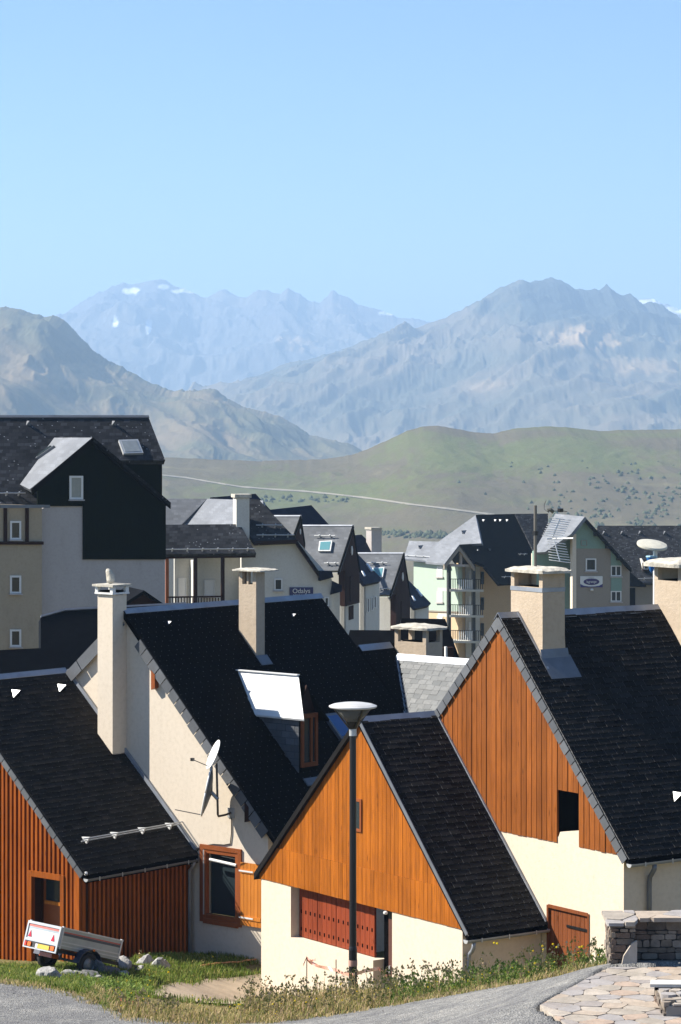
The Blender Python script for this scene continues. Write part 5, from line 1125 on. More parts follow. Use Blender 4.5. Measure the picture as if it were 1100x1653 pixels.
# ---- G: mint apartment block with balconies
YG = 290.0; aG = 62; nF, nR = nv('F', aG), nv('R', aG); A0 = at(725, 912, YG)
G_ = Bld('mint_apartments', 'apartment block with mint green wall, pale roof and stacked balconies', (A0[0], A0[1], gz(0, YG)))
G_.facet('mint_wall', [(668, 907), (740, 913), (740, 988), (668, 985)], A0, nF, M['mint'], .5)
G_.facet('peach_wall', [(668, 985.3), (740, 988.3), (740, gpy(YG)), (668, gpy(YG))], A0, nF, M['peach'], .5)
G_.facet('string_course', [(668, 984), (740, 987), (740, 989), (668, 986)], A0, nF, M['taupe'], .15, off=.12)
nl = nv('F', aG, 45)
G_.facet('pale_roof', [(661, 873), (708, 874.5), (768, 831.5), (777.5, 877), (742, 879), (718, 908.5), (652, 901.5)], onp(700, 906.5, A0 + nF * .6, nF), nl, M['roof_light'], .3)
Er = onp(700, 906.5, A0 + nF * .6, nF)
G_.facet('eave_gutter', [(652, 901.5), (718, 908.5), (718, 911), (652, 904)], A0 + nF * .65, nF, M['zinc_dark'], .15)
G_.guard(653, 898, 720, 902, Er, nl, 5)
for (x, y) in ((681, 883), (751, 859)): G_.vent(x, y, Er, nl, .5)
for (x0, y0, x1, y1) in ((706.5, 914, 715.5, 931), (706.5, 954, 715.5, 972), (706.5, 994, 715.5, 1010)): G_.win(x0, y0, x1, y1, A0, nF, fw=1.3, glass_m=M['white_paint'])
rid = onp(769, 831, Er, nl); nd_ = nv('R', 48, 46)
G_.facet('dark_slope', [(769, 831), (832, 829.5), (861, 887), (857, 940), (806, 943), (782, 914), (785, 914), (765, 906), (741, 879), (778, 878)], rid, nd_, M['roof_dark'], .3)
for (x, y) in ((780, 840), (799, 840), (807, 840), (818, 840), (771, 887), (790, 887)): G_.vent(x, y, rid, nd_, .28)
G_.guard(836, 896, 850, 896, rid, nd_, 2); G_.guard(809, 933, 830, 932.5, rid, nd_, 2)
G_.facet('mid_slope', [(832, 829.5), (885, 829), (885, 880), (861, 888)], rid - np.array([0, -2, 0]), nv('R', 70, 45), M['roofE'], .3)
# side wall and balcony recess
Aw = onp(740, 950, A0, nF)
G_.facet('side_wall', [(740, 905), (785, 913), (808, 943), (860, 940), (860, gpy(YG)), (740, gpy(YG))], Aw - nR * 1.0, nR, M['peach'], .5)
G_.facet('balcony_back', [(752, 915), (775, 915), (775, gpy(YG)), (752, gpy(YG))], Aw - nR * .9, nR, M['white_wall'], .1)
Ab = Aw + nR * 1.6
for x0, x1 in ((724, 728.5), (764, 768)): G_.facet('balcony_post', [(x0, 912), (x1, 912), (x1, gpy(YG)), (x0, gpy(YG))], Ab, nR, plain('dark balcony post', (.03, .032, .03), .6), .35)
for yb in (951, 992.5, 1034):
    sl = G_.facet('balcony_slab', [(727, yb), (781, yb + 1), (781, yb + 4.5), (727, yb + 4)], Ab + nR * .15, nR, M['white_wall'], 2.6)
    G_.facet('top_rail', [(727, yb - 17), (781, yb - 16), (781, yb - 15), (727, yb - 16)], Ab + nR * .2, nR, M['black'], .12, parent=sl)
    for k in range(16):
        x = 728 + k * 3.4; G_.facet('baluster', [(x, yb - 16), (x + .9, yb - 16), (x + .9, yb), (x, yb)], Ab + nR * .2, nR, M['black'] if k < 4 or k > 10 else M['white_paint'], .06, parent=sl)
    G_.facet('balcony_door', [(757, yb - 30), (767, yb - 30), (767, yb), (757, yb)], Aw - nR * .8, nR, M['white_paint'], .06)
    G_.facet('door_glass', [(776, yb - 28), (781, yb - 28), (781, yb - 8), (776, yb - 8)], Aw - nR * .98, nR, M['glass'], .06, off=.08)
pk = onp(742, 879, Ab + nR * .5, nR)
for b in ((718, 911), (767, 913)):
    q = onp(*b, Ab + nR * .5, nR); G_.raw('porch_verge', [pk, q, q - up_ * .55, pk - up_ * .6], -nR * .3, M['taupe']); 
q = onp(718, 910, Ab + nR * .5, nR); G_.raw('porch_roof_left', [pk, q, q - nR * 4, pk - nR * 4], -up_ * .2, M['roof_light'])
q = onp(767, 912, Ab + nR * .5, nR); G_.raw('porch_roof_right', [pk, q, q - nR * 4, pk - nR * 4], -up_ * .2, M['roof_dark'])
G_.facet('tie_beam', [(727, 910.5), (766, 911.5), (766, 915.5), (727, 914.5)], Ab + nR * .1, nR, M['grey_wall'], .3)
G_.facet('king_post', [(744, 893), (746.5, 893), (746.5, 911), (744, 911)], Ab + nR * .1, nR, M['grey_wall'], .25)

# ---- H: taupe and grey green house with round sign, long roof behind
YQ = 262.0; aH = 70; nF, nR = nv('F', aH), nv('R', aH); A0 = at(925, 900, YQ)
H_o = Bld('signed_apartments', 'taupe and grey green apartment gable carrying a white and purple sign', (A0[0], A0[1], gz(0, YQ)))
H_o.facet('taupe_wall', [(924, 885), (984, 885), (1003, 905), (1017, 917), (1017, gpy(YQ)), (924, gpy(YQ))], A0, nR, M['taupe'], .5)
H_o.facet('green_gable', [(925, 862), (944, 838), (988, 885.5), (925, 885.5)], A0, nR, M['teal'], .4, off=.06)
for (y0, y1) in ((886, 913), (930, 954)): H_o.facet('green_panel', [(986.5, y0), (1003.5, y0 + (16 if y0 < 900 else 0)), (1003.5, y1), (986.5, y1)], A0, nR, M['teal'], .06, off=.065)
H_o.facet('sunlit_return', [(921, 862), (924.5, 862), (924.5, gpy(YQ)), (921, gpy(YQ))], onp(924.2, 900, A0 + nR * .05, nR), nF, M['cream2'], .4)
H_o.facet('green_side', [(862, 890), (921, 862), (921, gpy(YQ)), (862, gpy(YQ))], A0 - nR * 3.0, nR, M['teal'], .4)
H_o.facet('cream_side', [(858, 893), (880, 893), (880, gpy(YQ)), (858, gpy(YQ))], A0 - nR * 1.5, nF, M['cream2'], .4)
pk = onp(944, 834, A0 + nR * .7, nR); nl = nv('F', aH, 45)
H_o.facet('pale_roof', [(897, 829), (944.5, 834), (922, 862), (880, 891), (861, 892)], pk, nl, M['roof_light'], .3)
for b in ((1020, 918), (921, 862)):
    q = onp(*b, A0 + nR * .7, nR); H_o.raw('verge_board', [pk, q, q - up_ * .35, pk - up_ * .4], -nR * .3, M['matte_black'])
q = onp(1020, 917, A0 + nR * .7, nR); H_o.raw('right_slope', [pk, q, q - nR * 6, pk - nR * 6], -up_ * .25, M['roofE'])
for (x, y) in ((961, 857), (980, 877), (998, 896)): q = onp(x, y + 2, A0 + nR * .5, nR); H_o.raw('purlin_end', [q, q + np.array([.25, 0, 0]), q + np.array([.25, 0, -.4]), q - up_ * .4], -nR * .4, M['black'])
H_o.win(945.5, 901.5, 962.5, 921.5, A0, nR, fw=2.0)
for y in (913, 954): H_o.win(986, y, 1003, y + 17, A0, nR, fw=1.6, mull=1)
H_o.win(938, 872, 947.5, 881, A0 + nR * .06, nR, fw=.8, glass_m=M['teal'], frame=M['taupe'], sill=False, name='vent_grille')
sb = H_o.facet('sign_board', [(936.5, 930), (972.5, 930), (972.5, 948), (936.5, 948)], A0, nR, M['white_paint'], .06, off=.08)
H_o.facet('sign_base', [(936.5, 942.5), (942, 945.3), (950, 946.6), (959, 946.6), (967, 945.3), (972.5, 942.5), (972.5, 948), (936.5, 948)], A0, nR, plain('purple sign base', (.03, .02, .16), .4), .012, parent=sb, off=.095)
H_o.facet('sign_oval', [(954.5 + 12.8 * math.cos(2 * math.pi * k / 24), 939 + 5.4 * math.sin(2 * math.pi * k / 24)) for k in range(24)], A0, nR, plain('dark purple oval', (.035, .02, .13), .4), .012, parent=sb, off=.096)
sign_text(sb, 'lagrange', 954.5, 939, 5.4, A0, nR, M['white_paint'], H_o.O, .10)
sign_text(sb, 'RESIDENCES', 954.5, 932, 1.9, A0, nR, plain('grey sign print', (.25, .25, .3), .5), H_o.O, .085)
bl_ = onp(956, 952, A0 + nR * .3, nR) - H_o.O; MB().lathe([(.0, -.12), (.12, -.1), (.16, .0), (.1, .1), (.0, .12)], 12, tuple(bl_)).build('globe_lamp', M['white_paint'], H_o.e, smooth=True)
YT = 276.0; T_ = Bld('long_roofed_block', 'long block with dark speckled roof and dormers at the right edge', (at(1060, 940, YT)[0], YT, gz(0, YT)))
nr = nv('R', 82, 44); A_ = at(1040, 934, YT); nW = nv('R', 82)
T_.facet('roof', [(965, 848.5), (1150, 848.5), (1150, 936), (1035, 942), (1018, 924), (960, 900)], A_, nr, M['roofE'], .3)
T_.facet('wall', [(1000, 938), (1150, 938), (1150, gpy(YT)), (1000, gpy(YT))], A_ - nW * .8, nW, M['taupe'], .4)
T_.facet('lower_dark_roof', [(1016, 922), (1044, 946), (1016, 945)], A_ + nW * .5, nv('R', 60, 50), M['roof_dark'], .2)
T_.facet('doorway', [(1016.5, 949), (1025.5, 949), (1025.5, gpy(YT)), (1016.5, gpy(YT))], A_ - nW * .8, nW, M['void'], .05, off=.06)
T_.guard(1030, 936, 1110, 933, A_, nr, 4)
for x in (975, 1004, 1033, 1073): T_.vent(x, 860, A_, nr, .45)
for x in (1030, 1075):
    b0 = onp(x + 8, 922, A_, nr); fA = b0 + nW * .25
    T_.facet('dormer_cheek', [(x, 896), (x + 8, 910), (x + 8.5, 921), (x + 6, 919)], fA, nv('F', 82), M['white_wall'], .2)
    T_.facet('dormer_roof', [(x, 895), (x + 42, 893), (x + 42, 907), (x + 8, 909)], fA, nv('R', 82, 20), M['roof_mid'], .15)
    T_.facet('dormer_face', [(x + 8, 908.5), (x + 40, 906.5), (x + 40, 921), (x + 8, 922)], fA, nW, M['dark_wood'], .2)
    T_.win(x + 9.5, 908, x + 17, 919, fA, nW, fw=1.0, sill=False)
# ------------------------------------------------------------------ near ground things
def ghit(px, py):
    r = ray(px, py); lo = 36.0
    prev = None
    for Y in np.arange(38, 90, .1):
        p = r * Y
        if p[2] < gz(p[0], p[1]): return p
    return r * 60
# street lamp
lx, ly = at(570, 1606, 55.5)[:2]; lz = gz(lx, ly); zt_ = (670 - 1140) / F * 55.5
S = empty('street_lamp', (lx, ly, lz)); tag(S, 'black street lamp post with wide inverted glass cone head', 'street lamp')
H_ = zt_ - lz
MB().lathe([(.085, -.3), (.085, .95), (.078, 1.0), (.073, 1.02), (.066, H_ - .55)], 20).build('post', M['black'], S, smooth=False)
MB().lathe([(.075, H_ - .60), (.075, H_ - .44)], 16).build('collar', M['galv'], S)
MB().lathe([(.09, .62), (.092, .66), (.09, .74)], 16).build('band', plain('faded pink tape', (.45, .26, .2), .7), S)
MB().lathe([(.09, .02), (.098, .03), (.098, .30), (.09, .32)], 16).build('base_sleeve', plain('scuffed dark base', (.03, .03, .03), .6, var=.6, scale=12), S)
gl = bpy.data.materials.new('lamp glass'); gl.use_nodes = True; b_ = gl.node_tree.nodes['Principled BSDF']; b_.inputs['Base Color'].default_value = (.42, .42, .39, 1); b_.inputs['Roughness'].default_value = .2; b_.inputs['Transmission Weight'].default_value = .8; b_.inputs['IOR'].default_value = 1.1
MB().lathe([(.14, H_ - .32), (.40, H_ - .03), (.39, H_ - .03), (.13, H_ - .315)], 32).build('glass_cone', gl, S, smooth=True)
MB().lathe([(.08, H_ - .46), (.10, H_ - .42), (.15, H_ - .32), (.13, H_ - .31), (.0, H_ - .31)], 20).build('lower_cup', M['black'], S, smooth=False)
MB().lathe([(.05, H_ - .30), (.07, H_ - .26), (.07, H_ - .12), (.03, H_ - .08)], 12).build('bulb', M['white_paint'], S, smooth=True)
for k in range(4):
    a = R(28 + 90 * k); c, s = math.cos(a), math.sin(a)
    MB().bar((.085 * c, .085 * s, H_ - .45), (.455 * c, .455 * s, H_ + .0), .035, .022).build('strut', M['black'], S)
MB().lathe([(.0, H_ - .028), (.47, H_ - .028), (.49, H_ - .01), (.49, H_ + .01), (.40, H_ + .045), (.25, H_ + .07), (.1, H_ + .08), (.0, H_ + .082)], 40).build('disc_top', plain('grey white lamp lid', (.56, .56, .55), .5), S, smooth=False)

# ---- trailer
TR0 = at(101, 1500, 63.0); tl_ = empty('car_trailer', (0, 0, 0)); tag(tl_, 'small grey box trailer tipped nose down on the grass', 'trailer')
Tm = Matrix.Rotation(R(90 - 45), 4, 'Z') @ Matrix.Rotation(R(17), 4, 'Y'); off = Tm @ Vector((0, 0, .62))
Tm.translation = Vector(TR0) - off + Vector((0, 0, .05)); tl_.matrix_world = Tm
galv = M['galv']; W_, L_ = 1.22, 1.92
dk = plain('dark trailer steel', (.02, .02, .02), .6)  # dark steel of lamp bar, floor, chassis and drawbar
tg = MB(); tg.box(0, .0, .16, .03, W_, .62); 
tg = tg.build('tailgate', plain('pale grey steel tailgate', (.62, .64, .64), .4, .1), tl_)
for (a, b, c, d) in ((.0, .05, .0, .62), (W_ - .05, W_, .0, .62), (.05, W_ - .05, .56, .62), (.05, W_ - .05, .17, .23), (.05, W_ - .05, .0, .03)): MB().box(-.025, a, c, -.001, b, d).build('tailgate_frame', galv, tg)
MB().box(-.006, .06, .50, -.0005, W_ - .06, .555).build('red_stripe', plain('red stripe', (.55, .16, .13), .5), tg)
MB().box(-.005, .06, .46, -.0003, W_ - .06, .498).build('blue_grey_stripe', plain('grey stripe', (.35, .42, .46), .5), tg)
for yy in (.16, W_ - .22): MB().prism([(-.012, yy, .26), (-.012, yy + .13, .26), (-.012, yy + .065, .41)], (.011, 0, 0)).build('triangle_reflector', plain('red reflector', (.55, .03, .05), .25), tg)
lampbar = MB().box(-.004, .05, .03, .02, W_ - .05, .155).build('lamp_bar', dk, tl_)
red = plain('red lamp lens', (.6, .06, .03), .25); amb = plain('orange lamp lens', (.75, .17, .02), .25)
for (a, b, m_) in ((.09, .22, amb), (.94, 1.06, amb), (1.10, 1.17, red)): MB().box(-.035, a, .045, -.005, b, .145).build('tail_lamp', m_, lampbar)
pl = MB().box(-.02, .28, .035, -.0055, .78, .135).build('number_plate', plain('yellow plate', (.72, .48, .06), .4), lampbar); MB().box(-.0215, .70, .037, -.0205, .78, .133).build('plate_band', plain('white plate band', (.7, .7, .75), .4), pl)
for (nm, y) in (('side_panel', 0.0), ('side_panel', W_ - .03)):
    sp_ = MB().box(.031, y, .14, L_, y + .03, .60).build(nm, plain('grey green steel', (.40, .43, .40), .45, .15), tl_)
    if y == 0:
        MB().box(.06, -.004, .50, L_ - .05, -.0005, .53).build('red_stripe', plain('thin red stripe', (.55, .10, .07), .5), sp_)
        MB().box(.06, -.0038, .44, L_ - .05, -.0004, .498).build('dark_stripe', plain('slate stripe', (.06, .08, .10), .5), sp_)
        for zz in (.28, .20): MB().box(.05, -.02, zz, L_ - .05, -.0005, zz + .025).build('pressed_rib', galv, sp_)
        for zz in (.595,): MB().box(.03, -.02, zz, L_, .05, zz + .03).build('top_rail', galv, sp_)
    for xx in (.035, L_ - .05): MB().box(xx, y - .012, .12, xx + .045, y + .042, .64).build('corner_post', galv, sp_)
MB().box(L_ - .03, .03, .14, L_, W_ - .03, .60).build('front_panel', galv, tl_)
MB().box(.03, .03, .12, L_ - .03, W_ - .03, .14).build('floor', dk, tl_)
ch_ = MB()
for yy in (.12, W_ - .17): ch_.box(.0, yy, .03, L_ + .1, yy + .05, .115)
ch_.box(.86, -.1, -.12, .92, W_ + .1, -.06); ch_.build('chassis', dk, tl_)
MB().bar((L_ - .3, W_ / 2, .06), (L_ + 1.0, W_ / 2, .06), .07, .07).build('drawbar', dk, tl_); MB().box(L_ + .95, W_ / 2 - .05, .05, L_ + 1.15, W_ / 2 + .05, .13).build('coupling', M['black'], tl_)
for yy, sd_ in ((-.12, -1), (W_ + .12, 1)):
    wv = MB(); rr, wt = .285, .15; n = 28
    prof = [(rr * .62, -wt / 2), (rr * .92, -wt / 2), (rr, -wt * .3), (rr, wt * .3), (rr * .92, wt / 2), (rr * .62, wt / 2)]
    vs = [(.89 + r * math.cos(2 * math.pi * j / n), yy + q, -.10 + r * math.sin(2 * math.pi * j / n)) for r, q in prof for j in range(n)]; k = len(prof)
    fs = [(i * n + j, i * n + (j + 1) % n, ((i + 1) % k) * n + (j + 1) % n, ((i + 1) % k) * n + j) for i in range(k) for j in range(n)]
    wh = wv.add(vs, fs).build('wheel', M['rubber'], tl_, smooth=False)
    rm = MB(); q = yy + sd_ * .03
    vs = [(.89 + r * math.cos(2 * math.pi * j / n), q + sd_ * o, -.10 + r * math.sin(2 * math.pi * j / n)) for r, o in ((rr * .64, .03), (rr * .55, .0), (rr * .4, .02), (rr * .2, .035)) for j in range(n)]
    fs = [(i * n + j, i * n + (j + 1) % n, (i + 1) * n + (j + 1) % n, (i + 1) * n + j) for i in range(3) for j in range(n)] + [tuple(3 * n + j for j in range(n))]
    rm.add(vs, fs).build('rim', plain('steel rim', (.22, .23, .23), .4, .3), wh)
    fd = MB(); prof = []
    for j in range(11): a = math.pi * (j / 10); prof.append((.89 + .36 * math.cos(a), -.10 + .36 * math.sin(a)))
    for j in range(10, -1, -1): a = math.pi * (j / 10); prof.append((.89 + .345 * math.cos(a), -.10 + .345 * math.sin(a)))
    fd.prism([(p[0], yy - .11, p[1]) for p in prof], (0, .22, 0)); fd.build('mudguard', plain('dark blue plastic', (.02, .025, .05), .4), tl_)
MB().box(.86, -.26, .23, .92, -.245, .28).build('side_marker', amb, tl_)
MB().box(.30, .5, -.12, .52, .95, -.02).build('wheel_chock', amb, tl_)

# ---- stones on the grass
stone_m = plain('grey field stone', (.36, .35, .33), .95, var=.35, scale=4, bmp=.9, bscale=9)
stone_d = plain('dark field stone', (.16, .16, .16), .95, var=.35, scale=4, bmp=.9, bscale=9)
def rock(px, py, wpx, hpx, seed, label, group=None, mat=None, blocky=.5, sink=.3):
    p = ghit(px, py); s = p[1] / F; rg = np.random.default_rng(seed)
    bm = bmesh.new(); bmesh.ops.create_icosphere(bm, subdivisions=3, radius=1)
    dirs = rg.normal(size=(11, 3)); dirs /= np.linalg.norm(dirs, axis=1)[:, None]; ds = rg.uniform(.55, .85, 11)
    for v in bm.verts:
        c = np.array(v.co); m_ = max(np.maximum(0, (dirs @ c)) / ds); c = c / max(m_, .8)
        c += .05 * rg.normal(size=3) * .4; v.co = c
    me = bpy.data.meshes.new('rock'); bm.to_mesh(me); bm.free(); me.materials.append(mat or stone_m)
    o = ob('rock', me, None, (p[0], p[1], p[2] + hpx * s * .5 * (1 - sink)), (rg.uniform(-.2, .2), rg.uniform(-.2, .2), rg.uniform(0, 6)), (wpx * s * .74, wpx * s * .66, hpx * s * .86))
    return tag(o, label, 'rock', group)
rock(82, 1584, 30, 22, 1, 'squared pale block of stone in front of the trailer wheels', 'rocks around the trailer')
rock(107, 1578, 22, 12, 2, 'small grey rock just beside the squared pale block', 'rocks around the trailer')
rock(128, 1577, 22, 10, 3, 'low flat rock under the near trailer wheel', 'rocks around the trailer')
rock(143, 1580, 22, 14, 4, 'dark wedge shaped rock leaning by the near trailer wheel', 'rocks around the trailer', stone_d)
rock(163, 1575, 22, 20, 5, 'tall dark rock below the nose of the trailer', 'rocks around the trailer', stone_d)
rock(180, 1575, 34, 12, 6, 'long brown grey slab lying under the trailer nose', 'rocks around the trailer', stone_d)
rock(201, 1568, 26, 18, 7, 'pale rock touching the front corner of the trailer', 'rocks around the trailer')
rock(200, 1580, 20, 12, 8, 'small pale rock lowest on the grass by the slab', 'rocks around the trailer')
rock(222, 1570, 20, 10, 9, 'low rock between the trailer nose and the large pale rocks', 'rocks around the trailer')
rock(237, 1561, 26, 15, 10, 'pale angular rock with a sharp top beside the small plant', 'rocks around the trailer')
rock(257, 1567, 26, 17, 11, 'bright rounded rock at the end of the row, on open grass', 'rocks around the trailer')
rock(160, 1583, 14, 8, 12, 'tiny pale rock half sunk in grass under the dark rocks', 'rocks around the trailer')
rock(40, 1586, 10, 5, 13, 'tiny pale stone alone in the grass near the gravel', 'rocks around the trailer')

# ---- concrete ramp towards the garage
def sheet(name, pxs, mat, lift, label, cat, n=26):
    P = [ghit(*p) for p in pxs]; mb = MB(); top = []
    poly = [Vector((p[0], p[1])) for p in P]
    # fan of a fine grid clipped by the outline
    xs = [p.x for p in poly]; ys = [p.y for p in poly]
    bm = bmesh.new(); bmesh.ops.create_grid(bm, x_segments=n, y_segments=n, size=1)
    for v in bm.verts: v.co.x = min(xs) + (max(xs) - min(xs)) * (v.co.x + 1) / 2; v.co.y = min(ys) + (max(ys) - min(ys)) * (v.co.y + 1) / 2
    k = len(poly); ar = sum(poly[i].x * poly[(i+1) % k].y - poly[(i+1) % k].x * poly[i].y for i in range(k))
    for i in range(k):
        a, b = poly[i], poly[(i + 1) % k]; e = b - a; nn = Vector((e.y, -e.x, 0)) * (1 if ar > 0 else -1)
        bmesh.ops.bisect_plane(bm, geom=list(bm.verts) + list(bm.edges) + list(bm.faces), plane_co=(a.x, a.y, 0), plane_no=nn, clear_outer=True)
    for v in bm.verts: v.co.z = gz(v.co.x, v.co.y) + lift
    me = bpy.data.meshes.new(name); bm.to_mesh(me); bm.free(); me.materials.append(mat); o = bpy.data.objects.new(name, me); col.objects.link(o)
    return tag(o, label, cat, kind='structure')
sheet('ramp', [(226, 1606), (262, 1595), (330, 1584), (424, 1573), (450, 1600), (470, 1612), (400, 1626), (300, 1620)], plain('sandy concrete', (.43, .34, .235), .95, var=.18, scale=2.5, bmp=.3), .055, 'sandy concrete ramp beside the garage wall', 'ramp')

# ---- flagstone terrace with parapet
def clip_poly(poly, a, n):
    out = []
    for i in range(len(poly)):
        p, q = poly[i], poly[(i + 1) % len(poly)]; dp, dq = (p - a) @ n, (q - a) @ n
        if dp <= 0: out.append(p)
        if dp * dq < 0: out.append(p + (q - p) * dp / (dp - dq))
    return out
def cells(region, sp, seed, stretch=(1, 1), gap=.02):
    rg = np.random.default_rng(seed); R_ = np.array(region); lo, hi = R_.min(0), R_.max(0); pts = []
    nx, ny = int((hi[0] - lo[0]) / (sp * stretch[0])) + 2, int((hi[1] - lo[1]) / (sp * stretch[1])) + 2
    for j in range(ny):
        for i in range(nx):
            pts.append(lo + np.array([(i + (j % 2) * .5 + rg.uniform(-.36, .36)) * sp * stretch[0], (j + rg.uniform(-.36, .36)) * sp * stretch[1]]))
    pts = np.array(pts); res = []
    for i, p in enumerate(pts):
        poly = [np.array(q, float) for q in region]
        d = np.linalg.norm((pts - p) / np.array(stretch), axis=1)
        for j in np.argsort(d)[1:15]:
            n = (pts[j] - p); ln = np.linalg.norm(n); n = n / ln; poly = clip_poly(poly, p + n * (ln / 2 - gap / 2), n)
            if len(poly) < 3: break
        if len(poly) >= 3:
            A_ = .5 * abs(sum(poly[k][0] * poly[(k+1) % len(poly)][1] - poly[(k+1) % len(poly)][0] * poly[k][1] for k in range(len(poly))))
            if A_ > .004: res.append(poly)
    return res
def round_poly(poly, q=.16):
    out = []
    for i in range(len(poly)):
        p, a, b = poly[i], poly[i - 1], poly[(i + 1) % len(poly)]; out += [p + (a - p) * q, p + (b - p) * q]
    return out
stone_cols = [(.42, .345, .27), (.36, .315, .26), (.34, .315, .30), (.42, .32, .245), (.32, .285, .26), (.44, .385, .32)]
flag_m = [plain('flagstone %d' % i, c, .9, var=.2, scale=3.5, bmp=.5, bscale=14) for i, c in enumerate(stone_cols)]
pv_o = MB().prism([(p[0], p[1], ZT - .5) for p in reg], (0, 0, .48)).build('paving', plain('mortar bed', (.37, .325, .27), .95, var=.25, scale=6, bmp=.6)); tag(pv_o, 'flagstone terrace at the roadside by the stone parapet', 'terrace', kind='structure')
for i, c_ in enumerate(cells(reg, .33, 5, (1.5, .9), .013)):
    h = random.uniform(.024, .036); MB().prism([(p[0], p[1], ZT - .02) for p in round_poly(c_)], (random.uniform(-.004, .004), 0, h)).build('flagstone', random.choice(flag_m), pv_o)
wall_m = [plain('parapet stone %d' % i, c, .95, var=.3, scale=5, bmp=.9, bscale=11) for i, c in enumerate([(.17, .14, .11), (.13, .105, .085), (.22, .175, .13), (.17, .12, .09), (.29, .24, .19)])]
def stone_face(parent, O, U, Wd, Hh, N_, seed, sp=.125, st=(1.9, .75), th=.05):
    O, U, N_ = [np.array(v, float) for v in (O, U, N_)]; rg = random.Random(seed)
    cl = []; z_ = 0.0
    while z_ < Hh - .02:
        rh = min(rg.uniform(.06, .13), Hh - z_); rh = Hh - z_ if Hh - z_ - rh < .045 else rh; x_ = -rg.uniform(0, .1)
        while x_ < Wd:
            rw = rg.uniform(.09, .34); a_, b_2 = max(x_, 0), min(x_ + rw, Wd); x_ += rw
            if b_2 - a_ > .04:
                j = lambda s: rg.uniform(-s, s); cl.append([np.array([a_ + .008 + j(.008), z_ + .008 + j(.008)]), np.array([b_2 - .008 + j(.008), z_ + .008 + j(.010)]), np.array([b_2 - .008 + j(.014), z_ + rh - .006 + j(.010)]), np.array([a_ + .008 + j(.014), z_ + rh - .006 + j(.010)])])
        z_ += rh
    for c_ in cl:
        t_ = th * rg.uniform(.5, 1.25); P = [O + U * p[0] + np.array([0, 0, 1]) * p[1] - N_ * .02 for p in round_poly(c_, .14)]
        MB().prism(P, N_ * (t_ + .02)).build('stone', rg.choice(wall_m), parent)
px0 = at(985, 1560, 46.0)[0]
pw = MB().box(px0 + .04, 46.05, ZT - .6, px0 + .42, 46.9, ZT + .66)
pw.box(px0 + .42, 46.45, ZT - .6, px0 + 5, 46.9, ZT + .66)
par = pw.build('parapet', plain('dark mortar', (.07, .065, .06), .95, var=.3, scale=8)); tag(par, 'low dark stone parapet with pale flagstone coping', 'wall')
stone_face(par, (px0 + .02, 46.05, ZT), (1, 0, 0), .42, .66, (0, -1, 0), 3)
stone_face(par, (px0 + .04, 46.9, ZT), (0, -1, 0), .87, .66, (-1, 0, 0), 4)
stone_face(par, (px0 + .44, 46.45, ZT), (1, 0, 0), 4.4, .66, (0, -1, 0), 6)
sl_ = MB().prism([(px0 + .18, 45.93, ZT - .01), (px0 + .44, 45.93, ZT - .01), (px0 + .45, 45.97, ZT + .42), (px0 + .36, 45.97, ZT + .37), (px0 + .22, 45.96, ZT + .16)], (0, -.07, 0)).build('leaning_slab', flag_m[5], par)
cop = [np.array(p) for p in ((px0 - .06, 45.88), (px0 + .40, 45.86), (px0 + .52, 46.26), (px0 + 5, 46.26), (px0 + 5, 47.0), (px0 - .05, 47.0))]
# coping slabs: two convex runs
for k, reg2 in enumerate(([cop[0], cop[1], np.array((px0 + .50, 46.26)), np.array((px0 + .50, 47.0)), cop[5]], [np.array((px0 + .515, 46.26)), cop[3], cop[4], np.array((px0 + .515, 47.0))])):
    for c_ in cells(reg2, .5, 11 + k, (1.3, 1.2), .02):
        MB().prism([(p[0], p[1], ZT + .665) for p in round_poly(c_, .10)], (0, 0, random.uniform(.05, .075))).build('coping_stone', random.choice([flag_m[0], flag_m[1], flag_m[5], flag_m[2]]), par)
# raised step edge at the lower right
sx0 = at(1048, 1600, 43.9)[0]; sy = 43.2
st_o = MB().box(sx0 + .05, sy - 1.2, ZT - .2, sx0 + 3, sy + .0, ZT + .16).build('stone_step', plain('pale mortar', (.30, .28, .25), .95)); tag(st_o, 'low pale rubble step on the terrace with slab edge', 'step')
stone_face(st_o, (sx0 + .05, sy - 1.2, ZT), (0, 1, 0), 1.2, .16, (-1, 0, 0), 21, .14)
for c_ in cells([np.array(p) for p in ((sx0 + .0, sy - 1.2), (sx0 + 2, sy - 1.2), (sx0 + 2, sy - .1), (sx0 + .06, sy - .12))], .2, 23, (1.2, 1.0), .03):
    MB().prism([(p[0], p[1], ZT + .15) for p in round_poly(c_, .18)], (0, 0, random.uniform(.02, .10))).build('rubble_stone', random.choice([flag_m[5], flag_m[1], flag_m[2], wall_m[4]]), st_o)
MB().prism([(sx0 - .06, sy + .0, ZT + .20), (sx0 + 1.6, sy - .06, ZT + .20), (sx0 + 1.6, sy + .35, ZT + .20), (sx0 - .02, sy + .33, ZT + .20)], (0, 0, .05)).build('edge_slab', plain('pale edge slab', (.66, .63, .57), .8), st_o)
MB().box(sx0 + .04, sy + .06, ZT - .1, sx0 + 1.5, sy + .30, ZT + .198).build('slab_shadow', M['void'], st_o)  # black block stands in for the shadow slot under the slab

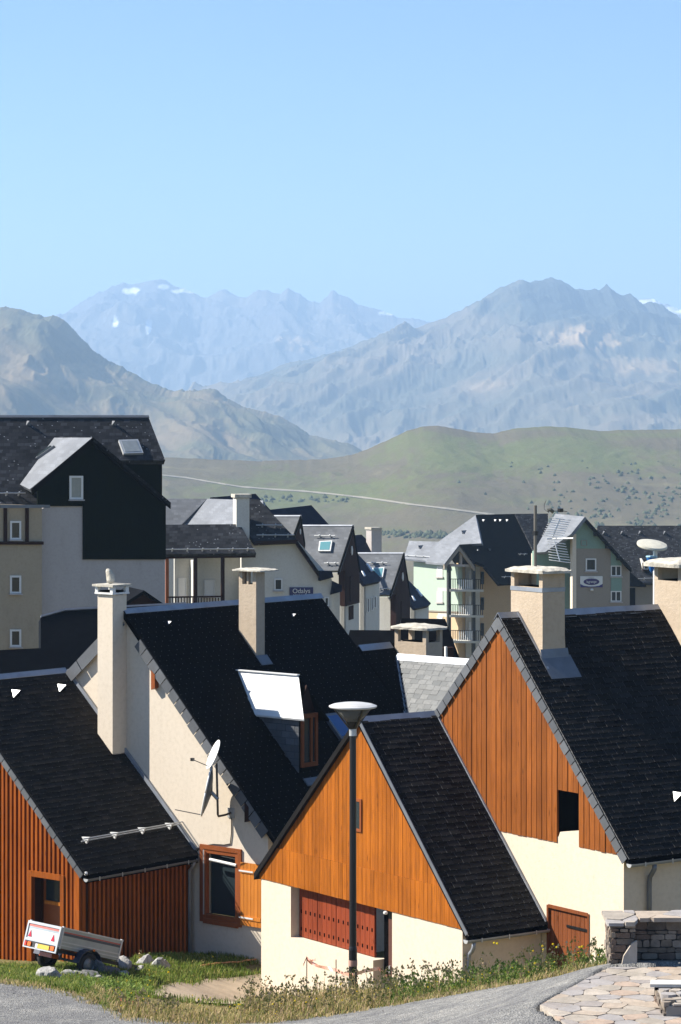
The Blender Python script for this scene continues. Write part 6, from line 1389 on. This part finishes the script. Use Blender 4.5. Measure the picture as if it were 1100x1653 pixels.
# ---- barrier tape, stakes, hoses
stake_m = plain('rusty stake', (.07, .045, .035), .8)
def stake(px, pyb, pyt, Y, label):
    b = at(px, pyb, Y); h = (pyb - pyt) * Y / F; b[2] = gz(b[0], b[1])
    h = (YH - pyt) / F * Y - b[2]
    o = MB().tube([(0, 0, -.2), (random.uniform(-.01, .01), 0, h)], .012, 6).build('stake', stake_m); o.location = b; tag(o, label, 'stake', 'stakes holding the barrier tape'); return (b[0], b[1], b[2] + h)
s1 = stake(495, 1590, 1546, 58.2, 'thin rusty stake with a knot of orange tape before the cream wall')
s2 = stake(543, 1600, 1549, 57.6, 'thin bare rusty stake nearest to the street lamp')
tape_m = bpy.data.materials.new('faded barrier tape'); tape_m.use_nodes = True; b_ = tape_m.node_tree.nodes['Principled BSDF']; b_.inputs['Base Color'].default_value = (.80, .33, .22, 1); b_.inputs['Roughness'].default_value = .4; b_.inputs['Transmission Weight'].default_value = .35
def ribbon(pts, w, name, mat, label, cat, group=None, tw=.4):
    P = [Vector(p) for p in pts]; Q = []
    for i in range(len(P) - 1):
        for k in range(6): q = k / 6; Q.append(P[i].lerp(P[i + 1], q))
    Q.append(P[-1]); vs = []; fs = []
    for i, p in enumerate(Q):
        a = tw * math.sin(i * .9) + random.uniform(-.2, .2); vs += [p + Vector((0, math.sin(a) * w / 2, math.cos(a) * w / 2)), p - Vector((0, math.sin(a) * w / 2, math.cos(a) * w / 2)) + Vector((0, .004, 0))]
        if i: fs.append((2*i-2, 2*i, 2*i+1, 2*i-1))
    return tag(MB().add(vs, fs).build(name, mat, recalc=False), label, cat, group)
ribbon([s1, at(500, 1553, 58.2), at(515, 1560, 58), at(543, 1566, 57.6), at(556, 1572, 56.5), at(570, 1574, 55.3), at(590, 1567, 56), at(605, 1565, 56.5), at(612, 1563, 57), at(618, 1569, 57), at(626, 1577, 57)], .075, 'barrier_tape', tape_m, 'faded orange barrier tape sagging round the lamp post', 'tape')
ribbon([at(490, 1558, 58.1), s1, at(503, 1551, 58.1), at(510, 1549, 58)], .05, 'tape_knot', tape_m, 'short knot of orange tape tied on the stake', 'tape')
red_m = plain('faded red plastic', (.62, .14, .09), .5)
def hose(pxs, r, name, mat, label, up=.03):
    P = []
    for i in range(len(pxs) - 1):
        for k in range(5): q = k / 5; p = ghit(pxs[i][0] * (1 - q) + pxs[i+1][0] * q, pxs[i][1] * (1 - q) + pxs[i+1][1] * q); P.append((p[0], p[1], gz(p[0], p[1]) + up + random.uniform(0, .03)))
    return tag(MB().tube(P, r, 6).build(name, mat, smooth=True), label, 'hose')
hose([(174, 1608), (180, 1616), (200, 1622), (222, 1627)], .045, 'hose', red_m, 'faded red plastic duct lying at the gravel edge', .06)
hose([(325, 1567), (350, 1563), (385, 1560), (412, 1556), (424, 1553)], .025, 'hose', plain('orange duct', (.60, .26, .10), .5), 'thin orange duct lying across the upper grass', .10)
hose([(193, 1603), (200, 1599), (209, 1596)], .035, 'hose', plain('dark red cloth', (.40, .04, .04), .6), 'short dark red duct end beside the small plants', .08)

# ---- antenna on the big chimney
mp_ = FC.w(.95, 4.45, 6.22); an = empty('television_antenna', mp_, R(90 - 55)); tag(an, 'white rod television antenna on a mast above the big chimney', 'antenna')
s_ = mp_[1] / F; hM = (925 - 824) * s_
MB().tube([(0, 0, -.1), (0, 0, hM)], .04, 8).build('mast', plain('weathered mast', (.14, .13, .11), .6), an)
wm = M['white_metal']; U_ = Vector(FC.M.T @ np.array([1, 0, 0])); Vv = Vector(FC.M.T @ np.array([0, 1, 0]))
def apx(px, py, dy=0): # point on the plane through the mast facing the viewer
    p = ray(px, py) * (mp_[1] + dy); return Vector(FC.M.T @ (p - mp_))
boom = MB().tube([apx(884, 870), apx(926, 869, -.4)], .022, 6).build('boom', wm, an)
for k in range(9):
    q = k / 8; c0 = apx(905 - 13 * q, 838 + 28 * q, -.05 - .1 * q); MB().tube([c0 - U_ * .25 + Vector((0, 0, .03)), c0 + U_ * .25 - Vector((0, 0, .03))], .011, 5).build('upper_rod', wm, an)
for k in range(8):
    q = k / 7; c0 = apx(899 + 5 * q, 875 + 30 * q, -.1 - .1 * q); MB().tube([c0 - U_ * (.22 + .04 * q) + Vector((0, 0, .02)), c0 + U_ * (.22 + .04 * q) - Vector((0, 0, .05))], .010, 5).build('lower_rod', wm, an)
MB().tube([apx(905, 837, -.05), apx(892, 868, -.1)], .016, 5).build('upper_spine', wm, an); MB().tube([apx(895, 873, -.1), apx(904, 906, -.2)], .014, 5).build('lower_spine', wm, an)
MB().box(-.05, -.05, hM - .72, .05, .05, hM - .62).build('clamp', M['black'], an)
MB().tube([apx(884, 824), apx(889, 823), apx(894, 827)], .05, 6).build('mast_head', plain('amplifier box', (.10, .10, .08), .6), an)
MB().tube([apx(888, 826), apx(905, 824), apx(916, 826)], .008, 5).build('cross_arm', M['black'], an); MB().box(*(apx(905, 824) - Vector((.05, .05, .04))), *(apx(905, 824) + Vector((.05, .05, .05)))).build('dipole', M['black'], an)
MB().tube([apx(887, 828), apx(879, 822), apx(879, 814), apx(882, 808)], .006, 5).build('whip', M['black'], an)

# ---- oval reflector lamp on its tall mast behind the right chalet
Yo = 86.0; ob_ = at(1058, 975, Yo); zg = gz(ob_[0], Yo)
ol = empty('reflector_lamp', (ob_[0], Yo, zg)); tag(ol, 'tall white mast lamp with oval reflector and blue cone projector', 'street lamp')
so = Yo / F; zz = lambda py: (YH - py) * so - zg; xx = lambda px: (px - 1058) * so
MB().lathe([(.09, -.3), (.09, 4), (.065, zz(884))], 14).build('mast', M['white_paint'], ol, smooth=False)
rfl = MB(); n = 32; vs = []
for q, dz in ((1.0, 0), (.98, .05), (.6, .085), (0.02, .10), (.02, .03), (.6, .0), (.98, -.03)):
    vs += [(xx(1052) + q * .48 * math.cos(2*math.pi*j/n), q * .40 * math.sin(2*math.pi*j/n) - .15, zz(880) + dz + .32 * q * .40 * math.sin(2*math.pi*j/n) - .10 * q * .48 * math.cos(2*math.pi*j/n)) for j in range(n)]
rfl.add(vs, [(i*n+j, i*n+(j+1)%n, ((i+1)%7)*n+(j+1)%n, ((i+1)%7)*n+j) for i in range(7) for j in range(n)]).build('oval_reflector', plain('cream reflector', (.60, .58, .48), .5), ol, smooth=False)
blue = plain('blue enamel', (.02, .16, .48), .3)
for (px, pt, pb) in ((1051.5, 899, 925), (1078, 937, 955)):
    c = MB().lathe([(.01, zz(pb)), (.06, zz(pb) + .08), (.17, zz(pt)), (.15, zz(pt) - .01), (.0, zz(pt) - .02)], 16, (xx(px), -.12, 0)).build('projector', blue, ol, smooth=False)
    MB().lathe([(.175, zz(pt) - .01), (.185, zz(pt) + .02), (.175, zz(pt) + .04), (.0, zz(pt) + .045)], 16, (xx(px), -.12, 0)).build('lens_ring', plain('pale blue ring', (.35, .6, .75), .3), c)
for py in (925, 953, 968): MB().bar((.0, -.02, zz(py)), (xx(1082), -.10, zz(py)), .03, .04).build('bracket_arm', M['white_paint'], ol)
MB().tube([(xx(1046), .1, zz(892)), (xx(1044), .1, zz(895)), (xx(1046), .1, zz(898)), (xx(1052), .05, zz(898))], .012, 5).build('cable_loop', M['black'], ol)
# ------------------------------------------------------------------ grass and weeds
def leaf_mat(name, stops, rough=.7):
    m, t, b = nt(name); g = N(t, 'NewGeometry'); r = ramp(t, g.outputs['Random Per Island'], stops); L(t, r.outputs[0], b.inputs['Base Color'])
    b.inputs['Roughness'].default_value = rough; b.inputs['Specular IOR Level'].default_value = .25
    tr = N(t, 'BsdfTranslucent'); L(t, r.outputs[0], tr.inputs[0]); mx = N(t, 'MixShader', i_0=.45); o = [n for n in t.nodes if n.type == 'OUTPUT_MATERIAL'][0]
    L(t, b.outputs[0], mx.inputs[1]); L(t, tr.outputs[0], mx.inputs[2]); L(t, mx.outputs[0], o.inputs['Surface']); return m
grass_m = leaf_mat('green meadow grass', [(0, (.07, .12, .016)), (.5, (.14, .20, .028)), (.85, (.21, .25, .045)), (1, (.40, .34, .13))])
weed_m = leaf_mat('dry weeds', [(0, (.12, .15, .035)), (.25, (.20, .21, .055)), (.5, (.38, .31, .12)), (.8, (.58, .45, .24)), (1, (.38, .25, .19))])
green_m = leaf_mat('fresh green weeds', [(0, (.07, .13, .022)), (.6, (.15, .23, .04)), (1, (.27, .33, .08))])
yellow_m = leaf_mat('yellow petals', [(0, (.75, .50, .01)), (1, (.85, .66, .03))])
def mesh_np(name, V, Fc, mat, label, cat):
    me = bpy.data.meshes.new(name); me.vertices.add(len(V)); me.vertices.foreach_set('co', V.ravel())
    nl = Fc.size; me.loops.add(nl); me.loops.foreach_set('vertex_index', Fc.ravel()); me.polygons.add(len(Fc)); me.polygons.foreach_set('loop_start', np.arange(0, nl, Fc.shape[1])); 
    try: me.polygons.foreach_set('loop_total', np.full(len(Fc), Fc.shape[1]))
    except Exception: pass
    me.materials.append(mat); me.update(calc_edges=True); me.validate()
    o = bpy.data.objects.new(name, me); col.objects.link(o); return tag(o, label, cat, kind='stuff')
def blades(P, h, w, lean):
    """each blade: two stacked quads tapering, bent outward"""
    n = len(P); a = rng.uniform(0, 2 * np.pi, n); d = np.stack([np.cos(a), np.sin(a), np.zeros(n)], 1); s = np.stack([-np.sin(a), np.cos(a), np.zeros(n)], 1)
    up = np.array([0, 0, 1.0]); ln = lean * rng.uniform(.2, 1, n)
    p1 = P + up * (h * .55)[:, None] + d * (h * ln * .25)[:, None]; p2 = P + up * (h * (1 - .3 * ln))[:, None] + d * (h * ln * .8)[:, None]; hw = (w / 2)[:, None]
    V = np.stack([P - s * hw, P + s * hw, p1 + s * hw * .8, p1 - s * hw * .8, p2], 1).reshape(-1, 3)
    b = np.arange(n)[:, None] * 5
    F3 = np.concatenate([b + np.array([0, 1, 2]), b + np.array([0, 2, 3]), b + np.array([3, 2, 4])], 1).reshape(-1, 3)
    return V, F3
def in_poly_(x, y, poly):
    c = np.zeros(len(x), bool); k = len(poly)
    for i in range(k):
        (x1, y1), (x2, y2) = poly[i], poly[(i + 1) % k]; m = ((y1 > y) != (y2 > y)) & (x < (x2 - x1) * (y - y1) / (y2 - y1 + 1e-9) + x1); c ^= m
    return c
def scatter(poly, n):
    P = np.array(poly); x = rng.uniform(P[:, 0].min(), P[:, 0].max(), n * 3); y = rng.uniform(P[:, 1].min(), P[:, 1].max(), n * 3); k = in_poly(x, y, poly); x, y = x[k][:n], y[k][:n]
    return np.stack([x, y, ground_z(x, y) + .03], 1)
lawn = [tuple(ghit(*p)[:2]) for p in ((-60, 1560), (0, 1562), (60, 1566), (160, 1562), (220, 1550), (300, 1545), (430, 1532), (440, 1573), (330, 1580), (255, 1592), (215, 1612), (172, 1640), (140, 1612), (80, 1600), (0, 1586), (-60, 1576))]
P = scatter(lawn, 30000); dens = fbm(P[:, 0] * 1.1, P[:, 1] * 1.1, 4, 71); P = P[dens > .36]; dens = dens[dens > .36]
V, Fc = blades(P, rng.uniform(.07, .17, len(P)) * (.6 + 1.1 * dens), rng.uniform(.012, .028, len(P)), .9); mesh_np('grass', V, Fc, grass_m, 'short sunny green grass between gravel and houses', 'grass')
# roadside strip: dense dry weeds
def strip(n, x0, x1, d0, d1):
    x = rng.uniform(x0, x1, n); y = road_edge(x) + d0 + (d1 - d0) * rng.uniform(0, 1, n) ** 1.3; return np.stack([x, y, ground_z(x, y) + .03], 1)
P = strip(23000, -5.2, 6.0, -.25, 4.2); P = P[(P[:, 0] > -1.9) | (P[:, 1] < road_edge(P[:, 0]) + 1.7)]; k = fbm(P[:, 0] * 1.6, P[:, 1] * 1.6, 3, 33); P = P[k > .33]; k = k[k > .33]
V, Fc = blades(P, rng.uniform(.08, .30, len(P)) * (.45 + k), rng.uniform(.010, .022, len(P)), 1.0); mesh_np('weeds', V, Fc, weed_m, 'dry low weeds along the road edge', 'weeds')
# taller stalks with small leaves and seed heads
def stalks(P, H_, nl, lw, mat, name, label, head=True, seed_sz=.02):
    Vs = []; Fs = []; b = 0
    for p, h in zip(P, H_):
        lean = rng.normal(0, .16, 2); top = p + np.array([lean[0] * h, lean[1] * h, h]); w = .006
        mid = p + np.array([lean[0] * h * .3, lean[1] * h * .3, h * .55])
        V = [p + [-w, 0, 0], p + [w, 0, 0], mid + [w, 0, 0], mid + [-w, 0, 0], top]; f = [(0, 1, 2), (0, 2, 3), (3, 2, 4)]
        for j in range(nl):
            q = rng.uniform(.1, 1.0); c = (p + (mid - p) * q / .55) if q < .55 else (mid + (top - mid) * (q - .55) / .45)
            a = rng.uniform(0, 6.28); ll = lw * rng.uniform(1.2, 3.2) * (1.3 - .6 * q); dr = np.array([math.cos(a), math.sin(a), rng.uniform(.0, 1.0)]); sd = np.array([-math.sin(a), math.cos(a), 0]) * lw * .5
            i = len(V); V += [c, c + dr * ll * .5 + sd, c + dr * ll, c + dr * ll * .5 - sd]; f += [(i, i + 1, i + 2), (i, i + 2, i + 3)]
        if head:
            for j in range(4):
                c = top + rng.normal(0, .03, 3); i = len(V); s = seed_sz * rng.uniform(.6, 1.4); V += [c + [-s, 0, -s], c + [s, 0, -s], c + [0, s * .4, s]]; f += [(i, i + 1, i + 2)]
        Vs += V; Fs += [(x + b, y + b, z + b) for x, y, z in f]; b += len(V)
    return mesh_np(name, np.array(Vs, float), np.array(Fs), mat, label, 'weeds')
P = strip(760, -4.6, 1.2, .05, 3.0); P = P[(P[:, 0] > -1.9) | (P[:, 1] < road_edge(P[:, 0]) + 1.4)]; k = fbm(P[:, 0] * 1.2, P[:, 1] * 1.2, 3, 35); P = P[k > .42]
stalks(P, rng.uniform(.18, .55, len(P)) * np.where(P[:, 0] < -1.9, .75, 1), 9, .024, weed_m, 'dry_weeds', 'tall dry brown weeds in front of the garage wall')
P = strip(430, .8, 6.1, .05, 3.0); stalks(P, rng.uniform(.15, .5, len(P)), 12, .03, green_m, 'green_weeds', 'leafy green weeds along the road below the right chalet')
P = strip(200, .8, 6.1, .3, 3.0); stalks(P, rng.uniform(.3, .7, len(P)), 6, .022, weed_m, 'seed_stalks', 'tall straw seed stalks below the right chalet')
P = scatter([tuple(ghit(*p)[:2]) for p in ((130, 1590), (215, 1585), (250, 1600), (230, 1640), (170, 1636), (130, 1606))], 110)
stalks(P, rng.uniform(.12, .34, len(P)), 12, .035, green_m, 'leafy_weeds', 'low leafy weeds at the gravel corner below the rocks', head=False)
# yellow flower heads
Vs = []; Fs = []
def flower(c, r):
    b = len(Vs)
    for j in range(7): a = 2 * math.pi * j / 7; Vs.append((c[0] + r * math.cos(a), c[1] + r * .5 * math.sin(a) - .0, c[2] + r * math.sin(a) * .8))
    Vs.append((c[0], c[1] - r * .35, c[2] + r * .2))
    for j in range(7): Fs.append((b + j, b + (j + 1) % 7, b + 7))
for p in strip(110, -4.6, 6.1, .1, 2.2): flower(p + [0, 0, rng.uniform(.15, .4)], rng.uniform(.010, .02))
for (px, py) in ((893, 1524), (899, 1529), (861, 1535), (877, 1533), (864, 1555), (862, 1561), (936, 1529), (940, 1528), (934, 1538), (917, 1544), (950, 1560), (876, 1527), (798, 1522), (803, 1523)): flower(ray(px, py) * (road_edge(np.array([ray(px, py)[0] * 51]))[0] + .8), rng.uniform(.015, .026))
P = scatter(lawn, 26)
for p in P: flower(p + [0, 0, .12], rng.uniform(.02, .03))
mesh_np('wildflowers', np.array(Vs, float), np.array(Fs), yellow_m, 'small yellow wildflowers dotted through the roadside weeds', 'flowers')
# single plants one can pick out
def plant(px, py, h, label, mat, n=26, seed=1, cat='plant'):
    p = ghit(px, py); r2 = np.random.default_rng(seed); e = empty('wild_plant', p); tag(e, label, cat)
    st = MB(); lf = MB()
    for k in range(7):
        a = r2.uniform(0, 6.28); l = h * r2.uniform(.5, 1); tip = Vector((math.cos(a) * l * .45, math.sin(a) * l * .45, l)); st.tube([(0, 0, -.05), tuple(tip * .5 + Vector((0, 0, .05))), tuple(tip)], [.008, .006, .003], 5)
        for j in range(n // 4):
            q = r2.uniform(.2, 1); c = tip * q; b = r2.uniform(0, 6.28); d = Vector((math.cos(b), math.sin(b), r2.uniform(.1, .8))) * h * .22; s = Vector((-math.sin(b), math.cos(b), 0)) * h * .06
            lf.quad(c, c + d * .5 + s, c + d, c + d * .5 - s)
    st.build('stem', mat, e); f_ = lf.build('foliage', mat, e, recalc=False)
plant(232, 1560, .42, 'dry feathery plant standing between the pale rocks', weed_m, 30, 3)
plant(240, 1592, .30, 'dark green bushy plant beside the short red duct', green_m, 40, 4)
plant(172, 1610, .34, 'grey green bushy plant at the corner of the gravel', green_m, 40, 5)

# loose gravel on the road shoulder
Vs = []; Fs = []
xg = rng.uniform(-9, 6, 2600); dg = rng.exponential(.9, 2600); yg = road_edge(xg) - .05 - dg; keep_ = (xg < -2.6) | (rng.uniform(0, 1, 2600) < .35); xg, yg = xg[keep_], yg[keep_]; zg_ = ground_z(xg, yg) + .08
for x_, y_, z_ in zip(xg, yg, zg_):
    s_ = .010 + .022 * rng.uniform() ** 3; b_ = len(Vs); a_ = rng.uniform(0, 6.28)
    for k_ in range(4): Vs.append((x_ + s_ * math.cos(a_ + k_ * 1.57) * rng.uniform(.7, 1.3), y_ + s_ * math.sin(a_ + k_ * 1.57) * rng.uniform(.7, 1.3), z_ - .006))
    Vs.append((x_ + rng.uniform(-.3, .3) * s_, y_ + rng.uniform(-.3, .3) * s_, z_ + s_ * rng.uniform(.5, 1.0)))
    for k_ in range(4): Fs.append((b_ + k_, b_ + (k_ + 1) % 4, b_ + 4))
mesh_np('gravel', np.array(Vs, float), np.array(Fs), leaf_mat('loose grey gravel', [(0, (.10, .10, .10)), (.5, (.24, .23, .22)), (1, (.45, .43, .40))], .95), 'loose grey gravel scattered along the road shoulder', 'gravel')

# ragged fringe of short tufts creeping over the road edge
cx_t = rng.uniform(-8, 6, 260); cy_t = road_edge(cx_t) + rng.uniform(-.55, .25, 260); Pt = []
for a_, b_ in zip(cx_t, cy_t):
    k_ = rng.integers(10, 34); q_ = rng.normal(0, .10, (k_, 2)); Pt.append(np.stack([a_ + q_[:, 0], b_ + q_[:, 1], np.zeros(k_)], 1))
Pt = np.concatenate(Pt); Pt[:, 2] = ground_z(Pt[:, 0], Pt[:, 1]) + .07
V, Fc = blades(Pt, rng.uniform(.04, .14, len(Pt)), rng.uniform(.010, .02, len(Pt)), 1.0); mesh_np('edge_grass', V, Fc, weed_m, 'short straw tufts creeping over the road edge', 'grass')

# tufts growing over the border of the sandy ramp
rb_ = [ghit(*p) for p in ((222, 1609), (262, 1595), (330, 1584), (424, 1573))]; rb2_ = [ghit(*p) for p in ((222, 1609), (300, 1620), (400, 1626), (470, 1612))]; Pt = []
for pl_ in (rb_, rb2_):
    for i_ in range(len(pl_) - 1):
        for k_ in range(230): q_ = rng.uniform(); p_ = pl_[i_] * (1 - q_) + pl_[i_ + 1] * q_; Pt.append((p_[0] + rng.normal(0, .09), p_[1] + rng.normal(0, .16), 0))
Pt = np.array(Pt); Pt[:, 2] = ground_z(Pt[:, 0], Pt[:, 1]) + .02
V, Fc = blades(Pt, rng.uniform(.08, .22, len(Pt)), rng.uniform(.012, .024, len(Pt)), .9); mesh_np('border_grass', V, Fc, grass_m, 'green tufts growing over the border of the sandy ramp', 'grass')
